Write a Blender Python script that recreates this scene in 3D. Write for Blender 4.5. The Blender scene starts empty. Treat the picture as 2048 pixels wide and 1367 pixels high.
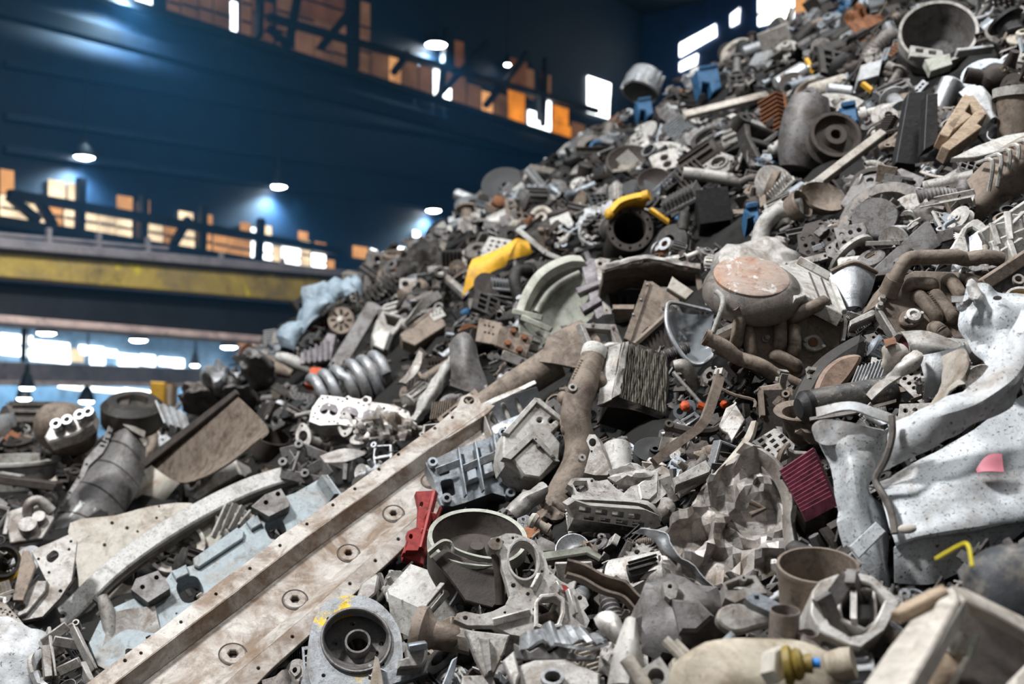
import bpy, bmesh, math, random, sys
import numpy as np
from math import sin, cos, pi, radians, atan, sqrt
from mathutils import Vector, Matrix, noise
from mathutils.geometry import tessellate_polygon
C = bpy.context.scene.collection
sc = bpy.context.scene
rnd = random.Random(7)
# ------------------------------------------------------------------ camera
F = 2275.0
PITCH = atan((850 - 683.5) / F)
cP, sP = cos(PITCH), sin(PITCH)
CAM = Vector((0, 0, 1.6))
def ray(u, v):
    a = (u - 1024) / F; b = (683.5 - v) / F
    return Vector((a, cP - b * sP, sP + b * cP))
def W(u, v, d): return CAM + ray(u, v) * d
def proj(p):
    q = p - CAM
    d = q.y * cP + q.z * sP
    if d < 1e-6: return (0, 0, -1)
    return 1024 + F * q.x / d, 683.5 - F * (-q.y * sP + q.z * cP) / d, d
# ------------------------------------------------------------------ heap surface
def smax(a, b, k=.22):
    h = max(k - abs(a - b), 0) / k
    return max(a, b) + h * h * k * .25
def S(x, y):
    r = -.22 + .6 * x + .38 * y
    if y > 10.9: r -= .20 * (y - 10.9) ** 2
    if x < -1.5: r -= .16 * (-1.5 - x)
    a = .1 + .165 * y
    if y > 8.6: a -= .12 * (y - 8.6) ** 2
    a += .10 * sin(x * 1.3 + .5) * min(1, max(0, (y - 5) / 3))
    return max(0.0, smax(a, r))
def D(u, v, miss=12.0):
    r = ray(u, v); d = 1.6; st = .1
    while d < 16:
        p = CAM + r * d
        if p.z < S(p.x, p.y):
            lo, hi = d - st, d
            for _ in range(12):
                m = (lo + hi) / 2; p = CAM + r * m
                if p.z < S(p.x, p.y): hi = m
                else: lo = m
            return hi
        d += st
    return miss
class Fr:
    """a plane standing in the place: pixels of the photograph measured onto it"""
    def __init__(s, u, v, az=0, el=30, lift=0.0, d=None):
        s.d = (D(u, v) if d is None else d) - lift
        a, e = radians(az), radians(el)
        s.n = Vector((sin(a) * cos(e), -cos(a) * cos(e), sin(e)))
        s.o = W(u, v, s.d); s.axes(); s.px = s.d / F
    def axes(s):
        s.x = Vector((1, 0, 0)); s.x = (s.x - s.n * s.x.dot(s.n)).normalized()
        s.y = s.n.cross(s.x)
    @classmethod
    def p3(cls, a, b, c):
        s = cls.__new__(cls)
        A, B, E = W(*a), W(*b), W(*c)
        s.n = (B - A).cross(E - A).normalized()
        if s.n.dot(CAM - A) < 0: s.n = -s.n
        s.o = A; s.d = a[2]; s.px = s.d / F; s.axes(); return s
    @classmethod
    def pn(cls, o, n):
        s = cls.__new__(cls); s.o = o; s.n = n.normalized()
        s.d = proj(o)[2]; s.px = s.d / F; s.axes(); return s
    def __call__(s, u, v, w=0):
        r = ray(u, v); k = (s.o - CAM).dot(s.n) / r.dot(s.n)
        return CAM + r * k + s.n * w
    def loc(s, p):
        q = p - s.o; return (q.dot(s.x), q.dot(s.y))
    def at(s, p2, w=0): return s.o + s.x * p2[0] + s.y * p2[1] + s.n * w
    def off(s, w):
        return Fr.pn(s.o + s.n * w, s.n)
def ell(u, v, a, b=None, rot=0, n=22, ph=0):
    b = a if b is None else b; c, q = cos(radians(rot)), sin(radians(rot))
    return [(u + a * cos(t) * c - b * sin(t) * q, v + a * cos(t) * q + b * sin(t) * c) for t in [2 * pi * (i + ph) / n for i in range(n)]]
def rrect(u, v, w, h, rot=0, r=.25, k=4):
    c, q = cos(radians(rot)), sin(radians(rot)); out = []
    R = r * min(w, h)
    for sx, sy, a0 in ((1, 1, 0), (-1, 1, 90), (-1, -1, 180), (1, -1, 270)):
        for i in range(k + 1):
            t = radians(a0 + 90 * i / k)
            x = sx * (w / 2 - R) + R * cos(t); y = sy * (h / 2 - R) + R * sin(t)
            out.append((u + x * c - y * q, v + x * q + y * c))
    return out
def smooth(pts, n=3, closed=True):
    """a rounder outline through the same corners (Catmull-Rom)"""
    out = []; m = len(pts)
    for i in range(m if closed else m - 1):
        g = lambda j: pts[j % m] if closed else pts[min(max(j, 0), m - 1)]
        p0, p1, p2, p3 = g(i - 1), g(i), g(i + 1), g(i + 2)
        for k in range(n):
            t = k / n
            out.append(tuple(.5 * (2 * b + (c - a) * t + (2 * a - 5 * b + 4 * c - d) * t * t + (3 * b - a - 3 * c + d) * t ** 3) for a, b, c, d in zip(p0, p1, p2, p3)))
    if not closed: out.append(tuple(pts[-1]))
    return out
def vsm(pts, n=4, closed=False): return [Vector(p) for p in smooth([tuple(p) for p in pts], n, closed)]
def area2(p): return sum(p[i][0] * p[(i + 1) % len(p)][1] - p[(i + 1) % len(p)][0] * p[i][1] for i in range(len(p))) / 2
def inset(p, d):
    out = []; n = len(p)
    for i in range(n):
        a, b, c = Vector(p[i - 1]), Vector(p[i]), Vector(p[(i + 1) % n])
        e1, e2 = b - a, c - b
        if e1.length < 1e-9 or e2.length < 1e-9: out.append(tuple(b)); continue
        e1.normalize(); e2.normalize()
        n1, n2 = Vector((-e1.y, e1.x)), Vector((-e2.y, e2.x))
        m = n1 + n2
        if m.length < .2: out.append(tuple(b + n1 * d)); continue
        m.normalize(); k = d / max(.45, m.dot(n1))
        out.append(tuple(b + m * k))
    return out
def inpoly(q, P):
    c = False; n = len(P)
    for i in range(n):
        a, b = P[i], P[i - 1]
        if (a[1] > q[1]) != (b[1] > q[1]) and q[0] < (b[0] - a[0]) * (q[1] - a[1]) / (b[1] - a[1]) + a[0]: c = not c
    return c
BADH = []
class MB:
    def __init__(s): s.v = []; s.f = []
    def add(s, V, Fc):
        o = len(s.v); s.v += [Vector(p) for p in V]; s.f += [tuple(i + o for i in f) for f in Fc]; return s
    # plate with holes: outlines in photo pixels on plane fr, real thickness behind it
    def plate(s, fr, out, holes=(), t=.02, ch=.002, w=0, back=None):
        P = [fr.loc(fr(*q)) for q in out]
        H = [[fr.loc(fr(*q)) for q in h] for h in holes]
        return s.plate2(fr, P, H, t, ch, w, back)
    def plate2(s, fr, P, H=(), t=.02, ch=.002, w=0, back=None):
        if area2(P) < 0: P = P[::-1]
        H = [h[::-1] if area2(h) > 0 else h for h in H]
        fits = lambda h, c: all(inpoly(q, inset(P, c * 1.2) if c else P) for q in (inset(h, c * 1.2) if c else h))
        if ch and any(not fits(h, ch) for h in H): ch = min(ch, .0007)
        ok = []
        for h in H:
            for _ in range(4):
                if fits(h, ch): ok.append(h); break
                cx, cy = sum(q[0] for q in h) / len(h), sum(q[1] for q in h) / len(h); h = [(cx + (q[0] - cx) * .84, cy + (q[1] - cy) * .84) for q in h]
            else: BADH.append((proj(fr.at(h[0])), len(P)))
        H = ok
        loops = [P] + list(H); o = len(s.v)
        ins = [inset(l, ch) if ch else l for l in loops]
        flat = [q for l in ins for q in l]; N = len(flat)
        raw = [q for l in loops for q in l]
        tris = tessellate_polygon([[Vector((q[0], q[1], 0)) for q in l] for l in ins])
        bk = fr.n * -t if back is None else back
        s.v += [fr.at(q, w) for q in flat]
        s.v += [fr.at(q, w - ch) for q in raw]
        s.v += [fr.at(q, w) + bk for q in raw]
        for a, b, c in tris:
            A, B, E = flat[a], flat[b], flat[c]
            if (B[0] - A[0]) * (E[1] - A[1]) - (E[0] - A[0]) * (B[1] - A[1]) < 0: b, c = c, b
            s.f.append((o + a, o + b, o + c)); s.f.append((o + 2 * N + a, o + 2 * N + c, o + 2 * N + b))
        k = 0
        for l in loops:
            n = len(l)
            for i in range(n):
                j = (i + 1) % n
                s.f.append((o + k + i, o + N + k + i, o + N + k + j, o + k + j))
                s.f.append((o + N + k + i, o + 2 * N + k + i, o + 2 * N + k + j, o + N + k + j))
            k += n
        return s
    def box(s, c, ex, ey, ez):
        V = [c + ex * a + ey * b + ez * e for e in (-1, 1) for b in (-1, 1) for a in (-1, 1)]
        return s.add(V, [(0, 2, 3, 1), (4, 5, 7, 6), (0, 1, 5, 4), (2, 6, 7, 3), (0, 4, 6, 2), (1, 3, 7, 5)])
    def bar(s, a, b, w, h, up=Vector((0, 0, 1))):
        d = (b - a); L = d.length; d.normalize()
        x = d.cross(up)
        if x.length < 1e-4: x = d.cross(Vector((1, 0, 0)))
        x.normalize(); z = x.cross(d)
        return s.box((a + b) / 2, x * (w / 2), d * (L / 2), z * (h / 2))
    def tube(s, pts, r, n=14, cap=True, wall=0, flat=1.0, upv=None):
        pts = [Vector(p) for p in pts]; m = len(pts)
        R = [r] * m if isinstance(r, (int, float)) else list(r)
        if len(R) != m: R = list(np.interp(np.linspace(0, 1, m), np.linspace(0, 1, len(R)), R))
        t0 = (pts[1] - pts[0]).normalized()
        x = Vector(upv) if upv else Vector((0, 0, 1))
        if abs(x.normalized().dot(t0)) > .95: x = Vector((1, 0, 0))
        x = (x - t0 * x.dot(t0)).normalized()
        rings = []
        for i in range(m):
            t = ((pts[min(i + 1, m - 1)] - pts[max(i - 1, 0)])).normalized()
            x = (x - t * x.dot(t)).normalized(); y = t.cross(x)
            rings.append((pts[i], x.copy(), y, R[i]))
        prof = list(rings)
        o = len(s.v)
        def ring(p, x, y, q): s.v += [p + x * (q * flat * cos(2 * pi * k / n)) + y * (q * sin(2 * pi * k / n)) for k in range(n)]
        seq = [(p, x, y, q) for p, x, y, q in rings]
        if wall: seq = seq + [(p, x, y, q - wall) for p, x, y, q in reversed(rings)]
        for a in seq: ring(*a)
        M = len(seq)
        for i in range(M if wall else M - 1):
            for k in range(n):
                a = o + i * n + k; b = o + i * n + (k + 1) % n
                c = o + ((i + 1) % M) * n + (k + 1) % n; e = o + ((i + 1) % M) * n + k
                s.f.append((a, b, c, e))
        if cap and not wall:
            s.f.append(tuple(o + k for k in range(n))[::-1]); s.f.append(tuple(o + (M - 1) * n + k for k in range(n)))
        return s
    def lathe(s, o3, axis, prof, n=32, a0=0, a1=360, sx=1.0, xref=None):
        """prof: (radius, height along axis); closed loop if first == last"""
        ax = axis.normalized(); x = Vector(xref) if xref else Vector((1, 0, 0))
        if abs(x.dot(ax)) > .9: x = Vector((0, 0, 1))
        x = (x - ax * x.dot(ax)).normalized(); y = ax.cross(x)
        full = abs(a1 - a0) >= 359.9; cols = n if full else n + 1; o = len(s.v); m = len(prof)
        for i in range(cols):
            t = radians(a0 + (a1 - a0) * i / n); e = x * (cos(t) * sx) + y * sin(t)
            s.v += [o3 + e * r + ax * h for r, h in prof]
        for i in range(n):
            j = (i + 1) % cols
            for k in range(m - 1):
                s.f.append((o + i * m + k, o + j * m + k, o + j * m + k + 1, o + i * m + k + 1))
        if not full:
            s.f.append(tuple(o + k for k in range(m))); s.f.append(tuple(o + n * m + k for k in range(m))[::-1])
        return s
    def sheet(s, G, sub=5, t=.002, amp=0.0, sc_=6.0, seed=0, crease=0.0):
        """a bent sheet: G = rows of 3D points, refined, crumpled along its normals and given thickness"""
        rows = [vsm(r, sub) for r in G]
        cols = [vsm([rows[i][j] for i in range(len(rows))], sub) for j in range(len(rows[0]))]
        nu, nv = len(cols), len(cols[0])
        A = np.array([[tuple(p) for p in c] for c in cols])
        du = np.gradient(A, axis=0); dv = np.gradient(A, axis=1)
        N = np.cross(du, dv); N /= (np.linalg.norm(N, axis=2, keepdims=True) + 1e-12)
        if amp:
            for i in range(nu):
                for j in range(nv):
                    p = Vector(A[i, j]) * sc_ + Vector((seed * 3.1, seed, 0))
                    h = noise.noise(p) + .5 * (1 - 2.6 * abs(noise.noise(p * 1.6))) * crease + .35 * noise.noise(p * 2.7)
                    A[i, j] += N[i, j] * amp * h
        o = len(s.v)
        for side in (0, 1):
            B = A - N * t * side
            s.v += [Vector(B[i, j]) for i in range(nu) for j in range(nv)]
        K = nu * nv; idx = lambda i, j, q=0: o + q * K + i * nv + j
        for i in range(nu - 1):
            for j in range(nv - 1):
                s.f.append((idx(i, j), idx(i + 1, j), idx(i + 1, j + 1), idx(i, j + 1)))
                s.f.append((idx(i, j, 1), idx(i, j + 1, 1), idx(i + 1, j + 1, 1), idx(i + 1, j, 1)))
        edge = [(i, 0) for i in range(nu)] + [(nu - 1, j) for j in range(1, nv)] + [(i, nv - 1) for i in range(nu - 2, -1, -1)] + [(0, j) for j in range(nv - 2, 0, -1)]
        for q in range(len(edge)):
            a, b = edge[q], edge[(q + 1) % len(edge)]
            s.f.append((idx(*a), idx(*a, 1), idx(*b, 1), idx(*b)))
        return s
    def blob(s, c, ex, ey, ez, n=14, m=9, amp=0.0, seed=0, pw=1.0):
        o = len(s.v)
        f = lambda q: math.copysign(abs(q) ** pw, q)
        for i in range(m + 1):
            th = pi * i / m
            for k in range(n):
                ph = 2 * pi * k / n
                d = (f(sin(th) * cos(ph)), f(sin(th) * sin(ph)), f(cos(th)))
                p = ex * d[0] + ey * d[1] + ez * d[2]
                if amp: p = p * (1 + amp * noise.noise(Vector(d) * 1.7 + Vector((seed, seed * .3, 0))))
                s.v.append(c + p)
        for i in range(m):
            for k in range(n):
                s.f.append((o + i * n + k, o + (i + 1) * n + k, o + (i + 1) * n + (k + 1) % n, o + i * n + (k + 1) % n))
        return s
    def mesh(s, name, origin=Vector((0, 0, 0)), bevel=0, ang=38, rough=0, seg=1, mat=None, merge=1e-5):
        me = bpy.data.meshes.new(name)
        bm = bmesh.new()
        vs = [bm.verts.new(p - origin) for p in s.v]
        for f in s.f:
            try: bm.faces.new([vs[i] for i in f])
            except ValueError: pass
        bmesh.ops.remove_doubles(bm, verts=bm.verts, dist=merge)
        bmesh.ops.dissolve_degenerate(bm, edges=bm.edges, dist=1e-5)
        bmesh.ops.recalc_face_normals(bm, faces=bm.faces)
        if bevel:
            ed = [e for e in bm.edges if len(e.link_faces) == 2 and e.calc_face_angle(0) > radians(35)]
            bmesh.ops.bevel(bm, geom=ed, offset=bevel, segments=seg, affect='EDGES', profile=.6, clamp_overlap=True)
        if rough:
            for v in bm.verts: v.co += Vector(noise.noise_vector(v.co * 9)) * rough
        for f in bm.faces: f.smooth = True
        bm.to_mesh(me); bm.free()
        me.set_sharp_from_angle(angle=radians(ang))
        if mat: me.materials.append(mat)
        return me
def tag(o, label=None, cat=None, group=None, kind=None):
    if label: o['label'] = label
    if cat: o['category'] = cat
    if group: o['group'] = group
    if kind: o['kind'] = kind
    return o
HEROES = []
def thing(name, label, cat, origin, group=None):
    o = bpy.data.objects.new(name, None); C.objects.link(o); o.empty_display_size = .05
    o.location = origin; tag(o, label, cat, group); o['_o'] = 1; del o['_o']
    HEROES.append(o); return o
def root(o):
    while o.parent: o = o.parent
    return o
def part(parent, name, mb, mat, bevel=0, label=None, **k):
    org = Vector(root(parent).location)
    o = bpy.data.objects.new(name, mb.mesh(name, org, bevel, mat=mat, **k)); C.objects.link(o); o.parent = parent
    if label: o['label'] = label
    return o
def solo(name, label, cat, origin, mb, mat, bevel=0, group=None, **k):
    o = bpy.data.objects.new(name, mb.mesh(name, origin, bevel, mat=mat, **k)); C.objects.link(o); o.location = origin
    tag(o, label, cat, group); HEROES.append(o); return o
def struct(name, mb, mat, bevel=0, kind='structure', label=None, parent=None, **k):
    o = bpy.data.objects.new(name, mb.mesh(name, Vector((0, 0, 0)), bevel, mat=mat, **k)); C.objects.link(o)
    if parent: o.parent = parent
    else: tag(o, label, None, None, kind)
    return o
# ------------------------------------------------------------------ materials
def srgb(h):
    h = h.lstrip('#'); c = [int(h[i:i + 2], 16) / 255 for i in (0, 2, 4)]
    return tuple([x / 12.92 if x <= .04045 else ((x + .055) / 1.055) ** 2.4 for x in c] + [1.0])
MATS = {}
def metal(name, base, dirt, amt=.5, s1=7, metallic=.35, rough=.55, speck=.35, speckcol='#2a241f', bump=.25, s2=70, extra=None, extra_t=.62, extra_s=3.2, var=.12, transmission=0, stretch=None, grime=.6):
    m = bpy.data.materials.new(name); m.use_nodes = True; nt = m.node_tree; nd = nt.nodes; lk = nt.links
    nd.clear(); N = nd.new
    out = N('ShaderNodeOutputMaterial'); b = N('ShaderNodeBsdfPrincipled'); lk.new(b.outputs[0], out.inputs[0])
    tc = N('ShaderNodeTexCoord'); oi = N('ShaderNodeObjectInfo')
    mp = N('ShaderNodeMapping'); lk.new(tc.outputs['Object'], mp.inputs[0])
    if stretch: mp.inputs['Scale'].default_value = stretch
    vm = N('ShaderNodeVectorMath'); vm.operation = 'MULTIPLY_ADD'
    cx = N('ShaderNodeCombineXYZ')
    for i in range(3): lk.new(oi.outputs['Random'], cx.inputs[i])
    vm.inputs[1].default_value = (17, 31, 23); lk.new(cx.outputs[0], vm.inputs[0]); lk.new(mp.outputs[0], vm.inputs[2])
    def noi(sc_, det=6, ro=.6, dist=0):
        n = N('ShaderNodeTexNoise'); n.inputs['Scale'].default_value = sc_; n.inputs['Detail'].default_value = det
        n.inputs['Roughness'].default_value = ro; n.inputs['Distortion'].default_value = dist; lk.new(vm.outputs[0], n.inputs['Vector']); return n
    def ramp(src, a, c):
        r = N('ShaderNodeMapRange'); r.inputs[1].default_value = a; r.inputs[2].default_value = c; r.clamp = True; lk.new(src, r.inputs[0]); return r.outputs[0]
    def mix(fac, A, B, mode='MIX'):
        x = N('ShaderNodeMix'); x.data_type = 'RGBA'; x.blend_type = mode
        if isinstance(fac, float): x.inputs['Factor'].default_value = fac
        else: lk.new(fac, x.inputs['Factor'])
        for q, sk in ((A, 6), (B, 7)):
            if isinstance(q, tuple): x.inputs[sk].default_value = q
            else: lk.new(q, x.inputs[sk])
        return x.outputs[2]
    n1 = noi(s1, 8, .68, .6); f1 = ramp(n1.outputs[0], .62 - .3 * amt, .82 - .3 * amt)
    col = mix(f1, srgb(base), srgb(dirt))
    if extra:
        n4 = noi(extra_s, 7, .65, .4); f4 = ramp(n4.outputs[0], extra_t, extra_t + .05); col = mix(f4, col, srgb(extra))
    n2 = noi(s2, 5, .7); f2 = ramp(n2.outputs[0], .66 - .16 * speck, .74 - .12 * speck); 
    f2m = N('ShaderNodeMath'); f2m.operation = 'MULTIPLY'; f2m.inputs[1].default_value = min(1, .35 + speck); lk.new(f2, f2m.inputs[0])
    col = mix(f2m.outputs[0], col, srgb(speckcol))
    n5 = noi(s1 * 2.1, 9, .74, 1.0); f5 = ramp(n5.outputs[0], .52, .66); g5 = N('ShaderNodeMath'); g5.operation = 'MULTIPLY'; g5.inputs[1].default_value = grime; lk.new(f5, g5.inputs[0])
    dk = srgb(dirt); col = mix(g5.outputs[0], col, (dk[0] * .38, dk[1] * .36, dk[2] * .35, 1))
    n3 = noi(s1 * 4.5, 9, .78)
    hs = N('ShaderNodeHueSaturation'); lk.new(col, hs.inputs['Color'])
    v = N('ShaderNodeMath'); v.operation = 'MULTIPLY_ADD'; v.inputs[1].default_value = var * 2; v.inputs[2].default_value = 1 - var - .62; lk.new(oi.outputs['Random'], v.inputs[0])
    v2 = N('ShaderNodeMath'); v2.operation = 'MULTIPLY_ADD'; v2.inputs[1].default_value = 1.22; lk.new(n3.outputs[0], v2.inputs[0]); lk.new(v.outputs[0], v2.inputs[2])
    lk.new(v2.outputs[0], hs.inputs['Value'])
    lk.new(hs.outputs[0], b.inputs['Base Color'])
    mm = N('ShaderNodeMath'); mm.operation = 'MULTIPLY_ADD'; mm.inputs[1].default_value = -metallic * .85; mm.inputs[2].default_value = metallic; lk.new(f1, mm.inputs[0]); lk.new(mm.outputs[0], b.inputs['Metallic'])
    rr = N('ShaderNodeMath'); rr.operation = 'MULTIPLY_ADD'; rr.inputs[1].default_value = .35; rr.inputs[2].default_value = rough - .12; lk.new(n3.outputs[0], rr.inputs[0]); lk.new(rr.outputs[0], b.inputs['Roughness'])
    if bump:
        bp = N('ShaderNodeBump'); bp.inputs['Strength'].default_value = bump; bp.inputs['Distance'].default_value = .008
        ad = N('ShaderNodeMath'); ad.operation = 'ADD'; lk.new(n2.outputs[0], ad.inputs[0]); lk.new(n3.outputs[0], ad.inputs[1]); lk.new(ad.outputs[0], bp.inputs['Height']); lk.new(bp.outputs[0], b.inputs['Normal'])
    if transmission: b.inputs['Transmission Weight'].default_value = transmission
    MATS[name] = m; return m
def plain(name, col, rough=.6, metallic=0, emit=0, ecol=None):
    m = bpy.data.materials.new(name); m.use_nodes = True; b = m.node_tree.nodes['Principled BSDF']
    b.inputs['Base Color'].default_value = srgb(col); b.inputs['Roughness'].default_value = rough; b.inputs['Metallic'].default_value = metallic
    if emit: b.inputs['Emission Color'].default_value = srgb(ecol or col); b.inputs['Emission Strength'].default_value = emit
    MATS[name] = m; return m
ALU = metal('dusty_cast_aluminium', '#aca8a3', '#75685c', .5, 9, .4, .5, .4)
ALUL = metal('light_cast_aluminium', '#cbc7c2', '#95897d', .45, 8, .45, .45, .45)
ALUD = metal('dark_cast_aluminium', '#7e7b7a', '#4f463f', .5, 9, .5, .5, .4)
STEELG = metal('blue_grey_machined_metal', '#9aa0a6', '#6f6a66', .4, 8, .7, .38, .2)
BROWN = metal('brown_dusty_iron', '#8b7d70', '#54463b', .5, 10, .2, .62, .3)
BROWND = metal('dark_brown_iron', '#4a423d', '#2f2823', .5, 9, .25, .6, .3)
DARK = metal('blackened_steel', '#35322f', '#5b5148', .35, 9, .3, .5, .25, speckcol='#77706a')
BLACK = metal('black_plastic', '#1f1f20', '#3a3632', .3, 8, 0, .42, .15, speckcol='#77706a')
RAIL = metal('worn_dusty_rail_metal', '#b0aaa3', '#786452', .66, 6, .3, .48, .25)
BLUEG = metal('blue_grey_paint', '#98a2a6', '#8f7f6e', .34, 5, .15, .5, .4)
BEIGE = metal('dusty_beige_coating', '#b9b2a7', '#8f806f', .5, 5, .05, .6, .3, extra='#a4a594', extra_t=.6, extra_s=2.2)
WHITE = metal('dirty_white_paint', '#c3c5c7', '#93897f', .42, 5, .1, .5, .5, grime=.4)
WHITES = metal('speckled_white_paint', '#c3c7ca', '#8f877f', .36, 4, .1, .45, .62, s2=120, grime=.3)
CREAM = metal('cream_enamel', '#bfbcb6', '#857a6e', .45, 8, .1, .55, .4)
GREENP = metal('pale_green_coating', '#a9aa9e', '#7d7a6c', .45, 6, .05, .5, .25, bump=.1)
RED = metal('red_paint', '#a33a37', '#6e2a28', .4, 9, .1, .5, .3)
YEL = metal('yellow_paint', '#e0a92b', '#b88a3a', .35, 6, .05, .5, .4, speckcol='#8a6a35', grime=.35)
ORANGE = metal('orange_paint', '#cf4f14', '#8a3c1c', .35, 8, .05, .5, .2)
BLUE = metal('blue_plastic', '#2f5f86', '#1d3b55', .4, 8, .05, .5, .3, speckcol='#8d9aa5')
GREEN = metal('green_plastic', '#2f6a55', '#1d4438', .4, 8, .05, .5, .3)
PINK = metal('faded_crimson_paint', '#8a4358', '#3a2028', .4, 12, .1, .5, .45)
RUST = metal('rusty_steel', '#8d5a38', '#5f4331', .55, 10, .15, .7, .3)
RUSTD = metal('heat_burnt_steel', '#a59387', '#a5714f', .42, 6, .15, .55, .35, extra='#cfc8c2', extra_t=.56, extra_s=11)
WOOD = metal('weathered_wood', '#b9a48d', '#8e7660', .5, 5, 0, .75, .3, stretch=(3, 3, 12), bump=.2)
WOODL = metal('pale_wood', '#c2bab0', '#8b7d70', .45, 5, 0, .75, .25, bump=.2)
SHINY = metal('bright_bare_aluminium', '#c9cacc', '#8b8886', .35, 7, .85, .3, .25)
CRUSH = metal('crumpled_silver_sheet', '#b9b3ae', '#6f6152', .6, 6, .55, .42, .35)
GALV = metal('galvanised_sheet', '#a9abae', '#7c756e', .45, 6, .6, .4, .25)
CERAM = metal('yellowed_fibreglass', '#bcb19e', '#857763', .45, 5, 0, .5, .25)
TANK = metal('blackened_dusty_steel', '#7b736c', '#3f3e41', .5, 7, .2, .5, .4)
SPECK = metal('speckled_grey_coating', '#aeaca8', '#85807a', .4, 6, .15, .5, .7, s2=130, speckcol='#3a3531')
LILAC = metal('combustion_stained_metal', '#868083', '#575255', .5, 12, .4, .5, .3)
LABEL = plain('printed_label', '#c9cbc9', .5)
LTRI = plain('label_warning_yellow', '#c79a1e', .5)
LGRN = plain('label_green', '#2f6f5c', .5)
HOLE = plain('open_bore', '#0b0a09', .9)
BCAP = plain('bright_blue_cap', '#2f86d8', .4)
YWIRE = plain('yellow_wire', '#cdbb1e', .5)
# ------------------------------------------------------------------ camera, light
cd = bpy.data.cameras.new('camera'); cam = bpy.data.objects.new('camera', cd); C.objects.link(cam)
cam.location = CAM; cam.rotation_euler = (pi / 2 + PITCH, 0, 0)
cd.sensor_width = 36; cd.lens = 36 * F / 2048; cd.clip_end = 400
cd.dof.use_dof = True; cd.dof.focus_distance = 3.55; cd.dof.aperture_fstop = 2.2; cd.dof.aperture_blades = 9
sc.camera = cam
w = bpy.data.worlds.new('daylight'); sc.world = w; w.use_nodes = True
bg = w.node_tree.nodes['Background']; bg.inputs[0].default_value = (.93, .97, 1.0, 1); bg.inputs[1].default_value = .135
sc.view_settings.view_transform = 'Standard'; sc.view_settings.look = 'None'; sc.view_settings.exposure = 0.36; sc.view_settings.gamma = 1.0
sc.cycles.use_denoising = True
sc.cycles.max_bounces = 6; sc.cycles.diffuse_bounces = 2; sc.cycles.glossy_bounces = 3; sc.cycles.sample_clamp_indirect = 4
def light(kind, name, loc, tgt, power, size=1.0, col=(1, 1, 1), spot=60, blend=.6):
    l = bpy.data.lights.new(name, kind); o = bpy.data.objects.new(name, l); C.objects.link(o)
    o.location = loc; l.energy = power; l.color = col
    if kind == 'AREA': l.shape = 'DISK'; l.size = size
    elif kind == 'SPOT': l.spot_size = radians(spot); l.spot_blend = blend; l.shadow_soft_size = size
    elif kind == 'SUN': l.angle = size
    else: l.shadow_soft_size = size
    d = Vector(tgt) - Vector(loc); o.rotation_euler = d.to_track_quat('-Z', 'Y').to_euler(); return o
light('AREA', 'high_bay_light', (-5.5, 1.5, 10.5), (0.5, 5, 1), 1320, 1.5, (.98, .99, 1))  # overhead lights out of view, added to light the heap
light('AREA', 'high_bay_light', (3.5, 3.5, 12.5), (2.5, 7, 2.5), 560, 1.6, (.98, .99, 1))
light('AREA', 'high_bay_light', (-2.5, 9.5, 13), (1.5, 9.5, 3), 210, 2.0, (.9, .97, 1))
light('AREA', 'high_bay_light', (6.0, 11, 14), (3.5, 10, 4.5), 170, 2.0, (.9, .97, 1))
light('AREA', 'high_bay_light', (-5.5, 17.5, 10.5), (-8.3, 26, 4.4), 1200, 1.2, (1, .97, .92))  # light added out of view to brighten the yellow girder
# ------------------------------------------------------------------ hall
Z3 = Vector((0, 0, 1))
DW = Vector((.593, .805, 0)).normalized()
P0 = Vector((-16.2, 36, 0)); NW = Vector((DW.y, -DW.x, 0))
WF = Fr.pn(P0, NW)
def wall_d(u, v): return proj(WF(u, v))[2]
NAVY = metal('dimmed_navy_cladding', '#07253f', '#051b30', .4, .6, 0, .6, .1, s2=3, bump=0)  # navy made extra dark, so the hall's dimness sits in its colour
NAVYD = metal('near_black_steelwork', '#0a0f16', '#0d1721', .4, .6, .1, .6, .1, s2=3, bump=0)
PALEW = metal('lit_pale_blue_wall', '#7ea0bd', '#6387a6', .4, .5, 0, .6, .1, s2=3, bump=0)  # lamplit brightness of the lower wall put into a paler blue
GIRD = metal('dirty_yellow_girder_paint', '#a08d4a', '#776a50', .5, .55, .1, .5, .1, s2=2.5, bump=0, extra='#c4b52c', extra_t=.58, extra_s=.5)
GIRD2 = metal('dusty_grey_girder_paint', '#77757c', '#5a5f6b', .5, .7, .1, .55, .1, s2=3, bump=0)
PINKB = metal('dusty_pink_flange_paint', '#c4b0ac', '#97888a', .5, .9, .1, .55, .1, s2=3, bump=0)
FLOORM = metal('dusty_concrete', '#5a544d', '#3d3832', .5, 1, 0, .8, .2, s2=8)
def emis(name, hx, st):
    m = bpy.data.materials.new(name); m.use_nodes = True; nt = m.node_tree; nt.nodes.clear()
    o = nt.nodes.new('ShaderNodeOutputMaterial'); e = nt.nodes.new('ShaderNodeEmission'); nt.links.new(e.outputs[0], o.inputs[0])
    tc = nt.nodes.new('ShaderNodeTexCoord'); n = nt.nodes.new('ShaderNodeTexNoise'); n.inputs['Scale'].default_value = .9; n.inputs['Detail'].default_value = 3
    nt.links.new(tc.outputs['Object'], n.inputs['Vector'])
    r = nt.nodes.new('ShaderNodeMapRange'); r.inputs[1].default_value = .3; r.inputs[2].default_value = .7; r.inputs[3].default_value = .55 * st; r.inputs[4].default_value = 1.3 * st
    nt.links.new(n.outputs[0], r.inputs[0]); nt.links.new(r.outputs[0], e.inputs[1]); e.inputs[0].default_value = srgb(hx); return m
E_OR = emis('backlit_amber_sheet', '#dda067', .85); E_CR = emis('backlit_cream_sheet', '#f6dcb6', 1.25)
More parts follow.
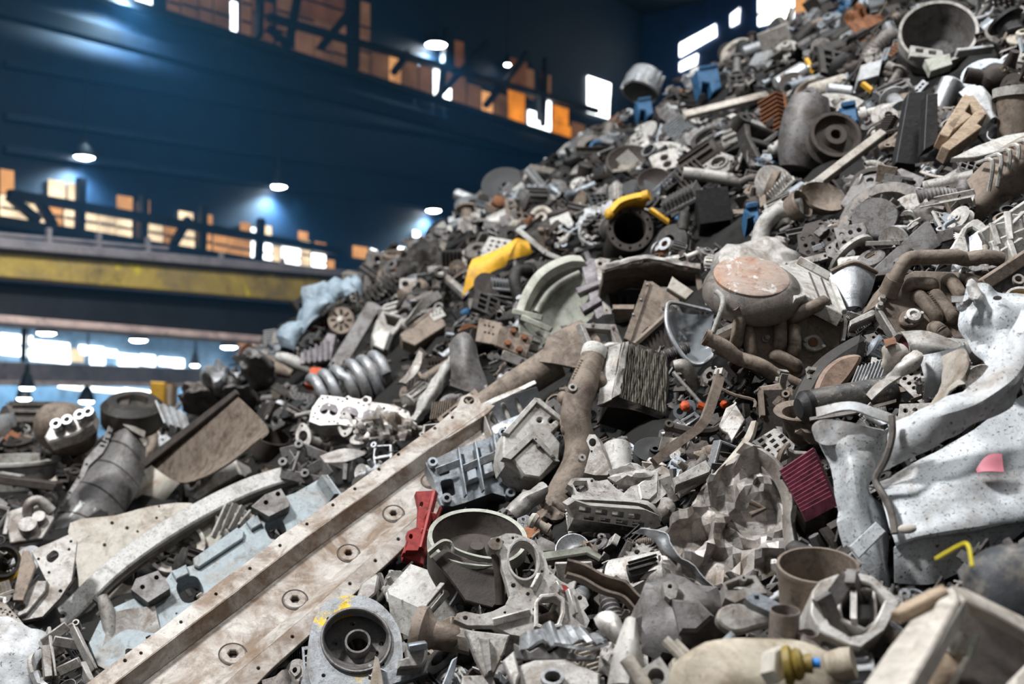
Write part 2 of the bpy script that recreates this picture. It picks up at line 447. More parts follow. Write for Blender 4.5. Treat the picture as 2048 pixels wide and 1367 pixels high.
E_BR = emis('dim_backlit_amber_sheet', '#946b4f', .34); E_WH = emis('bright_daylight_pane', '#f2faff', 4.5); E_HT = emis('backlit_orange_sheet', '#e58a2c', .8)
E_BD = emis('dull_brown_sheet', '#7c5138', .36)
LENS = emis('lamp_lens', '#f4fbff', 26)
# floor, walls, roof
struct('floor', MB().box(Vector((0, 40, -.1)), Vector((90, 0, 0)), Vector((0, 48, 0)), Vector((0, 0, .1))), FLOORM)
def wslab(a, b, z0, z1, t, mat, name):   # a wall length along the hall, its face on the wall plane
    c = P0 + DW * ((a + b) / 2) - NW * (t / 2 + .04); c.z = (z0 + z1) / 2
    struct(name, MB().box(c, DW * ((b - a) / 2), NW * (t / 2), Vector((0, 0, (z1 - z0) / 2))), mat)
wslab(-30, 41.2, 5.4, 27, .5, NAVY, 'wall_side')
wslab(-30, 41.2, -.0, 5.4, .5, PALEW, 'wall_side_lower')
END = P0 + DW * 41; ND = (NW * 1 - DW * .0).normalized()
EF = Fr.pn(END, -DW)
c = END + NW * 25 + DW * .3; c.z = 13.5
NAVYB = metal('blue_painted_cladding', '#12386a', '#0c2850', .4, .5, 0, .6, .1, s2=3, bump=0)
struct('wall_end', MB().box(c, NW * 25.5, DW * .25, Vector((0, 0, 13.5))), NAVYB)
c = P0 + DW * 8 + NW * 22; c.z = 27.2
struct('ceiling', MB().box(c + DW * 10, NW * 23, DW * 26, Vector((0, 0, .2))), NAVYD)
# window panels of the two clerestory bands: (u0, u1, top, material); the bottom follows the sill line
sill1 = lambda u: 441 + .159 * u
sill2 = lambda u: -69 + .308 * u
nwin = [0]
def window(pts, mat, fr=WF, bars=0):
    nwin[0] += 1
    o = bpy.data.objects.new('window_%d' % nwin[0], None); C.objects.link(o); o['kind'] = 'structure'
    mb = MB(); mb.plate(fr, pts, t=.05, ch=0, w=.06); struct('pane', mb, mat, parent=o)
    if bars:
        (a, b, c_, d) = pts; g = MB()
        for i in range(1, bars + 1):
            t = i / (bars + 1)
            p = fr(a[0] + (d[0] - a[0]) * t, a[1] + (d[1] - a[1]) * t, .09); q = fr(b[0] + (c_[0] - b[0]) * t, b[1] + (c_[1] - b[1]) * t, .09)
            g.bar(p, q, .05, .09)
        struct('glazing_bar', g, NAVYD, parent=o)
def quad(u0, u1, h0, h1, line, k):
    return [(u0, line(u0) - h1 * k), (u1, line(u1) - h1 * k), (u1, line(u1) - h0 * k), (u0, line(u0) - h0 * k)]
low = [(0, 20, 0, 52, E_CR), (0, 26, 55, 103, E_OR), (22, 53, 0, 52, E_CR), (57, 89, 0, 52, E_CR), (92, 123, 0, 52, E_OR), (96, 129, 55, 98, E_CR), (128, 160, 0, 52, E_CR), (135, 167, 50, 98, E_CR),
       (163, 193, 0, 50, E_CR), (196, 228, 0, 50, E_CR), (231, 262, 0, 48, E_CR), (233, 263, 50, 88, E_OR), (272, 282, 0, 80, E_BR), (286, 297, 30, 88, E_OR), (295, 324, 0, 48, E_CR), (328, 353, 0, 44, E_OR), (356, 387, 0, 48, E_CR),
       (357, 384, 50, 76, E_CR), (393, 421, 0, 44, E_OR), (397, 423, 46, 78, E_OR), (426, 453, 0, 42, E_OR), (456, 499, 0, 40, E_OR), (480, 500, 42, 74, E_OR), (502, 511, 0, 66, E_WH), (515, 541, 0, 38, E_WH), (518, 541, 40, 74, E_CR),
       (544, 560, 0, 36, E_CR), (563, 598, 0, 38, E_WH), (600, 619, 0, 56, E_CR), (596, 614, 58, 74, E_OR), (623, 649, 0, 34, E_WH), (629, 650, 36, 58, E_OR), (653, 667, 0, 26, E_OR)]
for u0, u1, h0, h1, m in low: window(quad(u0, u1, h0, h1, sill1, 1), m, bars=1 if h1 < 60 and u1 - u0 > 18 else 0)
for u0, u1, v0, v1, m in [(705, 733, 491, 514, E_OR), (741, 752, 497, 512, E_WH), (765, 782, 505, 545, E_WH), (786, 812, 492, 540, E_WH), (755, 764, 520, 540, E_WH), (826, 838, 460, 478, E_WH)]:
    window([(u0, v0), (u1, v0 + 4), (u1, v1 + 4), (u0, v1)], m)
up = [(270, 302, 0, 70, E_WH), (232, 262, 0, 30, E_CR), (333, 358, 0, 90, E_BR), (362, 394, 0, 100, E_BR), (398, 423, 0, 110, E_BR), (427, 458, 0, 110, E_BR), (461, 472, 0, 70, E_WH), (480, 500, 0, 110, E_BR), (504, 545, 0, 90, E_BD), (553, 585, 0, 120, E_BR), (590, 625, 0, 78, E_BR), (628, 660, 0, 84, E_BR), (663, 690, 0, 90, E_BR), (590, 688, 84, 190, E_BD),
      (706, 738, 0, 150, E_BR), (742, 775, 0, 62, E_BR), (778, 800, 0, 66, E_OR), (803, 834, 0, 60, E_BR), (838, 864, 0, 62, E_BR), (867, 880, 0, 66, E_WH), (887, 900, 0, 30, E_WH), (884, 925, 32, 72, E_BR), (909, 926, 74, 130, E_BD), (904, 930, 0, 62, E_BR), (934, 960, 0, 52, E_BR), (963, 984, 0, 46, E_OR), (988, 1012, 0, 50, E_BR),
      (1016, 1048, 0, 66, E_HT), (1020, 1052, 70, 130, E_BD), (1056, 1070, 0, 36, E_WH), (1053, 1066, 60, 118, E_BR), (1072, 1082, 0, 20, E_WH), (1085, 1100, 0, 70, E_WH), (1082, 1100, 76, 118, E_BR), (1105, 1135, 30, 62, E_HT), (1104, 1140, 0, 28, E_HT), (1142, 1168, 0, 40, E_BR), (1180, 1226, -14, 12, E_OR)]
for u0, u1, h0, h1, m in up: window(quad(u0, u1, h0, h1, sill2, 1), m, bars=2 if h1 - h0 > 80 else 0)
window([(1174, 152), (1220, 168), (1216, 237), (1174, 225)], E_WH)
# end wall windows (rise towards the right)
for p in ([(1360, 88), (1432, 49), (1433, 72), (1360, 114)], [(1360, 126), (1396, 108), (1394, 128), (1360, 143)], [(1462, 30), (1480, 16), (1478, 46), (1462, 54)], [(1517, -12), (1588, -40), (1588, -8), (1517, 26)], [(1517, 34), (1588, -2), (1588, 36), (1517, 52)]):
    window(p, E_WH, EF)
window([(1590, -20), (1620, -30), (1620, 20), (1590, 28)], E_OR, EF)
# steelwork on the wall: columns, braces, sill beams
st = MB()
def steel(name, segs, wd, mat, w=.5, kind='structure'):
    for i, (a, b) in enumerate(segs):
        mb = MB(); mb.bar(WF(*a, w), WF(*b, w), wd, wd); struct('%s_%d' % (name, i + 1), mb, mat)
steel('trim', [((697, -60), (694, 142)), ((585, -40), (560, 100)), ((505, -50), (500, 80)), ((878, 60), (866, 190)), ((1076, 120), (1070, 255)), ((625, 100), (690, 20)), ((560, 96), (520, 60)), ((860, 195), (960, 90)), ((955, 215), (1040, 110)), ((770, 150), (800, 110)),
               ((145, 360), (142, 464)), ((389, 415), (386, 502)), ((270, 395), (268, 485)), ((505, 440), (500, 520)), ((0, 395), (60, 445)), ((55, 395), (90, 455)), ((330, 490), (360, 440))], .26, NAVYD)
steel('trim_sill', [((-80, sill1(-80) + 7), (760, sill1(760) + 7)), ((150, sill2(150) + 8), (1240, sill2(1240) + 8)), ((0, 392), (660, 505)), ((520, 40), (1180, 225))], .3, NAVYD)
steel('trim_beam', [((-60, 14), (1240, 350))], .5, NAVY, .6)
# long dim purlin lines on the dark wall
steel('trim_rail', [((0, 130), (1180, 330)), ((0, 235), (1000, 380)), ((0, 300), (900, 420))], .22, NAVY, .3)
# lower windows of the side wall and strip lights
for u0, u1, v0, v1, m in [(0, 63, 666, 684, E_WH), (0, 58, 690, 708, E_WH), (69, 137, 680, 702, E_WH), (60, 138, 700, 720, E_WH), (141, 165, 697, 722, E_CR), (158, 205, 690, 708, E_WH), (180, 208, 713, 728, E_WH), (208, 232, 698, 712, E_WH), (236, 276, 706, 730, E_WH), (280, 308, 708, 730, E_WH), (318, 345, 714, 730, E_WH), (346, 366, 716, 738, E_WH)]:
    s_ = .16 * (u1 - u0) * .6
    window([(u0, v0), (u1, v0 + s_), (u1, v1 + s_), (u0, v1)], m)
for u0, u1, v0, v1 in [(116, 160, 768, 778), (162, 243, 772, 784), (246, 302, 776, 796)]:
    window([(u0, v0), (u1, v0 + 6), (u1, v1 + 2), (u0, v1 - 4)], E_WH)
for u0, u1, v0, v1 in [(462, 494, 677, 690), (502, 522, 680, 693), (526, 544, 682, 692)]:
    window([(u0, v0), (u1, v0 + 2), (u1, v1), (u0, v1 - 1)], E_OR)
# ------------------------------------------------------------------ bridge cranes
A = W(-260, 520, 20.0); B = W(900, 640, 33.5); A.z = B.z = 0
GN = Vector(((B - A).y, -(B - A).x, 0)); GF = Fr.pn(W(0, 550, 24), GN)
cr = thing('bridge_crane', 'yellow bridge crane girder with walkway rail spanning the hall', 'crane', W(0, 640, 24))
part(cr, 'girder_web', MB().plate(GF, [(-200, 483), (760, 566), (760, 616), (-200, 536)], t=.5, ch=.02), GIRD)
part(cr, 'top_flange', MB().plate(GF, [(-200, 458), (760, 548), (760, 562), (-200, 482)], t=.9, ch=.02, w=.25), GIRD2)
part(cr, 'lower_box_girder', MB().plate(GF, [(-200, 540), (760, 618), (760, 684), (-200, 616)], t=.6, ch=.02, w=-.45), NAVYD)
part(cr, 'lower_flange', MB().plate(GF, [(-200, 615), (640, 682), (640, 694), (-200, 632)], t=.9, ch=.02, w=.2), PINKB)
for u in (-60, 92, 192, 290, 437, 560):
    mb = MB(); mb.bar(GF(u, 480 + .094 * u, .1), GF(u, 448 + .094 * u + (0 if u < 300 else 16), .1), .1, .1); part(cr, 'railing_post', mb, GIRD2)
mb = MB(); mb.bar(GF(-200, 452, .1), GF(330, 497, .1), .07, .07); part(cr, 'hand_rail', mb, GIRD2)
c2 = thing('bridge_crane', 'grey dusty bridge crane girder below the bright lower window row', 'crane', WF(60, 760, 3))
G2 = WF.off(3)
part(c2, 'girder_web', MB().plate(G2, [(-160, 716), (560, 742), (560, 770), (-160, 758)], t=.8, ch=.02), GIRD2)
part(c2, 'lower_flange', MB().plate(G2, [(-160, 758), (560, 770), (560, 776), (-160, 766)], t=1.2, ch=.02, w=.15), PINKB)
# orange crane cabin and post by the far heap
cb = thing('crane_cabin', 'orange crane cabin hanging under the grey girder', 'cabin', W(316, 800, 17))
cf = Fr(316, 800, 0, 0, d=17)
part(cb, 'cabin_shell', MB().plate(cf, [(300, 762), (330, 764), (330, 812), (299, 812)], t=.5, ch=.02), YEL)
part(cb, 'door_panel', MB().plate(cf, [(336, 770), (348, 770), (346, 812), (337, 812)], t=.3, ch=.01, w=.1), WOOD)
# ------------------------------------------------------------------ lamps
def lamp(u, v, dd, r, label, glow=0, spot=75, grp='high bay lamps'):
    p = W(u, v, dd)
    o = thing('high_bay_lamp', label, 'lamp', p, grp)
    part(o, 'housing', MB().lathe(p, Vector((0, 0, 1)), [(r * 1.05, -.04), (r * 1.05, .05), (r * .55, .38), (r * .35, .42), (r * .3, .6), (0, .6)], 18), NAVYD)
    part(o, 'lens', MB().lathe(p, Vector((0, 0, 1)), [(0, -.10), (r * .6, -.09), (r, -.03), (r * 1.02, 0), (0, 0)], 18), LENS)
    part(o, 'hanger', MB().tube([p + Vector((0, 0, .6)), p + Vector((0, 0, 3.2))], .03, 6), NAVYD)
    if glow:
        light('SPOT', 'lamp_beam', p + Vector((0, 0, -.2)), p + Vector((0, 0, -5)), glow, .2, (.55, .82, 1), 150, .9)
    return o
def lampw(u, v, off, r, label, glow, **k): return lamp(u, v, proj(WF(u, v, off))[2], r, label, glow, **k)
lampw(168, 313, 1.0, .33, 'glowing round lamp above the tall amber window pair at left', 1500)
lampw(556, 372, 1.0, .33, 'glowing round lamp in the middle of the dark blue wall', 1500)
lampw(867, 420, 1.0, .34, 'glowing round lamp just left of the heap slope', 1500)
lampw(872, 89, 1.2, .48, 'largest glowing round lamp in front of the upper amber windows', 2500)
lampw(262, -22, 2.0, .45, 'bright lamp at the top edge above the dark blue wall', 3600)
lampw(93, 664, 2.5, .3, 'lamp above the left end of the lower white window row', 420)
lampw(277, 678, 2.5, .3, 'lamp above the middle of the lower white window row', 420)
lampw(458, 692, 2.5, .3, 'lamp above the right end of the lower white window row', 420)
lampw(173, 800, 5, .24, 'low lamp under the strip windows by the far wall', 380)
for (v, lb) in ((773, 'top lamp of the four stacked lamps at far left'), (794, 'second lamp from the top of the four stacked lamps at far left'), (810, 'third lamp from the top of the four stacked lamps at far left'), (826, 'bottom lamp of the four stacked lamps at far left')):
    lampw(54 - (v - 773) * .28, v, 6 - (v - 773) * .05, .21, lb, 420)
for (u, v, lb) in ((390, 728, 'tiny white lamp right of the lower white window row'), (1015, 128, 'tiny pale lamp among the upper windows')):
    lampw(u, v, 2, .16, lb, 0)
light('SPOT', 'lamp_beam', EF(1500, -60, 6), EF(1440, 90, 0), 9000, .4, (.35, .65, 1), 100, .9)
# ------------------------------------------------------------------ the mass of the heap itself
MOUND = metal('gap_shade_scrap_core', '#15120f', '#0b0907', .5, 6, .1, .8, .4, speckcol='#241f1b', bump=.6, s2=30)  # near-black core, its colour supplies the shade of the gaps
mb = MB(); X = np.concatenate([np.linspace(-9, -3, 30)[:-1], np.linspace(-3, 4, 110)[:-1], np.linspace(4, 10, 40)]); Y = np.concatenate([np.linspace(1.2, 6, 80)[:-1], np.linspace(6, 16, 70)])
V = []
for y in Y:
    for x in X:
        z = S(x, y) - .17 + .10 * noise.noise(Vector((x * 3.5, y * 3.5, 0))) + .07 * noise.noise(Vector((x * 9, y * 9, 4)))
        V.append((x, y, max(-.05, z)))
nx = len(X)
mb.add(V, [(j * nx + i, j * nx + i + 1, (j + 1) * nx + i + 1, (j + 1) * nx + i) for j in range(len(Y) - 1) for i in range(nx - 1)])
struct('scrap_heap_core', mb, MOUND, kind='stuff', label='mass of small compacted scrap under the heaped parts, coloured dark for gap shade')
# ------------------------------------------------------------------ helpers for the named pieces
def cyl(mb, fr, u, v, r, h, w=0, n=24, top=None):
    R = r * fr.px; R2 = R if top is None else top * fr.px
    return mb.lathe(fr(u, v, w), fr.n, [(0, 0), (R, 0), (R2, h * .92), (R2 * .96, h), (0, h)], n)
def pipe_ring(mb, fr, u, v, r1, r0, h, w=0, n=28):
    a, b = r1 * fr.px, r0 * fr.px
    return mb.lathe(fr(u, v, w), fr.n, [(b, 0), (a, 0), (a, h * .93), (a * .985, h), (b * 1.02, h), (b, h * .95), (b, 0)], n)
def bolt(parent, fr, u, v, r, w=0, h=.015, mat=None, name='bolt'):
    return part(parent, name, MB().lathe(fr(u, v, w), fr.n, [(0, 0), (r * fr.px, 0), (r * fr.px, h * .8), (r * fr.px * .8, h), (0, h)], 6), mat or ALUD)
def holes(*a): return [ell(u, v, r, r * .92, n=10) for (u, v, r) in a]
# ---- long channel rail
RA, RB = W(330, 1345, 3.55), W(960, 842, 4.85)
ax = (RB - RA).normalized(); n0 = Vector((.02, -.66, .75)); n0 = (n0 - ax * n0.dot(ax)).normalized()
RF = Fr.pn(RA, n0)
t = thing('channel_rail', 'long dusty metal channel rail with round inset bosses running diagonally through the foreground', 'rail', RA)
lf = [(120, 1407), (210, 1337), (330, 1250), (440, 1162), (520, 1104), (560, 1070), (600, 1045), (700, 974), (828, 880), (880, 843), (915, 812), (922, 794), (938, 786), (956, 792), (962, 806), (990, 810), (975, 826), (905, 870), (862, 893), (735, 985), (640, 1052), (560, 1112), (470, 1182), (350, 1272), (232, 1362), (185, 1407)]
hl = holes((250, 1320, 4), (282, 1305, 3.5), (362, 1243, 3.5), (432, 1187, 3.5), (500, 1136, 3.5), (560, 1090, 3.5), (614, 1047, 3.5), (666, 1009, 3.5), (710, 977, 3.5), (758, 938, 3.5), (797, 908, 3.5), (870, 856, 3.5), (905, 834, 3.5)) + [ell(938, 800, 11, 8)]
part(t, 'side_flange', MB().plate(RF, lf, hl, t=.012, ch=.002), RAIL)
W1 = RF.off(-.055)
part(t, 'web', MB().plate(W1, [(130, 1420), (232, 1366), (352, 1277), (560, 1117), (736, 990), (862, 898), (960, 820), (1010, 870), (990, 905), (880, 1000), (800, 1064), (700, 1150), (620, 1224), (474, 1345), (380, 1425)], [ell(u, v, r * .55, r * .43, n=12) for u, v, r in ((787, 1027, 19), (697, 1106, 20), (590, 1199, 23), (466, 1308, 26), (862, 961, 17))], t=.012, ch=0), RAIL)
mb = MB()
inn = [(125, 1447), (232, 1362), (350, 1272), (470, 1182), (560, 1112), (640, 1052), (735, 985), (862, 893), (975, 815)]
G = [[RF(u, v, -.001) for u, v in inn], [RF(u, v, -.055) + (RF(u + 6, v + 9) - RF(u, v)) for u, v in inn]]
mb.sheet(G, 2, .006); part(t, 'inner_wall', mb, RAIL)
RF2 = RF.off(-.012)
rf = [(430, 1382), (474, 1344), (545, 1285), (620, 1222), (700, 1149), (750, 1105), (800, 1062), (880, 996), (985, 902), (1000, 918), (880, 1020), (814, 1087), (790, 1112), (757, 1142), (716, 1180), (660, 1232), (600, 1286), (545, 1335), (490, 1392)]
part(t, 'side_flange', MB().plate(RF2, rf, holes((517, 1335, 3.5), (585, 1272, 3.5), (644, 1217, 3.5), (700, 1166, 3.5), (751, 1120, 3.5), (797, 1077, 3.5)), t=.014, ch=.002), RAIL)
rin = [(400, 1410), (474, 1344), (620, 1222), (700, 1149), (800, 1062), (985, 902)]
part(t, 'inner_wall', MB().sheet([[RF2(u, v, -.001) for u, v in rin], [W1(u - 16, v - 12) for u, v in rin]], 2, .006), RAIL)
part(t, 'end_wall', MB().sheet([[RF(962, 806, -.002), RF(1000, 905, -.012)], [W1(950, 822), W1(985, 900)]], 3, .006), RAIL)
for (u, v, r) in ((787, 1027, 19), (697, 1106, 20), (590, 1199, 23), (466, 1308, 26), (862, 961, 17)):
    f = W1
    b = part(t, 'boss', MB().plate(f, ell(u, v, r, r * .78), [ell(u, v, r * .42, r * .33, n=6)], t=.02, ch=.003, w=.005), RAIL, label='round inset boss with a hexagonal socket')
    part(b, 'seat_ring', MB().plate(f, ell(u, v, r + 4, (r + 4) * .78), [ell(u, v, r + 1, (r + 1) * .78)], t=.01, ch=.001, w=.002), BROWND)
    part(b, 'socket', MB().lathe(f(u, v, -.018), f.n, [(0, 0), (r * .6 * f.px, 0), (r * .6 * f.px, .004), (0, .003)], 6), BROWND)  # dark floor colours in the shade of a deep socket
# ---- curved bumper beam
f = Fr(330, 1100, 8, 42, .16)
cen = [(98, 1262), (150, 1215), (215, 1150), (280, 1098), (350, 1052), (420, 1012), (490, 978), (545, 958), (592, 945)]
cs = smooth(cen, 4, False)
t = thing('curved_bumper_bar', 'long curved speckled box beam arching across the pieces left of the channel rail', 'beam', f(98, 1262))
mb = MB(); rows = []
def sidept(k, off):
    a, b = cs[max(k - 1, 0)], cs[min(k + 1, len(cs) - 1)]
    dx, dy = b[0] - a[0], b[1] - a[1]; L = sqrt(dx * dx + dy * dy)
    return cs[k][0] - dy / L * off, cs[k][1] + dx / L * off
K = range(len(cs))
wd = [26 - 6 * k / len(cs) for k in K]
mb.plate(f, [sidept(k, -wd[k]) for k in K] + [sidept(k, wd[k] * .55) for k in reversed(K)], holes((125, 1229, 5)), t=.05, ch=.008)
part(t, 'beam_shell', mb, SPECK)
part(t, 'lower_lip', MB().plate(f.off(-.035), [sidept(k, wd[k] * .5) for k in K] + [sidept(k, wd[k] * 1.0) for k in reversed(K)], t=.03, ch=.004), TANK)
# ---- blue grey crossmember casting
f = Fr(430, 1150, 12, 40, .09)
t = thing('crossmember_casting', 'blue grey painted casting with bolt blocks and two square openings beside the channel rail', 'casting', f(430, 1150))
body = [(196, 1330), (178, 1285), (200, 1240), (225, 1215), (270, 1195), (330, 1160), (345, 1140), (385, 1130), (425, 1095), (480, 1055), (520, 1020), (560, 995), (590, 985), (655, 948), (682, 985), (700, 980), (640, 1020), (560, 1078), (440, 1165), (330, 1253), (215, 1340)]
part(t, 'body', MB().plate(f, body, [rrect(380, 1178, 50, 50, -25, .35), rrect(551, 1056, 46, 50, -25, .35)], t=.09, ch=.006), BLUEG)
fb = f.off(.05)
for pts, hs in (([(262, 1178), (272, 1156), (316, 1140), (338, 1168), (340, 1176), (296, 1204)], [(285, 1173, 5), (313, 1154, 5)]), ([(502, 1012), (530, 988), (562, 976), (580, 1005), (578, 1012), (538, 1032)], [(532, 1004, 5), (556, 987, 5)])):
    part(t, 'bolt_block', MB().plate(fb, pts, holes(*hs), t=.05, ch=.006), ALUD)
part(t, 'mounting_pad', MB().plate(f.off(.018), [(386, 1115), (474, 1053), (489, 1062), (487, 1075), (398, 1134), (388, 1130)], t=.02, ch=.005), BLUEG)
for pts in ([(343, 1142), (372, 1127), (378, 1146), (352, 1158)], [(492, 1042), (515, 1028), (524, 1046), (503, 1058)]):
    part(t, 'small_pad', MB().plate(f.off(.02), pts, t=.02, ch=.004), BLUEG)
mb = MB(); a = f(200, 1205, .05); mb.tube([f(206, 1203, .04), f(214, 1225, .03), f(222, 1262, -.02), f(216, 1300, -.05)], [.022, .028, .03, .03], 14); part(t, 'end_lug', mb, ALU)
mb = MB(); mb.sheet([[f(225, 1230, .015), f(262, 1222, .02), f(310, 1215, .01)], [f(205, 1290, -.005), f(255, 1268, -.012), f(320, 1255, .005)], [f(200, 1330, -.03), f(270, 1310, -.02), f(330, 1270, -.03)]], 4, .006); part(t, 'web', mb, ALU)
mb = MB(); mb.bar(f(642, 962, .02), f(668, 1000, .02), .03, .05); part(t, 'end_rib', mb, BLUEG)
# ---- big pale casting panel behind the beam
f = Fr(300, 1110, 0, 38, -.02)
t = thing('casting_panel', 'large pale beige curved panel with small bolt holes lying under the bumper beam', 'panel', f(300, 1110))
out = [(140, 1045), (230, 1030), (300, 1012), (380, 1005), (440, 1030), (450, 1055), (440, 1085), (400, 1110), (330, 1160), (250, 1220), (180, 1262), (150, 1250), (158, 1180), (150, 1110)]
part(t, 'panel', MB().plate(f, smooth(out, 3), holes((224, 1045, 4), (254, 1055, 4), (209, 1089, 4), (275, 1062, 3), (318, 1012, 4), (313, 1035, 3)) + [ell(355, 1100, 48, 36, -25), ell(280, 1140, 45, 26, -25)], t=.03, ch=.006), BEIGE)
mb = MB(); pipe_ring(mb, f, 355, 1100, 58, 50, .03, .0); part(t, 'opening_collar', mb, ALU)
part(t, 'rib', MB().plate(f.off(.014), [(400, 1020), (432, 1010), (560, 1050), (540, 1062), (430, 1052)], t=.02, ch=.003), ALU)
for i, (a, b) in enumerate((((420, 1025), (460, 1080)), ((440, 1018), (490, 1062)), ((462, 1012), (512, 1048)))):
    mb = MB(); mb.bar(f(*a, .03), f(*b, .03), .012, .03); part(t, 'rib', mb, ALU)
# ---- broken ribs by the crossmember
f = Fr(490, 1060, 10, 40, -.05)
mb = MB()
for i in range(6):
    mb.bar(f(455 + i * 16, 1010 + i * 3, rnd.uniform(-.02, .05)), f(425 + i * 18, 1065 - i * 5, rnd.uniform(-.05, .03)), .012, .03)
solo('finned_cover', 'torn finned cover half hidden between the bumper beam and the blue grey casting', 'cover', f(490, 1060), mb, ALU)
# ---- ribbed cylindrical shell with strap
f = Fr(190, 960, 18, 34, .02)
t = thing('cylindrical_motor_shell', 'grey cylindrical motor shell with seam lines and a bolted edge flange', 'motor shell', f(190, 960))
AX0, AX1 = f(112, 1075, 0), f(262, 838, -.1)
axis = AX1 - AX0; side = (f(310, 905, -.12) - f(262, 838, -.1))
G = []
outl = [(88, 1073), (118, 1020), (165, 948), (203, 905), (232, 842)]
outr = [(165, 1075), (218, 1062), (258, 1010), (285, 955), (292, 892)]
for k in range(5):
    a, b = outl[k], outr[k]; row = []
    for q in range(6):
        t_ = q / 5; row.append(f(a[0] + (b[0] - a[0]) * t_, a[1] + (b[1] - a[1]) * t_, .11 * sin(pi * min(1, t_ * .9 + .05)) - .03 * k * .4))
    G.append(row)
part(t, 'shell', MB().sheet(G, 5, .006), ALUD)
for k, tt in enumerate((.22, .45, .68, .86)):
    i = tt * 4; i0 = int(i); fr_ = i - i0
    row = [G[i0][q].lerp(G[i0 + 1][q], fr_) + f.n * .002 for q in range(6)]
    part(t, 'seam_band', MB().tube(vsm(row, 3), .004, 6), BROWND)
mb = MB(); mb.plate(f.off(.012), [(82, 1078), (116, 1016), (160, 946), (170, 918), (205, 880), (222, 838), (232, 842), (215, 888), (205, 905), (178, 930), (168, 952), (122, 1024), (92, 1080)], holes((100, 1055, 3), (122, 1015, 3), (140, 985, 3), (158, 955, 3), (173, 928, 3)), t=.012, ch=.002); part(t, 'edge_flange', mb, ALUD)
for k, (u, v) in enumerate(((214, 878), (208, 884), (220, 866), (226, 855), (204, 892))):
    mb = MB(); mb.bar(f(u - 4, v, .016), f(u + 5, v + 2, .016), .012, .01); part(t, 'clip', mb, DARK)
mb = MB(); mb.sheet([[f(240, 838, .02), f(262, 860, .06), f(290, 868, .03)], [f(238, 852, .05), f(262, 876, .09), f(288, 884, .05)]], 4, .004); part(t, 'end_lip', mb, ALU)
b = part(t, 'rating_label', MB().plate(f.off(.09), [(160, 1000), (192, 1016), (160, 1056), (128, 1048)], t=.002, ch=0), LABEL, label='worn printed rating label')
for (u, v, r, m) in ((150, 1028, 4, LTRI), (143, 1038, 4, LTRI), (137, 1046, 4, LTRI), (140, 1055, 3, LTRI), (161, 1031, 3.4, LGRN), (154, 1022, 0, None)):
    if m: part(b, 'warning_mark', MB().plate(f.off(.092), ell(u, v, r, r, n=3 if m is LTRI else 12, ph=.25), t=.0015, ch=0), m)
mb = MB(); mb.bar(f(162, 1008, .092), f(156, 1024, .092), .003, .002); mb.bar(f(162, 1008, .092), f(167, 1026, .092), .003, .002); part(b, 'printed_mark', mb, DARK)
# ---- pale plate right of it
f = Fr(350, 940, 5, 32, .06)
t = thing('curved_fender_plate', 'pale dusty curved plate leaning between the motor shell and the twin port block', 'plate', f(330, 1000))
part(t, 'plate', MB().sheet([[f(372, 868, .0), f(408, 880, .05), f(414, 900, .04)], [f(318, 918, .02), f(352, 940, .06), f(385, 940, .02)], [f(285, 962, .01), f(310, 985, .05), f(345, 980, .0)], [f(262, 1012, -.03), f(285, 1025, .0), f(318, 1005, -.04)]], 5, .008, amp=.008, sc_=9), BEIGE)
mb = MB(); mb.plate(f.off(.03), [(288, 940), (300, 932), (310, 940), (306, 962), (292, 966)], holes((299, 944, 3)), t=.015, ch=.002); part(t, 'ear', mb, ALU)
# ---- twin port block
f = Fr(425, 945, -25, 20, .1)
t = thing('twin_port_block', 'dusty metal block with two round open ports side by side', 'port block', f(425, 945))
part(t, 'body', MB().plate(f, [(362, 935), (380, 920), (408, 900), (428, 906), (470, 918), (482, 948), (436, 975), (395, 1002), (368, 990)], t=.15, ch=.012), ALU)
for (u, v) in ((390, 966), (421, 937)):
    mb = MB(); pipe_ring(mb, f, u, v, 18, 12, .035, -.002); part(t, 'port', mb, ALU)
    part(t, 'port_floor', MB().lathe(f(u, v, .002), f.n, [(0, 0), (12.5 * f.px, 0), (12.5 * f.px, .002), (0, .002)], 20), BROWND)
mb = MB(); mb.blob(f(425, 905, .0), f.x * .05, f.y * .03, f.n * .03, amp=.3); part(t, 'cap', mb, ALU)
# ---- triangular bracket at the far left
f = Fr(105, 1150, 12, 35, .08)
t = thing('triangular_bracket', 'brown dusty triangular cast bracket with a slotted hole at the left edge', 'bracket', f(105, 1150))
part(t, 'plate', MB().plate(f, [(62, 1100), (100, 1085), (138, 1068), (154, 1080), (150, 1115), (143, 1160), (120, 1195), (85, 1232), (45, 1240), (30, 1222), (60, 1190), (95, 1165)], [rrect(105, 1112, 27, 18, -40, .48)] + holes((77, 1117, 3), (142, 1082, 3), (98, 1144, 3), (121, 1181, 4), (138, 1098, 3)) + [ell(100, 1205, 12, 16, 30)], t=.025, ch=.004), ALU)
part(t, 'arm', MB().plate(f.off(.02), [(25, 1225), (28, 1205), (75, 1160), (95, 1160), (92, 1180), (55, 1225), (38, 1232)], [ell(41, 1214, 9, 6, -30)], t=.035, ch=.005), ALU)
part(t, 'gusset', MB().plate(f.off(.05), [(45, 1100), (58, 1100), (72, 1130), (46, 1200), (24, 1200)], t=.02, ch=.003), BROWN)
# ---- orange rimmed pipe at left edge
f = Fr(8, 1124, 30, 15, .16)
t = thing('flanged_pipe', 'dark open pipe with an orange painted back flange at the left edge', 'pipe', f(8, 1124))
mb = MB(); pipe_ring(mb, f, 4, 1124, 33, 27, .10, -.05); part(t, 'pipe_wall', mb, DARK)
mb = MB(); pipe_ring(mb, f, 6, 1124, 39, 30, .02, -.06); part(t, 'back_flange', mb, YEL)
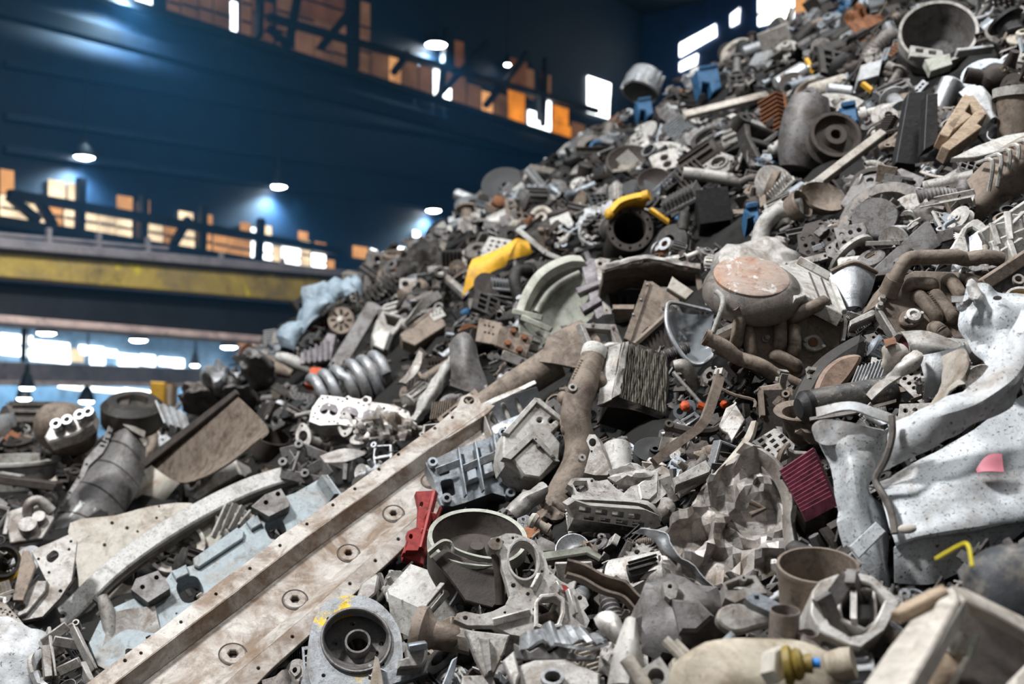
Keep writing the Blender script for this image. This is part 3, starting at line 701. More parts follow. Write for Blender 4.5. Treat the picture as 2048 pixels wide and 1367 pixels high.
# ---- perforated orange plate
f = Fr(25, 1230, 10, 40, .1)
solo('perforated_plate', 'orange beige plate full of punched holes above the torn white sheet', 'plate', f(25, 1230), MB().plate(f, [(-20, 1195), (10, 1205), (35, 1232), (58, 1260), (30, 1262), (-20, 1250)], holes(*[(2 + 9 * i + 4 * (j % 2), 1217 + 8 * j + i * 3, 2.6) for j in range(4) for i in range(4)]), t=.008, ch=.001), WOODL)
# ---- torn white sheet at bottom left
f = Fr(40, 1310, 6, 36, .12)
solo('torn_sheet', 'torn white scratched sheet filling the bottom left corner', 'sheet', f(40, 1310), MB().sheet([[f(-60, 1235, 0), f(0, 1238, .02), f(60, 1258, .03), f(98, 1262, .0)], [f(-60, 1290, 0), f(0, 1295, .04), f(50, 1310, .05), f(95, 1290, .0)], [f(-60, 1340, 0), f(0, 1345, .05), f(50, 1345, .05), f(72, 1345, .02)], [f(-60, 1420, 0), f(0, 1420, .02), f(40, 1420, .02), f(66, 1410, 0)]], 6, .004, amp=.018, sc_=8, crease=.8), WHITE)
# ---- broken bracket frame at bottom left
f = Fr(140, 1300, 4, 35, .14)
t = thing('broken_frame', 'tangled broken casting frame with thin ribs beside the torn white sheet', 'frame', f(140, 1300))
for i, (a, b, w_) in enumerate((((88, 1290), (140, 1258), 14), ((140, 1258), (162, 1250), 14), ((95, 1300), (102, 1367), 16), ((100, 1262), (112, 1360), 7), ((112, 1290), (160, 1290), 10), ((150, 1262), (190, 1345), 9), ((85, 1310), (70, 1350), 8), ((120, 1345), (165, 1330), 14), ((165, 1330), (185, 1372), 12))):
    mb = MB(); mb.bar(f(*a, rnd.uniform(0, .04)), f(*b, rnd.uniform(0, .04)), w_ * f.px, .035); part(t, 'rib', mb, ALU, bevel=.003)
mb = MB(); mb.tube([f(72, 1352, .03), f(80, 1372, .02), f(100, 1378, .02)], .02, 8); part(t, 'curl', mb, GALV)
mb = MB(); pipe_ring(mb, f, 158, 1256, 7, 4, .03, .02); part(t, 'eye', mb, ALU)
mb = MB(); mb.tube(vsm([f(80, 1300, .02), f(66, 1330, .04), f(74, 1362, .03), f(92, 1366, .02)], 4), .012, 8); part(t, 'loop', mb, ALU)
# ---- ring rim and casting with loops at the left
f = Fr(35, 920, 0, 58, .05)
t = thing('ring_rim', 'wide round rim lying flat at the left edge of the heap', 'rim', f(35, 920))
mb = MB(); mb.lathe(f(28, 922), Vector((.0, -.1, 1)), [(.235, -.16), (.26, -.02), (.29, 0), (.29, .018), (.245, .02), (.235, -.16)], 40); part(t, 'rim', mb, CREAM)
mb = MB(); pipe_ring(mb, f, 20, 925, 16, 11, .04, -.1); part(t, 'hub', mb, ALUD)
f = Fr(60, 1040, 10, 40, .05)
t = thing('pipe_bend_casting', 'small dusty casting plate with a pipe loop and round cap at left', 'casting', f(60, 1045))
part(t, 'plate', MB().plate(f, [(20, 1020), (60, 1008), (104, 1006), (108, 1035), (85, 1075), (20, 1085), (14, 1050)], t=.03, ch=.004), ALU)
mb = MB(); mb.tube(vsm([f(55, 1028, 0), f(62, 1018, .05), f(82, 1012, .05), f(104, 1022, .0)], 4), .028, 12); part(t, 'pipe_loop', mb, ALU)
mb = MB(); cyl(mb, f, 58, 1058, 18, .05, 0); part(t, 'cap', mb, ALU)
mb = MB(); cyl(mb, f, 80, 1040, 13, .04, 0); part(t, 'cap', mb, ALU)
f = Fr(20, 1020, -20, 30, .02)
t = thing('strut_frame', 'thin bent triangular strut frame at the left edge', 'frame', f(10, 1040))
for a, b in (((-20, 1005), (22, 1018)), ((22, 1018), (-10, 1062)), ((20, 1020), (10, 1068))):
    mb = MB(); mb.bar(f(*a), f(*b), .02, .015); part(t, 'strut', mb, ALU)
f = Fr(60, 985, 0, 50, .05)
t = thing('crossbar', 'dark brown flat crossbar below the round rim', 'bar', f(60, 985))
mb = MB(); mb.bar(f(-20, 960, .02), f(120, 978, .02), .09, .05); part(t, 'bar', mb, BROWND, bevel=.006)
mb = MB(); mb.bar(f(5, 957, .05), f(50, 964, .05), .04, .01); part(t, 'strip', mb, ALUL)
# ---- cylinder head
f = Fr(725, 830, -6, 38, .10)
t = thing('cylinder_head', 'bright machined cylinder head with valve bores lying below the ribbed coil', 'cylinder head', f(725, 830))
out = [(624, 815), (643, 789), (678, 793), (690, 795), (696, 790), (704, 795), (722, 798), (731, 791), (742, 794), (743, 803), (790, 810), (818, 823), (822, 838), (852, 862), (838, 868), (790, 858), (760, 850), (740, 858), (700, 852), (680, 848), (640, 850), (618, 842)]
bores = [(648, 820, 8), (667, 823, 8), (689, 826, 8), (707, 831, 8), (733, 836, 8)]
part(t, 'block', MB().plate(f, out, [ell(u, v, r, r) for u, v, r in bores] + [ell(694, 797, 3, 3), ell(731, 799, 6, 5), ell(768, 816, 3, 3), ell(811, 823, 3, 3)] + [ell(u, v, 2.2, 2, n=8) for (u, v) in ((645, 797), (685, 802), (727, 810), (638, 812), (627, 833), (668, 842), (630, 826), (652, 809), (745, 823), (702, 816))], t=.09, ch=.003), ALUL)
for i, (u, v) in enumerate(((658, 817), (699, 824), (741, 831), (778, 832))):
    b = part(t, 'combustion_chamber', MB().plate(f.off(.0015), [(u - 18, v + 6), (u - 14, v - 8), (u - 4, v - 13), (u + 14, v - 8), (u + 19, v + 2), (u + 14, v + 8), (u + 4, v + 3), (u - 6, v + 1)], [ell(u, v - 8, 2, 2, n=8)], t=.003, ch=.001), LILAC)
for u, v, r in bores:
    b = part(t, 'valve_seat', MB().lathe(f(u, v, -.02), f.n, [(r * f.px * .72, 0), (r * f.px, .021), (r * f.px * 1.12, .022), (r * f.px * 1.12, .018), (r * f.px * .7, -.03)], 20), ALUD)
for (u, v, a) in ((655, 794, 20), (676, 798, -10), (717, 805, 30), (738, 808, -15), (758, 811, 20), (800, 818, 25), (635, 837, 0), (658, 842, 15), (675, 845, 20), (697, 849, 10)):
    p = [(u - 4, v - 2), (u + 4, v - 1), (u, v + 3)]
    part(t, 'coolant_port', MB().plate(f.off(.001), p, t=.004, ch=0), DARK)
# exhaust ports in front
for (u, v, lb, sp) in ((650, 858, 'middle one of three oval exhaust flanges with an open port below the cylinder head', 'm'), (690, 848, 'oval exhaust flange with one open port, right of the three below the cylinder head', 'r'), (606, 872, 'oval exhaust flange with one open port, left of the three below the cylinder head', 'l')):
    g = Fr(u, v, -14, 22, .15)
    t = thing('exhaust_flange', lb, 'flange', g(u, v), 'exhaust flanges below the cylinder head')
    o2 = smooth([(u - 3, v - 27), (u + 8, v - 22), (u + 16, v - 2), (u + 12, v + 16), (u - 2, v + 25), (u - 12, v + 15), (u - 15, v - 4), (u - 10, v - 18)], 3)
    part(t, 'flange', MB().plate(g, o2, [ell(u, v, 9, 12, 8), ell(u - 2, v - 21, 2.5, 2.5, n=8), ell(u, v + 19, 2.5, 2.5, n=8)], t=.025, ch=.004), ALU)
    mb = MB(); mb.tube(vsm([g(u, v, -.012), g(u + 8, v + 2, -.08), g(u + 26, v - 4, -.16)], 4), 13 * g.px, 14, wall=.006); part(t, 'pipe', mb, ALU)
# wavy tube stub left
g = Fr(605, 828, -30, 20, .1)
t = thing('pipe_stub', 'thin dusty pipe stub poking out left of the cylinder head', 'pipe', g(600, 830))
mb = MB(); mb.tube([g(592, 832), g(628, 820, -.02)], .016, 12, wall=.004); part(t, 'pipe', mb, ALU)
# ---- coil bellows
f = Fr(705, 765, 20, 20, .04)
t = thing('ribbed_coil', 'grey thick tube coil wound in five fat turns', 'coil', f(705, 765))
A_, B_ = f(645, 785, -.06), f(765, 752, .0)
axx = (B_ - A_); L = axx.length; axd = axx.normalized()
e1 = (f.y - axd * f.y.dot(axd)).normalized(); e2 = axd.cross(e1)
pts = []; Rr = 47 * f.px
for i in range(150):
    a = i / 149; th = 2 * pi * 5.3 * a
    gap = a + (.06 if a > .42 else 0)
    pts.append(A_ + axd * (L * (gap - .06)) + e1 * (Rr * (.86 + .14 * a) * cos(th)) + e2 * (Rr * (.86 + .14 * a) * sin(th)))
part(t, 'tube', MB().tube(pts, 10.5 * f.px, 12), GALV)
c0 = B_ + axd * .03
part(t, 'end_drum', MB().lathe(c0, axd, [(0, -.24), (Rr * .72, -.24), (Rr * .93, -.02), (Rr * .96, 0), (Rr * .9, .008), (Rr * .84, -.05), (Rr * .8, -.07), (0, -.07)], 32), ALUD)
mb = MB(); mb.tube([c0 + e1 * (Rr * .2) - axd * .06, c0 + e1 * (Rr * .22) + axd * .02], .014, 12, wall=.004); part(t, 'nipple', mb, GALV)
# ---- crumpled foil
f = Fr(770, 855, -5, 35, .14)
solo('crumpled_foil', 'crumpled shiny beige metal foil over the right end of the cylinder head', 'foil', f(770, 855), MB().sheet([[f(716, 850, 0), f(745, 832, .05), f(790, 838, .04), f(848, 856, 0)], [f(715, 870, .02), f(750, 855, .09), f(800, 862, .05), f(850, 868, .0)], [f(722, 888, 0), f(760, 890, .05), f(800, 885, .03), f(835, 880, -.02)]], 7, .003, amp=.05, sc_=14, crease=1.2), CRUSH)
# ---- lattice bracket under
f = Fr(640, 925, 0, 25, .10)
t = thing('ribbed_bracket', 'dark triangular bracket with open ribs right of the curved beam end', 'bracket', f(640, 925))
for a, b, wd_ in (((562, 905), (605, 895), 14), ((600, 893), (692, 930), 9), ((692, 930), (690, 962), 9), ((562, 945), (640, 962), 8), ((604, 900), (590, 945), 6), ((618, 940), (645, 925), 5), ((645, 925), (660, 950), 5), ((585, 935), (612, 900), 5), ((575, 905), (600, 945), 5)):
    mb = MB(); mb.bar(f(*a, .0), f(*b, .0), wd_ * f.px, .05); part(t, 'rib', mb, ALUD, bevel=.002)
for u, v in ((600, 893), (568, 928), (612, 951)):
    mb = MB(); pipe_ring(mb, f, u, v, 9, 4, .06, -.02); part(t, 'eye', mb, ALUD)
f = Fr(705, 910, 0, 40, .04)
solo('bent_strap', 'pale bent strap lying on top of the dark ribbed bracket', 'strap', f(700, 912), MB().sheet([[f(640, 912, 0), f(690, 902, .02), f(740, 905, 0)], [f(650, 925, 0), f(695, 925, .01), f(745, 902, 0)]], 4, .004), ALU)
# ---- long trough behind
f = Fr.p3((290, 920, 7.0), (490, 790, 6.35), (505, 860, 5.95))
t = thing('metal_trough', 'long dark brown metal trough with a flanged edge leaning behind the twin port block', 'trough', f(395, 860))
part(t, 'wall', MB().sheet([[f(290, 918, 0), f(380, 850, 0), f(468, 785, 0)], [f(325, 945, -.12), f(400, 900, -.12), f(500, 830, -.12)], [f(400, 945, -.05), f(450, 915, -.05), f(508, 868, -.05)]], 4, .01), BROWN)
part(t, 'edge_flange', MB().plate(f.off(.01), [(278, 924), (380, 846), (470, 778), (474, 786), (384, 858), (290, 932)], t=.02, ch=.003), BROWND)
# ---- white paddle and cover by the trough
f = Fr(520, 870, 10, 30, .04)
t = thing('dark_drum_ring', 'dark oval drum ring between the trough and the cylinder head', 'drum', f(535, 880))
mb = MB(); mb.lathe(f(540, 880, -.05), Vector((.3, -.35, .85)), [(.10, -.08), (.115, -.05), (.12, .06), (.11, .06), (.10, -.08)], 30); part(t, 'drum_wall', mb, BROWND)
# ---- U channel with flutes
f = Fr(985, 835, -6, 30, .06)
t = thing('fluted_trough', 'bright fluted grey aluminium trough with a torn rim above the ribbed gearbox cover', 'trough', f(985, 835))
part(t, 'back_wall', MB().sheet([[f(905, 850, -.02), f(965, 805, -.02), f(1020, 785, -.02), f(1072, 768, -.02)], [f(905, 875, -.08), f(960, 838, -.08), f(1030, 815, -.08), f(1090, 798, -.08)], [f(898, 890, -.03), f(950, 868, -.03), f(1040, 835, -.03), f(1092, 812, -.03)]], 5, .008), GALV)
for (u, v) in ((948, 833), (975, 820), (1003, 810), (1030, 800)):
    mb = MB(); mb.tube([f(u, v - 12, -.035), f(u + 14, v + 18, -.06)], .011, 8); part(t, 'flute', mb, ALU)
part(t, 'torn_rim', MB().sheet([[f(886, 868, .03), f(930, 832, .03), f(990, 796, .0), f(1070, 762, 0)], [f(888, 876, .03), f(935, 842, .02), f(995, 803, .0), f(1073, 768, 0)]], 6, .006, amp=.006, sc_=22), ALUL)
part(t, 'front_lip', MB().plate(f.off(.03), [(890, 868), (905, 862), (925, 885), (932, 884), (1000, 845), (1020, 846), (1030, 838), (1025, 852), (930, 898), (912, 893), (886, 880)], t=.02, ch=.003), ALUL)
part(t, 'bottom_lip', MB().plate(f.off(.02), [(932, 880), (1000, 843), (1040, 828), (1030, 845), (1010, 856), (936, 890)], t=.012, ch=.002), STEELG)
# ---- ribbed gearbox cover
f = Fr(935, 935, 6, 28, .16)
t = thing('gearbox_cover', 'grey ribbed gearbox cover with corner ears on the upper part of the channel rail', 'cover', f(935, 935))
body = [(850, 925), (868, 918), (905, 900), (985, 872), (1003, 862), (1012, 868), (1012, 890), (1000, 960), (1030, 985), (1020, 995), (985, 985), (930, 1005), (905, 1012), (882, 1010), (872, 985), (868, 960)]
part(t, 'body', MB().plate(f, body, [rrect(888, 943, 22, 12, -18, .3), rrect(896, 975, 26, 34, -12, .25), [(981, 935), (1000, 920), (1002, 945), (990, 958), (980, 955)]], t=.10, ch=.008), STEELG)
for i in range(2):
    for j in range(2):
        u, v = 934 + i * 32 - j * -6, 925 + j * 34 - i * 12
        b = MB(); b.plate(f.off(-.0), [(u - 14, v - 14), (u + 14, v - 24), (u + 20, v + 4), (u - 8, v + 15)], t=.03, ch=.012, w=.03); part(t, 'raised_panel', b, STEELG)
for a, b in (((915, 905), (930, 1000)), ((948, 892), (965, 990)), ((985, 876), (1000, 975)), ((872, 950), (925, 930)), ((925, 945), (995, 915))):
    mb = MB(); mb.bar(f(*a, .035), f(*b, .035), .008, .03); part(t, 'rib', mb, STEELG, bevel=.002)
for u, v in ((865, 929), (893, 1001), (1005, 870), (1020, 990)):
    mb = MB(); pipe_ring(mb, f, u, v, 10, 5, .12, -.09); part(t, 'corner_ear', mb, STEELG)
# ---- dirty boxed casting
f = Fr(1065, 880, 18, 25, .12)
t = thing('boxed_casting', 'mud spattered white boxed casting with a raised angular front flange', 'casting', f(1065, 880))
part(t, 'body', MB().plate(f, [(1008, 862), (1070, 796), (1078, 796), (1124, 832), (1120, 850), (1105, 865), (1122, 885), (1118, 925), (1082, 958), (1050, 955), (1012, 928), (1006, 905)], [rrect(1106, 838, 18, 8, -40, .4), ell(1080, 840, 5, 4)], t=.14, ch=.006), CREAM)
part(t, 'front_flange', MB().plate(f.off(.03), [(1006, 914), (1062, 862), (1068, 862), (1120, 922), (1112, 922), (1066, 876), (1022, 918)], holes((1072, 878, 3), (1098, 900, 3)), t=.04, ch=.003), CREAM)
part(t, 'front_cover', MB().plate(f.off(.02), [(1025, 918), (1066, 880), (1110, 922), (1090, 945), (1080, 955), (1048, 950)], t=.04, ch=.006), CREAM)
part(t, 'top_rim', MB().plate(f.off(.012), [(1006, 864), (1070, 794), (1080, 796), (1126, 834), (1120, 840), (1074, 804), (1018, 868)], t=.03, ch=.002), ALUL)
for u, v in ((1072, 897), (1100, 918)): bolt(t, f, u, v, 4, .02)
f2 = Fr(1090, 815, 30, 30, .08)
solo('bent_bracket', 'small grey bent bracket behind the mud spattered boxed casting', 'bracket', f2(1100, 815), MB().plate(f2, [(1080, 812), (1108, 795), (1122, 806), (1128, 830), (1118, 830), (1108, 812), (1090, 824)], t=.03, ch=.003), ALUD)
# ---- exhaust manifold pipe
f = Fr(1150, 850, 6, 28, .10)
t = thing('exhaust_manifold', 'upright brown cast exhaust manifold pipe with raised numbers left of the finned core', 'manifold', f(1150, 980))
path = vsm([f(1186, 716, .03), f(1178, 742, .03), f(1165, 778, .03), f(1152, 815, .03), f(1150, 850, .02), f(1160, 885, .0), f(1156, 925, -.01), f(1140, 965, -.02), f(1122, 1000, -.05)], 4)
radp = [26, 27, 30, 30, 31, 30, 31, 35, 38]
part(t, 'pipe', MB().tube(path, [r * f.px for r in np.interp(np.linspace(0, 8, len(path)), range(9), radp)], 22), BROWN)
up_ = (f(1186, 716, .03) - f(1178, 742, .03)).normalized(); c = f(1187, 712, .03); r0 = 26 * f.px
part(t, 'collar', MB().lathe(c, up_, [(r0 * .75, -.02), (r0 * 1.0, -.03), (r0 * 1.06, -.02), (r0 * 1.06, .012), (r0 * .98, .02), (r0 * .8, .02), (r0 * .75, -.02)], 28), CREAM)
part(t, 'side_chamber', MB().blob(f(1190, 762, .015), f.x * (24 * f.px), (f.y * .5 - f.x * .2) * (60 * f.px), f.n * .045, 16, 12), BROWN)
fb = f.off(.075)
mb = MB(); pipe_ring(mb, f, 1139, 797, 9, 4.5, .03, .06); b = part(t, 'sensor_boss', mb, ALU)
for pts, w_ in (((1120, 800), .02), ((1125, 850), .01), ((1127, 862), .015)):
    mb = MB(); mb.blob(f(pts[0] + 4, pts[1], .02), f.x * .022, f.y * .028, f.n * .02); part(t, 'lug', mb, BROWN)
# raised cast digits
def digit(d, u, v, h, fr, ang=0):
    seg = {'0': 'abcdef', '7': 'abc', '3': 'abgcd'}[d]; c_, s_ = cos(radians(ang)), sin(radians(ang)); w_ = h * .5
    P = {'a': ((-1, -1), (1, -1)), 'b': ((1, -1), (1, 0)), 'c': ((1, 0), (1, 1)), 'd': ((-1, 1), (1, 1)), 'e': ((-1, 0), (-1, 1)), 'f': ((-1, -1), (-1, 0)), 'g': ((-1, 0), (1, 0))}
    mb = MB()
    for k in seg:
        q = [(u + x * w_ * c_ - y * h * s_, v + x * w_ * s_ + y * h * c_) for x, y in P[k]]
        mb.tube([fr(*q[0]), fr(*q[1])], .0022, 6)
    return mb
for d, u, v in (('0', 1142, 822), ('7', 1143, 830), ('7', 1144, 837.5), ('3', 1146, 845)):
    part(t, 'cast_digit', digit(d, u, v + 11, 3.4, lambda a, b: f(a, b, .0715), 80), BROWN)
for i in range(8):
    u, v = 1156.5 - i * 2.5, 738 + i * 5
    part(t, 'cast_letter', MB().tube([f(u - 1, v - 1.5, .066), f(u + 3, v + .4, .071)], 1.1 * f.px, 6), BROWN)
mb = MB(); mb.blob(f(1112, 1015, -.02), f.x * (34 * f.px), f.y * (30 * f.px), f.n * .06, 16, 10, amp=.25, seed=3); part(t, 'lower_chamber', mb, BROWN)
mb = MB(); mb.blob(f(1105, 1035, .0), f.x * (30 * f.px), f.y * (20 * f.px), f.n * .05, 14, 9, amp=.4, seed=6); part(t, 'outlet_lump', mb, BROWN)
bolt(t, f, 1082, 1010, 7, .02, .03, BROWN)
# ---- large duct pipe
f = Fr(1110, 740, -10, 28, .0)
t = thing('duct_pipe', 'large brown duct pipe widening into a square flanged mouth', 'duct', f(1110, 740))
pa = [f(960, 812, -.02), f(1040, 762, -.02), f(1110, 718, -.02)]
part(t, 'pipe', MB().tube(vsm(pa, 4), [.062, .075, .08], 22), BROWN)
V0 = [f(1095, 700, .06), f(1135, 770, .0), f(1140, 770, -.12), f(1092, 702, -.10)]
V1 = [f(1160, 655, .06), f(1205, 735, .05), f(1215, 735, -.14), f(1165, 655, -.12)]
mb = MB(); mb.sheet([[f(1085, 735, .04), f(1098, 700, .06), f(1112, 690, .05)], [f(1120, 745, .06), f(1140, 690, .07), f(1150, 664, .05)], [f(1175, 755, .05), f(1205, 705, .05), f(1165, 655, .05)]], 5, .02); part(t, 'transition', mb, BROWN)
fm = Fr(1205, 680, 35, 25, .06)
mb = MB(); mb.plate(fm, [(1160, 645), (1232, 648), (1252, 700), (1205, 735), (1195, 730)], [[(1172, 656), (1222, 660), (1238, 697), (1208, 716), (1198, 712)]], t=.035, ch=.003); b = part(t, 'mouth_flange', mb, ALU)
for u, v in ((1226, 656), (1185, 650)): bolt(b, fm, u, v, 4, 0, .012, BROWN)
mb = MB(); mb.tube(vsm([fm(1200, 700, -.03), fm(1220, 690, -.01), fm(1242, 694, .0)], 4), .018, 10); part(t, 'inner_tube', mb, ALUL)
# ---- finned core block
f = Fr(1270, 760, 18, 18, .10)
t = thing('finned_core', 'charred finned radiator core block with a pale chipped side', 'radiator core', f(1270, 760))
n_ = f.n; fc = [(1242, 690), (1258, 680), (1300, 695), (1336, 712), (1340, 770), (1330, 830), (1290, 815), (1226, 795), (1232, 745)]
part(t, 'core', MB().plate(f.off(-.012), fc, t=.2, ch=.004, back=f.n * -.16 + f.y * -.05), DARK)
FINM = metal('dirty_fin_metal', '#8f897c', '#2c2824', .55, 14, .4, .55, .6, s2=45)
for i in range(22):
    k = i / 21; u0 = 1249 + 84 * k; u1 = 1232 + 98 * k; v0 = 684 + 28 * k + rnd.uniform(-3, 3); v1 = 794 + 34 * k + rnd.uniform(-4, 4)
    row = [[f(u0 + (u1 - u0) * q / 7 + .5 * sin(q * 2 + i), v0 + (v1 - v0) * q / 7, .003 * sin(q * 1.7 + i * 2) + e) for q in range(8)] for e in (.004, -.03)]
    part(t, 'fin', MB().sheet(row, 2, .005, amp=.004, sc_=40, seed=i), FINM)
part(t, 'side_plate', MB().sheet([[f(1242, 688, .0), f(1236, 735, .0), f(1224, 800, .0)], [f(1222, 692, -.02), f(1215, 742, -.03), f(1202, 808, -.03)]], 6, .012, amp=.012, sc_=20), CREAM)
part(t, 'chipped_edge', MB().sheet([[f(1252, 686, .008), f(1244, 740, .008), f(1236, 790, .008)], [f(1242, 688, .012), f(1232, 742, .012), f(1222, 798, .012)]], 6, .01, amp=.01, sc_=30), CREAM)
part(t, 'bottom_plate', MB().sheet([[f(1204, 808, -.03), f(1260, 818, .0), f(1322, 838, .0)], [f(1226, 792, .01), f(1285, 812, .01), f(1332, 828, .01)]], 5, .012, amp=.008, sc_=20), DARK)
f2 = Fr(1345, 705, 0, 20, .02)
solo('corrugated_hose', 'short grey corrugated hose behind the finned core', 'hose', f2(1345, 710), (lambda mb: mb.tube([f2(1325 + 1.2 * i, 712 - .4 * i) for i in range(44)], [10.5 * f2.px + .004 * sin(i * 1.9) for i in range(44)], 14))(MB()), ALUD)
# ---- intake manifold
f = Fr(1240, 985, 10, 28, .20)
t = thing('intake_manifold', 'pale cast intake manifold with square ports and a ribbed underside', 'manifold', f(1240, 1020))
top = [(1135, 968), (1142, 958), (1150, 955), (1185, 955), (1192, 962), (1215, 958), (1232, 975), (1248, 985), (1262, 972), (1275, 968), (1278, 955), (1310, 938), (1325, 930), (1338, 938), (1342, 955), (1335, 985), (1312, 1006), (1295, 1008), (1190, 998), (1152, 992), (1146, 975)]
part(t, 'top_plate', MB().plate(f, top, [[(1146, 966), (1150, 961), (1174, 961), (1179, 978), (1166, 986), (1154, 982)]] + holes((1142, 960, 2.5), (1184, 961, 3), (1170, 995, 3), (1298, 1001, 3.5), (1280, 966, 3), (1317, 938, 5), (1319, 949, 3), (1300, 945, 2)), t=.035, ch=.004), ALUL)
part(t, 'body', MB().plate(f.off(-.02), [(1150, 985), (1180, 960), (1215, 958), (1245, 985), (1275, 970), (1312, 945), (1340, 950), (1342, 1000), (1325, 1040), (1240, 1035), (1150, 1030)], t=.12, ch=.01), ALU)
part(t, 'side_plate', MB().plate(f.off(.01), [(1276, 968), (1308, 940), (1318, 942), (1316, 985), (1300, 1000), (1282, 998)], t=.02, ch=.004), ALUL)
fl = Fr(1235, 1030, 12, -5, .24)
part(t, 'ribbed_skirt', MB().plate(fl, [(1135, 1010), (1150, 1000), (1180, 1010), (1290, 1018), (1318, 1030), (1322, 1052), (1300, 1060), (1230, 1048), (1150, 1038)], [rrect(1170 + 33 * i, 1019 + 4.5 * i, 24, 12, 8, .2) for i in range(4)] + [rrect(1178 + 33 * i, 1036 + 4 * i, 24, 9, 8, .2) for i in range(4)], t=.06, ch=.003), ALU)
part(t, 'lower_lip', MB().sheet([[f(1140, 1000, .02), f(1200, 1005, .02), f(1290, 1012, .02), f(1320, 1040, .0)], [f(1136, 1012, .03), f(1200, 1016, .035), f(1285, 1024, .035), f(1312, 1048, .0)]], 4, .01), ALU)
part(t, 'riser', MB().plate(Fr(1195, 910, -25, 20, .22), [(1168, 945), (1180, 900), (1172, 880), (1178, 868), (1190, 868), (1200, 885), (1222, 940), (1215, 950), (1190, 950)], [ell(1185, 884, 7, 8), ell(1183, 902, 3, 3)], t=.07, ch=.006), ALU)
mb = MB(); pipe_ring(mb, f, 1160, 924, 8, 3, .015, .02); part(t, 'eye', mb, ALU)
mb = MB(); mb.tube([f(1330, 955, .0), f(1352, 998, -.02)], .022, 12); part(t, 'side_pipe', mb, ALU)
part(t, 'side_lug', MB().blob(f(1335, 1015, -.02), f.x * .03, f.y * .04, f.n * .04, amp=.3), ALU)
mb = MB(); mb.tube(vsm([f(1340, 1005, -.03), f(1376, 1022, -.01), f(1382, 1030, -.01), f(1362, 1050, -.02)], 2), .007, 8); part(t, 'wire_bail', mb, ALU)
# rusty cup
f = Fr(1235, 920, 0, 35, .04)
t = thing('open_sleeve', 'open round sleeve rusty orange inside behind the pale intake manifold', 'sleeve', f(1235, 930))
o3 = f(1238, 945, 0); axis = (f(1233, 890, .0) - o3)
part(t, 'wall', MB().lathe(o3, axis, [(26 * f.px, -.03), (29 * f.px, .10), (28.5 * f.px, .105), (27 * f.px, .10), (24 * f.px, -.03), (26 * f.px, -.03)], 30), CREAM)
part(t, 'rusty_liner', MB().lathe(o3, axis, [(26.7 * f.px, .10), (24 * f.px, .0), (0, .0)], 30), RUST)
f = Fr(1270, 965, 10, 30, .14)
solo('stone_lump', 'lumpy brown casting scrap just behind the pale intake manifold', 'lump', f(1268, 960), MB().blob(f(1268, 955, .0), f.x * .075, f.y * .035, f.n * .05, 16, 10, amp=.5, seed=9), ALU)
# ---- folded dirty bracket under manifold
f = Fr(1060, 1005, 0, 35, .06)
solo('crushed_channel', 'crushed grey channel piece lying left of the brown manifold outlet', 'channel', f(1055, 1000), MB().sheet([[f(1085, 965, 0), f(1092, 985, .03), f(1080, 1000, 0)], [f(1040, 1000, .02), f(1050, 1015, .06), f(1052, 1030, .02)], [f(1015, 1022, 0), f(1022, 1032, .03), f(1040, 1042, 0)]], 6, .006, amp=.02, sc_=14), ALU)
# ---- red bracket
f = Fr(845, 1050, 16, 28, .16)
t = thing('red_bracket', 'bright red painted ribbed bracket lying across the channel rail edge', 'bracket', f(845, 1050))
part(t, 'top_block', MB().plate(f, [(832, 982), (870, 980), (875, 985), (862, 1010), (845, 1060), (825, 1105), (806, 1105), (812, 1085), (820, 1065), (836, 1055), (838, 1010)], [ell(843, 1008, 6, 9, 20)], t=.04, ch=.005), RED)
part(t, 'lower_flange', MB().plate(f.off(-.03), [(806, 1100), (830, 1108), (860, 1060), (880, 1010), (885, 1015), (870, 1060), (852, 1112), (848, 1130), (830, 1122), (808, 1112)], t=.05, ch=.004), RED)
part(t, 'web', MB().plate(f.off(.02), [(815, 1062), (835, 1052), (846, 1072), (836, 1100), (812, 1100), (818, 1080)], [ell(822, 1072, 4, 5)], t=.05, ch=.005), RED)
for (a, b) in (((870, 985), (842, 1100)), ((850, 1030), (870, 1038)), ((840, 1066), (862, 1072))):
    mb = MB(); mb.bar(f(*a, .012), f(*b, .012), .012, .03); part(t, 'rib', mb, RED, bevel=.002)
# ---- large dark dish
nz = Vector((.08, -.48, .87)).normalized(); o3 = W(955, 1080, 3.55)
t = thing('pulley_dish', 'large dark round pulley dish with a pale rim under the timing cover', 'dish', o3)
k_ = 3.55 / F
part(t, 'dish', MB().lathe(o3, nz, [(0, -.06), (38 * k_, -.055), (70 * k_, -.05), (82 * k_, -.03), (92 * k_, .012), (99 * k_, .014), (100 * k_, .0), (98 * k_, -.1), (80 * k_, -.16), (40 * k_, -.2), (0, -.2)], 48), BROWND)
part(t, 'rim', MB().lathe(o3, nz, [(91 * k_, .013), (99.5 * k_, .016), (101 * k_, .0), (100 * k_, -.03), (99 * k_, 0), (91 * k_, .013)], 48), GREENP)
part(t, 'hub', MB().lathe(o3, nz, [(0, -.02), (14 * k_, -.02), (22 * k_, -.055), (0, -.06)], 24), BROWND)
part(t, 'cleat', MB().box(o3 + Vector((0.02, .135, .0)), Vector((.025, 0, 0)), Vector((0, .01, .004)), Vector((0, 0, .008))), CREAM)
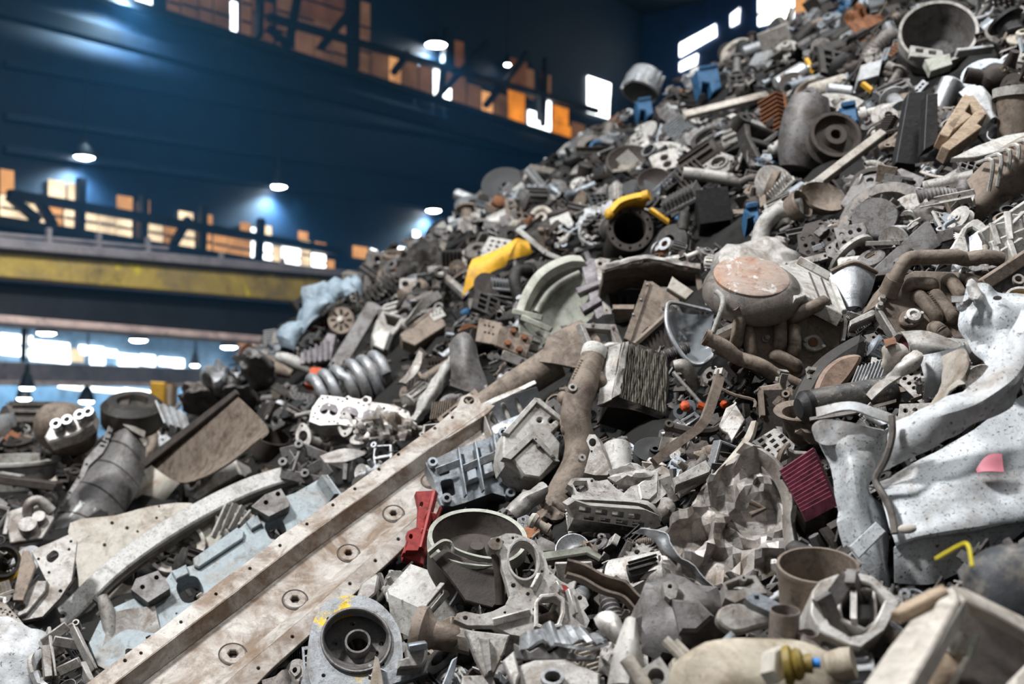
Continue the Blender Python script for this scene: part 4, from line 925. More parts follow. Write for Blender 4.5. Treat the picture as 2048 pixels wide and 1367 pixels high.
# curved gasket strips in front of dish
f = Fr(960, 1130, 0, 30, .30)
t = thing('curved_apron_plate', 'dark curved apron plate with a pale bent edge strip in front of the pulley dish', 'plate', f(950, 1150))
top = smooth([(858, 1112), (888, 1090), (905, 1105), (935, 1117), (975, 1125), (1010, 1122)], 3, False)
part(t, 'plate', MB().plate(f, [(862, 1114), (888, 1096)] + top[8:] + [(1020, 1180), (985, 1215), (930, 1200), (895, 1150)], t=.02, ch=.003), BROWND)
mb = MB(); mb.sheet([[f(u, v, .018) for u, v in top], [f(u + 2, v + 5, .02) for u, v in top]], 2, .02); part(t, 'edge_strip', mb, GREENP)
f = Fr(1150, 1100, 10, 35, .18)
t = thing('wedge_plate', 'flat dark plate with a pale edge and pointed end right of the timing cover', 'plate', f(1140, 1105))
part(t, 'plate', MB().plate(f, [(1080, 1105), (1178, 1092), (1206, 1112), (1198, 1122), (1150, 1128), (1090, 1122)], t=.02, ch=.002), BROWND)
part(t, 'edge_strip', MB().plate(f.off(.012), [(1078, 1104), (1178, 1091), (1206, 1111), (1200, 1118), (1174, 1105), (1090, 1118)], t=.012, ch=.002), GREENP)
f = Fr(1100, 1090, -5, 40, .1)
solo('folded_tab', 'dark folded triangular tab just behind the wedge plate', 'tab', f(1095, 1085), MB().plate(f, [(1072, 1080), (1082, 1072), (1108, 1084), (1122, 1100), (1080, 1102)], t=.01, ch=.001), ALUD)
# brass fitting
f = Fr(1075, 1045, 30, 20, .16)
t = thing('brass_fitting', 'small brass coloured threaded fitting left of the intake manifold skirt', 'fitting', f(1075, 1048))
ax = (f(1088, 1060, .02) - f(1066, 1040, 0)).normalized()
part(t, 'head', MB().lathe(f(1066, 1040, 0), ax, [(0, -.01), (.02, -.012), (.026, 0), (.022, .012), (0, .012)], 20), BEIGE)
part(t, 'stem', MB().lathe(f(1066, 1040, 0), ax, [(0, .01), (.014, .01), (.014, .045), (.018, .045), (.018, .06), (0, .06)], 18), BEIGE)
# ---- timing cover
f = Fr(1085, 1170, 8, 26, .26)
t = thing('timing_cover', 'grey cast timing cover with a big round bore and a square window', 'cover', f(1085, 1200))
out = [(978, 1088), (982, 1076), (998, 1072), (1012, 1066), (1030, 1066), (1048, 1072), (1068, 1080), (1088, 1104), (1098, 1138), (1120, 1160), (1140, 1170), (1172, 1195), (1178, 1210), (1168, 1220), (1180, 1240), (1166, 1272), (1100, 1276), (1055, 1274), (1020, 1268), (985, 1250), (935, 1250), (908, 1238), (914, 1226), (930, 1222), (960, 1228), (985, 1222), (1010, 1210), (1020, 1190), (1012, 1160), (1004, 1135), (1000, 1110), (990, 1100)]
part(t, 'body', MB().plate(f, out, [ell(1046, 1121, 28, 37, -8, 30), [(1076, 1205), (1084, 1196), (1110, 1194), (1122, 1202), (1124, 1225), (1116, 1250), (1090, 1256), (1074, 1250), (1072, 1230)]] + holes((1026, 1075, 3), (1004, 1084, 4), (1084, 1142, 3), (1027, 1170, 5), (1056, 1187, 4), (1100, 1189, 3), (1068, 1218, 3), (1010, 1224, 3), (931, 1235, 5), (1160, 1195, 5), (1142, 1182, 3)), t=.035, ch=.005), ALUL)
mb = MB(); pipe_ring(mb, f, 1046, 1121, 38, 33, .012, .0); 
part(t, 'bore_collar', MB().plate(f, ell(1046, 1121, 33, 42, -8, 32), [ell(1046, 1121, 28.5, 37.5, -8, 32)], t=.06, ch=.003, w=.012), ALUL)
part(t, 'window_collar', MB().plate(f, [(1068, 1206), (1080, 1190), (1112, 1187), (1128, 1198), (1131, 1226), (1122, 1256), (1090, 1262), (1067, 1255)], [[(1076, 1207), (1084, 1198), (1110, 1196), (1121, 1204), (1122, 1225), (1114, 1248), (1090, 1254), (1076, 1248)]], t=.05, ch=.003, w=.012), ALUL)
mb = MB(); mb.tube([f(990, 1085, -.02), f(1002, 1130, -.05), f(1008, 1190, -.08)], .014, 10); part(t, 'side_leg', mb, BROWND)
part(t, 'corner_lug', MB().plate(f.off(.015), smooth([(976, 1086), (984, 1076), (998, 1074), (1006, 1084), (1000, 1098), (984, 1098)], 2), [ell(996, 1080, 4, 4)], t=.06, ch=.006), ALU)
for i, (a, b) in enumerate((((1080, 1150), (1065, 1180)), ((1110, 1165), (1120, 1185)), ((985, 1245), (1060, 1225)), ((1135, 1180), (1150, 1230)))):
    mb = MB(); mb.bar(f(*a, .008), f(*b, .008), .012, .02); part(t, 'rib', mb, ALUL, bevel=.002)
part(t, 'red_mark', MB().plate(f.off(.0012), smooth([(1118, 1168), (1132, 1170), (1142, 1182), (1130, 1186), (1120, 1178)], 2), t=.002, ch=0), RED)
# small bell
f = Fr(985, 1200, 0, 30, .2)
# ---- shiny corrugated extrusion
f = Fr(1120, 1275, 4, 20, .34)
t = thing('fluted_extrusion', 'shiny broken fluted aluminium extrusion at the bottom centre', 'extrusion', f(1120, 1280))
top = [(1040, 1270), (1062, 1256), (1075, 1262), (1088, 1248), (1100, 1244), (1112, 1252), (1120, 1262), (1126, 1244), (1138, 1252), (1148, 1265), (1160, 1254), (1178, 1260), (1195, 1270), (1216, 1284)]
bot = [(1035, 1308), (1060, 1300), (1082, 1290), (1096, 1302), (1110, 1296), (1120, 1288), (1128, 1300), (1142, 1292), (1154, 1290), (1166, 1286), (1178, 1292), (1190, 1294), (1204, 1292), (1214, 1290)]
part(t, 'fluted_wall', MB().sheet([[f(u, v, -.03 + .018 * (-1) ** i) for i, (u, v) in enumerate(top)], [f(u, v, .025 + .018 * (-1) ** i) for i, (u, v) in enumerate(bot)]], 5, .008), SHINY)
part(t, 'base_plate', MB().plate(f.off(.03), [(1028, 1285), (1060, 1302), (1082, 1290), (1098, 1306), (1112, 1298), (1122, 1288), (1138, 1302), (1170, 1312), (1205, 1296), (1190, 1320), (1032, 1318)], t=.02, ch=.003), ALUD)
part(t, 'torn_edge', MB().sheet([[f(1105, 1290, .05), f(1140, 1298, .06), f(1180, 1300, .05), f(1212, 1290, .04)], [f(1110, 1296, .05), f(1140, 1306, .06), f(1180, 1306, .05), f(1214, 1294, .04)]], 5, .006, amp=.008, sc_=25), SHINY)
# ---- pieces below it
f = Fr(1100, 1340, 0, 35, .3)
t = thing('bearing_housing', 'bright bearing housing with a round bore at the bottom edge below the fluted extrusion', 'housing', f(1100, 1350))
part(t, 'plate', MB().plate(f, [(1035, 1330), (1070, 1318), (1130, 1316), (1165, 1330), (1200, 1345), (1200, 1400), (1040, 1400)], [ell(1105, 1352, 17, 12)], t=.05, ch=.005), ALUL)
part(t, 'bore_collar', MB().plate(f.off(.02), ell(1105, 1352, 24, 18), [ell(1105, 1352, 16, 11)], t=.03, ch=.004), SHINY)
part(t, 'fin', MB().plate(f.off(.02), [(1005, 1320), (1028, 1300), (1040, 1345), (1030, 1375)], t=.03, ch=.004), ALUL)
f = Fr(970, 1310, 8, 30, .26)
t = thing('angled_casting', 'pale angular casting flap hanging below the left corner of the timing cover', 'casting', f(975, 1300))
part(t, 'plate', MB().plate(f, [(930, 1258), (1020, 1268), (1010, 1300), (990, 1345), (970, 1350), (950, 1310)], t=.03, ch=.004), ALUL)
part(t, 'rib', MB().plate(f.off(.02), [(960, 1275), (980, 1275), (985, 1340), (975, 1345)], t=.03, ch=.003), ALU)
part(t, 'lower_flap', MB().plate(f.off(-.02), [(925, 1350), (985, 1348), (1000, 1395), (920, 1395)], t=.05, ch=.004), ALUL)
f = Fr(905, 1330, 20, 25, .28)
solo('thin_blade', 'thin grey pointed blade standing at the bottom edge below the valve hub', 'blade', f(900, 1340), MB().plate(f, [(882, 1375), (905, 1318), (915, 1312), (912, 1335), (898, 1380)], t=.012, ch=.002), STEELG)
# ---- round cover with yellow paint
f = Fr(712, 1295, 6, 36, .26)
YSP = metal('grey_casting_with_yellow_paint_flakes', '#9a9da0', '#7c7874', .45, 9, .35, .45, .4, extra='#d9b51c', extra_t=.575, extra_s=6)
t = thing('round_motor_cover', 'round open motor cover with flaking yellow paint right of the channel rail', 'cover', f(712, 1300))
fl = f
out = smooth([(615, 1300), (625, 1245), (650, 1205), (690, 1190), (740, 1195), (775, 1220), (800, 1260), (806, 1310), (800, 1345), (760, 1375), (700, 1400), (640, 1395), (615, 1345)], 3)
part(t, 'flange', MB().plate(f, out, [ell(712, 1278, 68, 62, 10, 40)] + holes((657, 1237, 4), (770, 1213, 4), (765, 1327, 4), (647, 1350, 4), (740, 1330, 3)), t=.05, ch=.006), YSP)
part(t, 'corner_plate', MB().plate(f.off(-.012), [(598, 1375), (612, 1330), (640, 1310), (680, 1350), (700, 1400), (590, 1405)], [ell(648, 1351, 4, 4)], t=.03, ch=.004), YSP)
part(t, 'collar', MB().plate(f.off(.012), ell(712, 1278, 72, 66, 10, 44), [ell(712, 1278, 66, 60, 10, 44)], t=.03, ch=.003), ALUD)
fi = f.off(-.07)
part(t, 'dish_wall', MB().sheet([[f(*q, -.002) for q in ell(712, 1278, 68, 62, 10, 40) + [ell(712, 1278, 68, 62, 10, 40)[0]]], [fi(*q) for q in ell(710, 1272, 62, 56, 10, 40) + [ell(710, 1272, 62, 56, 10, 40)[0]]]], 1, .004), ALUD)
part(t, 'dish_floor', MB().plate(fi, ell(710, 1272, 66, 60, 10, 40), [ell(716, 1294, 22, 21)] + holes((705, 1246, 5), (763, 1286, 5), (673, 1286, 3), (754, 1304, 3)), t=.01, ch=.001), ALUD)
mb = MB(); pipe_ring(mb, fi, 716, 1294, 26, 21, .045, .0); part(t, 'hub', mb, ALUD)
part(t, 'tongue', MB().plate(fi.off(.004), [(735, 1300), (752, 1304), (740, 1335), (722, 1338)], t=.01, ch=.002), BEIGE)
f2 = Fr(730, 1215, 0, 40, .2)
solo('cast_lug', 'small beige cast lug leaning on the channel rail edge above the round motor cover', 'lug', f2(735, 1190), MB().plate(f2, [(712, 1195), (722, 1165), (752, 1145), (758, 1150), (752, 1185), (735, 1200)], t=.04, ch=.006), ALU)
f2 = Fr(750, 1345, 0, 30, .34)
t = thing('mounting_strip', 'pale machined mounting strip along the bottom edge below the round motor cover', 'strip', f2(780, 1350))
part(t, 'strip', MB().plate(f2, [(755, 1345), (850, 1320), (856, 1345), (770, 1375), (740, 1400), (735, 1380)], holes((805, 1347, 3)), t=.03, ch=.004), STEELG)
part(t, 'blade', MB().plate(f2.off(.03), [(735, 1395), (750, 1310), (757, 1315), (772, 1395)], t=.015, ch=.002), BEIGE)
# ---- box block
f = Fr(835, 1180, -22, 38, .24)
t = thing('box_shell', 'pale dusty box shaped shell tilted below the red bracket', 'box', f(835, 1180))
part(t, 'shell', MB().plate(f, [(772, 1178), (820, 1125), (898, 1152), (902, 1158), (850, 1215), (845, 1222), (775, 1190)], t=.10, ch=.006, back=Vector((.02, -.02, -.1))), CREAM)
part(t, 'step_ledge', MB().plate(f.off(-.02), [(768, 1186), (776, 1176), (846, 1212), (850, 1232), (838, 1238), (772, 1200)], t=.05, ch=.006), ALUL)
fs = Fr(875, 1190, 50, 5, .24)
part(t, 'open_side_rim', MB().plate(fs, [(848, 1214), (900, 1152), (902, 1165), (900, 1190), (850, 1245)], [[(854, 1216), (896, 1168), (895, 1186), (854, 1235)]], t=.02, ch=.002), ALUL)
f = Fr(905, 1185, 30, 20, .18)
solo('spring_clip', 'small grey clip beside the open side of the pale box shell', 'clip', f(908, 1190), MB().sheet([[f(898, 1165, .02), f(906, 1185, .04), f(900, 1210, .0)], [f(918, 1175, .0), f(922, 1190, .02), f(912, 1212, -.02)]], 4, .006), GALV)
# ---- valve hub
f = Fr(865, 1270, 35, 22, .28)
t = thing('valve_hub', 'brown valve body with a round flange and a hex side plug', 'valve', f(865, 1275))
axv = (f(905, 1290, .06) - f(850, 1262, 0)).normalized()
part(t, 'flange', MB().lathe(f(842, 1262, 0), axv, [(0, -.02), (.066, -.02), (.07, -.01), (.07, .008), (.062, .014), (.045, .03), (.035, .05), (0, .05)], 30), BROWN)
part(t, 'neck', MB().lathe(f(842, 1262, 0), axv, [(0, .04), (.04, .04), (.036, .10), (.03, .11), (0, .11)], 22), BROWN)
part(t, 'hex_plug', MB().lathe(f(842, 1262, 0), axv, [(0, .1), (.034, .1), (.034, .145), (.022, .15), (.022, .2), (0, .2)], 6), ALU)
mb = MB(); mb.box(f(908, 1255, .0), f.x * .028, f.y * .024, f.n * .03); part(t, 'side_block', mb, BROWN, bevel=.004)
f = Fr(840, 1310, 10, 30, .33)
t = thing('stepped_block', 'small grey stepped metal block in front of the valve body', 'block', f(830, 1320))
mb = MB(); mb.plate(f, [(812, 1290), (845, 1284), (856, 1296), (855, 1316), (845, 1332), (795, 1336), (798, 1318), (816, 1312)], t=.06, ch=.005); part(t, 'block', mb, ALU)
mb = MB(); mb.bar(f(815, 1300, .02), f(852, 1294, .02), .03, .02); part(t, 'ledge', mb, STEELG, bevel=.003)
# ---- lever arm
f = Fr(1245, 1195, 5, 28, .2)
t = thing('lever_arm', 'long curved brown pressed lever arm ending in a socketed eye', 'lever', f(1245, 1195))
ce = smooth([(1132, 1140), (1165, 1150), (1205, 1172), (1245, 1185), (1272, 1212), (1300, 1232), (1335, 1248)], 3, False)
hw = np.linspace(11, 14, len(ce))
G = [[f(u, v - h * s_ , .03 * (1 - abs(s_)) * (-1) + (.03 if abs(s_) == 1 else 0)) for (u, v), h in zip(ce, hw)] for s_ in (-1, -.7, 0, .7, 1)]
part(t, 'arm', MB().sheet(G, 2, .006), BROWN)
mb = MB(); mb.plate(f.off(.02), [(1318, 1232), (1345, 1225), (1366, 1240), (1362, 1262), (1340, 1272), (1322, 1258)], [ell(1341, 1244, 11, 11)], t=.05, ch=.005); part(t, 'eye_block', mb, BROWN)
part(t, 'bushing', MB().plate(f.off(.012), ell(1341, 1244, 11, 11), [ell(1341, 1244, 5, 5)], t=.04, ch=.004), BEIGE)
f = Fr(1370, 1230, 0, 30, .1)
t = thing('cast_housing', 'grey cast housing lump with an eye tab behind the lever end', 'housing', f(1370, 1220))
part(t, 'body', MB().blob(f(1365, 1225, -.04), f.x * .11, f.y * .11, f.n * .09, 18, 12, amp=.45, seed=12), ALUD)
part(t, 'eye_tab', MB().plate(f.off(.06), [(1325, 1165), (1350, 1158), (1358, 1172), (1352, 1195), (1340, 1198), (1330, 1190)], [ell(1340, 1172, 4.5, 4.5)], t=.025, ch=.004), ALU)
part(t, 'side_wall', MB().plate(f.off(.07), [(1345, 1195), (1400, 1200), (1430, 1230), (1395, 1262), (1360, 1262)], t=.03, ch=.008), ALUD)
# ---- crumpled silver sheet
f = Fr(1440, 1040, 0, 30, .10)
t = thing('crumpled_sheet', 'large crumpled silver sheet metal with torn holes right of the intake manifold', 'sheet', f(1440, 1040))
rows = [[(1395, 975, 0.000), (1430, 945, 0.022), (1465, 925, 0.028), (1490, 908, 0.033), (1520, 930, 0.017)],
        [(1350, 1030, 0.000), (1400, 1000, 0.028), (1450, 985, 0.000), (1510, 965, 0.044), (1560, 975, 0.011)],
        [(1320, 1080, 0.011), (1385, 1060, -0.017), (1455, 1045, 0.039), (1520, 1030, 0.000), (1580, 1035, 0.028)],
        [(1310, 1095, 0.000), (1380, 1100, 0.033), (1450, 1110, 0.000), (1520, 1090, 0.033), (1588, 1095, 0.000)],
        [(1330, 1140, 0.000), (1380, 1165, 0.017), (1440, 1195, 0.028), (1520, 1160, 0.000), (1590, 1135, 0.011)]]
part(t, 'sheet', MB().sheet([[f(*p) for p in r] for r in rows], 5, .004, amp=.05, sc_=9, crease=1.8, seed=4), CRUSH, ang=14)
rim = smooth([(1488, 905), (1525, 922), (1556, 950), (1577, 990), (1583, 1030), (1580, 1060), (1590, 1120)], 3, False)
part(t, 'rolled_rim', MB().sheet([[f(u, v, .05) for u, v in rim], [f(u - 9, v + 7, .075) for u, v in rim], [f(u - 20, v + 12, .04) for u, v in rim]], 3, .004, amp=.006, sc_=12), CRUSH)
part(t, 'folded_flap', MB().sheet([[f(1265, 1060, -.02), f(1300, 1080, .02), f(1345, 1130, .04), f(1420, 1190, .03)], [f(1280, 1062, .02), f(1320, 1085, .06), f(1360, 1135, .07), f(1440, 1192, .05)]], 7, .004, amp=.02, sc_=10, crease=.8), GALV)
for pts in ([(1488, 975), (1500, 974), (1500, 988), (1492, 992)], [(1366, 1128), (1378, 1120), (1384, 1132), (1374, 1142)]):
    pass
f2 = Fr(1500, 1020, 0, 30, .24)
solo('bent_rod', 'thin brown bent rod lying on the crumpled silver sheet', 'rod', f2(1500, 1020), MB().tube([f2(1500, 1003), f2(1528, 1017), f2(1500, 1030)], .008, 8), BROWN)
# ---- pink fin block
f = Fr(1610, 975, -12, 30, .10)
t = thing('finned_block', 'crimson painted finned block wedged left of the big white crumpled panel', 'block', f(1610, 975))
part(t, 'core', MB().plate(f.off(-.02), [(1562, 945), (1630, 895), (1672, 985), (1650, 1035), (1612, 1028)], t=.12, ch=.006), BROWND)
for i in range(13):
    k = i / 12; a = (1565 + 42 * k, 950 + 82 * k); b = (1632 + 36 * k, 905 + 95 * k)
    mb = MB(); mb.bar(f(*a, -.0), f(*b, -.0), .009, .03); part(t, 'fin', mb, PINK)
part(t, 'end_plate', MB().plate(f, [(1560, 952), (1572, 935), (1620, 900), (1632, 906), (1590, 945)], holes((1575, 945, 3)), t=.02, ch=.002), BROWND)
# ---- big white crumpled panel
f = Fr(1820, 960, -8, 24, .02)
t = thing('crushed_casing', 'big crumpled speckled white sheet metal casing at the right edge', 'panel', f(1800, 1000))
def SH(name, rows, mat, amp=.02, sc_=7, cr=.5, sub=6, seed=0, w=0, th=.004): return part(t, name, MB().sheet([[f(p[0], p[1], (p[2] if len(p) > 2 else 0) + w) for p in r] for r in rows], sub, th, amp=amp * 1.25, sc_=sc_, crease=cr * 1.3, seed=seed), mat, ang=22)
SH('lower_left_panel', [[(1628, 872, .02), (1680, 890, .06), (1730, 885, .05), (1775, 862, .02)], [(1645, 930, .02), (1690, 945, .07), (1725, 955, .05), (1755, 940, .0)], [(1672, 1010, .02), (1700, 1010, .06), (1722, 1000, .04), (1742, 975, -.02)], [(1690, 1130, .0), (1720, 1110, .05), (1755, 1100, .04), (1780, 1080, .0)], [(1700, 1190, -.03), (1735, 1180, .0), (1770, 1180, .0), (1785, 1160, -.02)]], WHITES, .018)
SH('main_panel', [[(1745, 965, -.04), (1830, 915, -.03), (1930, 870, -.02), (2070, 770, -.02)], [(1755, 990, .02), (1840, 985, .03), (1940, 965, .05), (2070, 930, .04)], [(1775, 1060, .03), (1850, 1050, .06), (1950, 1020, .06), (2070, 1000, .05)], [(1785, 1095, .04), (1850, 1085, .07), (1950, 1070, .07), (2070, 1045, .05)], [(1785, 1100, .02), (1850, 1092, .04), (1950, 1075, .04), (2070, 1050, .03)], [(1788, 1165, .0), (1870, 1165, .0), (1960, 1120, .0), (2070, 1075, -.02)]], WHITES, .012, 6, .6)
SH('fold_panel', [[(1775, 870, .05), (1850, 840, .1), (1930, 800, .12), (2000, 700, .1), (2030, 640, .08)], [(1770, 905, .06), (1850, 880, .13), (1940, 850, .15), (2020, 780, .13), (2045, 700, .1)], [(1760, 950, .02), (1840, 925, .08), (1920, 890, .1), (2000, 845, .1), (2040, 760, .08)]], WHITE, .015, 7, .7)
SH('upper_panel', [[(1932, 580, .0), (1970, 585, .02), (2010, 590, .0), (2070, 592, .0)], [(1915, 650, -.02), (1960, 650, .04), (2000, 640, .04), (2070, 650, .0)], [(1935, 690, -.02), (1970, 700, .03), (2010, 700, .05), (2070, 720, .0)], [(1950, 730, .0), (1960, 750, .05), (2010, 770, .06), (2070, 800, .0)]], WHITES, .02, 7, .6, w=.02)
SH('torn_corner', [[(1934, 582, .06), (1945, 600, .07), (1962, 630, .05)], [(1912, 640, .06), (1930, 630, .1), (1962, 640, .08)], [(1902, 632, .07), (1935, 640, .1), (1950, 652, .05)]], WHITE, .012, 14, 1)
SH('dark_side', [[(1905, 680, -.1), (1930, 690, -.02), (1940, 720, .0)], [(1900, 740, -.08), (1925, 745, .0), (1935, 760, .0)], [(1800, 850, -.1), (1850, 840, -.05), (1880, 820, .0)]], BEIGE, .02, 8, .5)
part(t, 'fold_seam', MB().tube(vsm([f(1768, 870, .12), f(1770, 905, .11), f(1760, 945, .09), f(1744, 975, .06), f(1755, 1005, .07), f(1772, 1040, .07), f(1780, 1085, .07)], 4), .009, 8), TANK)
part(t, 'top_strip', MB().sheet([[f(1628, 832, .05), f(1690, 830, .07), f(1745, 838, .06), (f(1810, 860, .05))], [f(1630, 850, .05), f(1690, 848, .08), f(1745, 858, .06), f(1810, 872, .05)]], 5, .006, amp=.006, sc_=9), WHITE)
SH('left_flap', [[(1628, 870, .03), (1640, 858, .06), (1700, 868, .07), (1760, 880, .06)], [(1632, 890, .03), (1648, 905, .05), (1690, 900, .05), (1740, 890, .04)]], WHITE, .012, 10, .6)
part(t, 'pink_scuff', MB().sheet([[f(1938, 962, .075), f(1960, 938, .085), f(1985, 935, .085)], [f(1942, 968, .075), f(1962, 970, .09), f(1990, 970, .085)]], 5, .003, amp=.005, sc_=20), plain('pink_paint_scuff', '#e08a98', .5), label='scuff of pink paint')
part(t, 'latch_button', MB().blob(f(1802, 1080, .085), f.x * .022, f.y * .012, f.n * .008), WOODL)
part(t, 'raised_square', MB().plate(f.off(.085), [(1698, 1092), (1752, 1042), (1772, 1062), (1718, 1116)], t=.008, ch=.002), WHITES)
part(t, 'grommet_hole', MB().plate(f.off(.075), ell(1995, 595, 9, 4), t=.003, ch=0), DARK)
f = Fr(2035, 590, 0, 30, .14)
t = thing('brass_lamp_seat', 'brass coloured recessed cup at the right edge on top of the white panel', 'cup', f(2040, 590))
part(t, 'rim', MB().plate(f, ell(2042, 588, 30, 16), [ell(2042, 588, 24, 11)], t=.03, ch=.004), ALUL)
part(t, 'cup', MB().plate(f.off(-.015), ell(2042, 588, 25, 12), t=.004, ch=0), YEL)
bolt(t, f, 2034, 590, 5, -.012, .015, BEIGE)
# ---- heat exchangers
def bend(t, f, pts, r, mat=BROWN, name='pipe_bend', letters=0):
    p = [f(u, v, w) for u, v, w in pts]
    b = part(t, name, MB().tube(vsm(p, 4), r * f.px, 16), mat)
    return b
def uloop(t, f, u0, v0, u1, v1, r, h=.02, mat=BROWN):
    dx, dy = u1 - u0, v1 - v0; L = sqrt(dx * dx + dy * dy); dx, dy = dx / L, dy / L
    return bend(t, f, [(u0 - dx * 2, v0 - dy * 2, -.03), (u0 + dx * 1, v0 + dy * 1, h * .6), (u0 + dx * r * .9, v0 + dy * r * .9, h), (u1 - dx * r * .9, v1 - dy * r * .9, h), (u1 - dx, v1 - dy, h * .6), (u1 + dx * 2, v1 + dy * 2, -.03)], r, mat, 'return_bend')
f = Fr(1545, 690, 8, 14, .10)
t = thing('heat_exchanger', 'brown boiler heat exchanger with pipe bends and a round rusty domed pan on top', 'heat exchanger', f(1545, 720))
face = [(1424, 672), (1462, 650), (1530, 620), (1590, 600), (1612, 592), (1640, 608), (1684, 628), (1682, 690), (1664, 715), (1600, 760), (1560, 762), (1480, 725), (1430, 700)]
part(t, 'front_plate', MB().plate(f, face, t=.03, ch=.004), BROWN)
part(t, 'front_rim', MB().sheet([[f(u, v, .012) for u, v in ((1422, 668), (1500, 632), (1585, 598), (1612, 588), (1648, 606), (1688, 627), (1684, 685))], [f(u, v, .012) for u, v in ((1426, 676), (1503, 640), (1588, 606), (1612, 597), (1644, 614), (1680, 633), (1678, 685))]], 3, .014), CREAM)
ft = Fr.p3((1600, 595, f.d - .02), (1684, 627, f.d - .02), (1655, 545, f.d + .28))
part(t, 'casing_side', MB().plate(ft, [(1590, 598), (1612, 590), (1686, 628), (1662, 560), (1600, 524), (1560, 530)], t=.05, ch=.003), CREAM)
for a, b in (((1618, 545), (1640, 600)), ((1642, 556), (1662, 608))):
    mb = MB(); mb.bar(ft(*a, .001), ft(*b, .001), .006, .004); part(t, 'panel_seam', mb, BROWND)
mb = MB(); mb.bar(ft(1595, 524, .01), ft(1658, 558, .01), .035, .03); part(t, 'back_rim', mb, CREAM, bevel=.003)
mb = MB(); mb.bar(ft(1658, 556, .008), ft(1686, 627, .008), .018, .02); part(t, 'corner_rim', mb, CREAM, bevel=.003)
# domed pan
nz = Vector((.02, -.62, .78)).normalized(); dd = f.d + .07; o3 = W(1505, 575, dd); k_ = dd / F
b = part(t, 'domed_pan', MB().lathe(o3, nz, [(0, .05), (70 * k_, .048), (76 * k_, .042), (92 * k_, .02), (98 * k_, -.01), (98 * k_, -.04), (90 * k_, -.06), (0, -.06)], 56, sx=1.0), TANK)
part(b, 'worn_lid', MB().lathe(o3 + Vector((-.01, 0, .0)), nz, [(0, .054), (72 * k_, .053), (75 * k_, .049), (75 * k_, .04), (0, .04)], 56), RUSTD, label='flat lid worn to rusty orange and white')
for (u0, v0, u1, v1, r) in ((1491, 660, 1498, 712, 13), (1556, 642, 1557, 692, 13.5), (1586, 660, 1584, 708, 13.5), (1548, 712, 1592, 735, 13)):
    uloop(t, f, u0, v0, u1, v1, r)
bend(t, f, [(1582, 640, -.02), (1586, 637, .03), (1610, 626, .05), (1640, 612, .05)], 13.5)
mb = MB(); mb.tube([f(1634, 615, .05), f(1645, 610, .05)], 9 * f.px, 14, wall=.006); part(t, 'outlet_collar', mb, BROWN)
bend(t, f, [(1468, 695, -.02), (1467, 688, .03), (1470, 660, .04), (1474, 636, .05)], 13)
for a, b_ in (((1474, 640), (1458, 628)), ((1476, 640), (1490, 622))):
    mb = MB(); mb.tube([f(a[0], a[1], .05), f(b_[0], b_[1], .07)], [9 * f.px, 8.5 * f.px], 14, wall=.005); part(t, 'forked_outlet', mb, BROWN)
bend(t, f, [(1404, 684, .05), (1440, 702, .05), (1462, 718, .04), (1475, 722, .03), (1512, 738, .045), (1545, 755, .03), (1592, 775, .02)], 14.5, BROWN, 'header_pipe')
mb = MB(); mb.tube([f(1401, 682, .05), f(1409, 686, .05)], 17 * f.px, 18, wall=.008); part(t, 'header_collar', mb, BROWN)
bend(t, f, [(1418, 598, .08), (1430, 615, .09), (1426, 640, .09), (1420, 662, .07), (1416, 676, .06)], 5.5, CREAM, 'white_pipe')
fl_ = f.off(.018)
b = part(t, 'inspection_flange', MB().plate(fl_, smooth([(1605, 682), (1612, 673), (1628, 668), (1640, 672), (1650, 690), (1645, 698), (1630, 702), (1614, 696)], 2), [ell(1627, 684, 10, 9)], t=.02, ch=.003), ALUL)
bolt(b, fl_, 1609, 682, 4, 0, .012, ALU); bolt(b, fl_, 1646, 693, 4, 0, .012, ALU)
part(b, 'cap', MB().lathe(fl_(1627, 684, -.006), fl_.n, [(0, 0), (10 * f.px, 0), (9 * f.px, .004), (0, .004)], 18), RUST)
for u, v in ((1598, 607), (1662, 631), (1477, 706), (1529, 679), (1675, 644)):
    q = part(t, 'stud', MB().lathe(f(u, v, 0), f.n, [(0, 0), (7.5 * f.px, 0), (7.5 * f.px, .012), (5 * f.px, .014), (5 * f.px, .03), (0, .03)], 12), ALU)
f2 = Fr(1500, 545, 0, 30, -.12)
t = thing('crushed_sack_tank', 'grey dented rounded tank behind the domed pan', 'tank', f2(1510, 540))
part(t, 'shell', MB().blob(f2(1512, 540, .0), f2.x * (85 * f2.px), f2.y * (58 * f2.px), f2.n * .12, 22, 14, amp=.35, seed=5, pw=.75), ALU)
f2 = Fr(1620, 515, 0, 30, .06)
t = thing('perforated_strap', 'grey perforated strap with an eye end sticking out right of the domed pan', 'strap', f2(1620, 518))
part(t, 'strap', MB().plate(f2, [(1572, 524), (1650, 504), (1658, 508), (1658, 516), (1640, 521), (1580, 532)], holes((1651, 511, 3)), t=.02, ch=.002), ALU)
for i in range(5):
    mb = MB(); mb.bar(f2(1606 + i * 8, 524 - i * 1.5, .0), f2(1607 + i * 8, 530 - i * 1.5, .0), .01, .02); part(t, 'tooth', mb, ALUD)
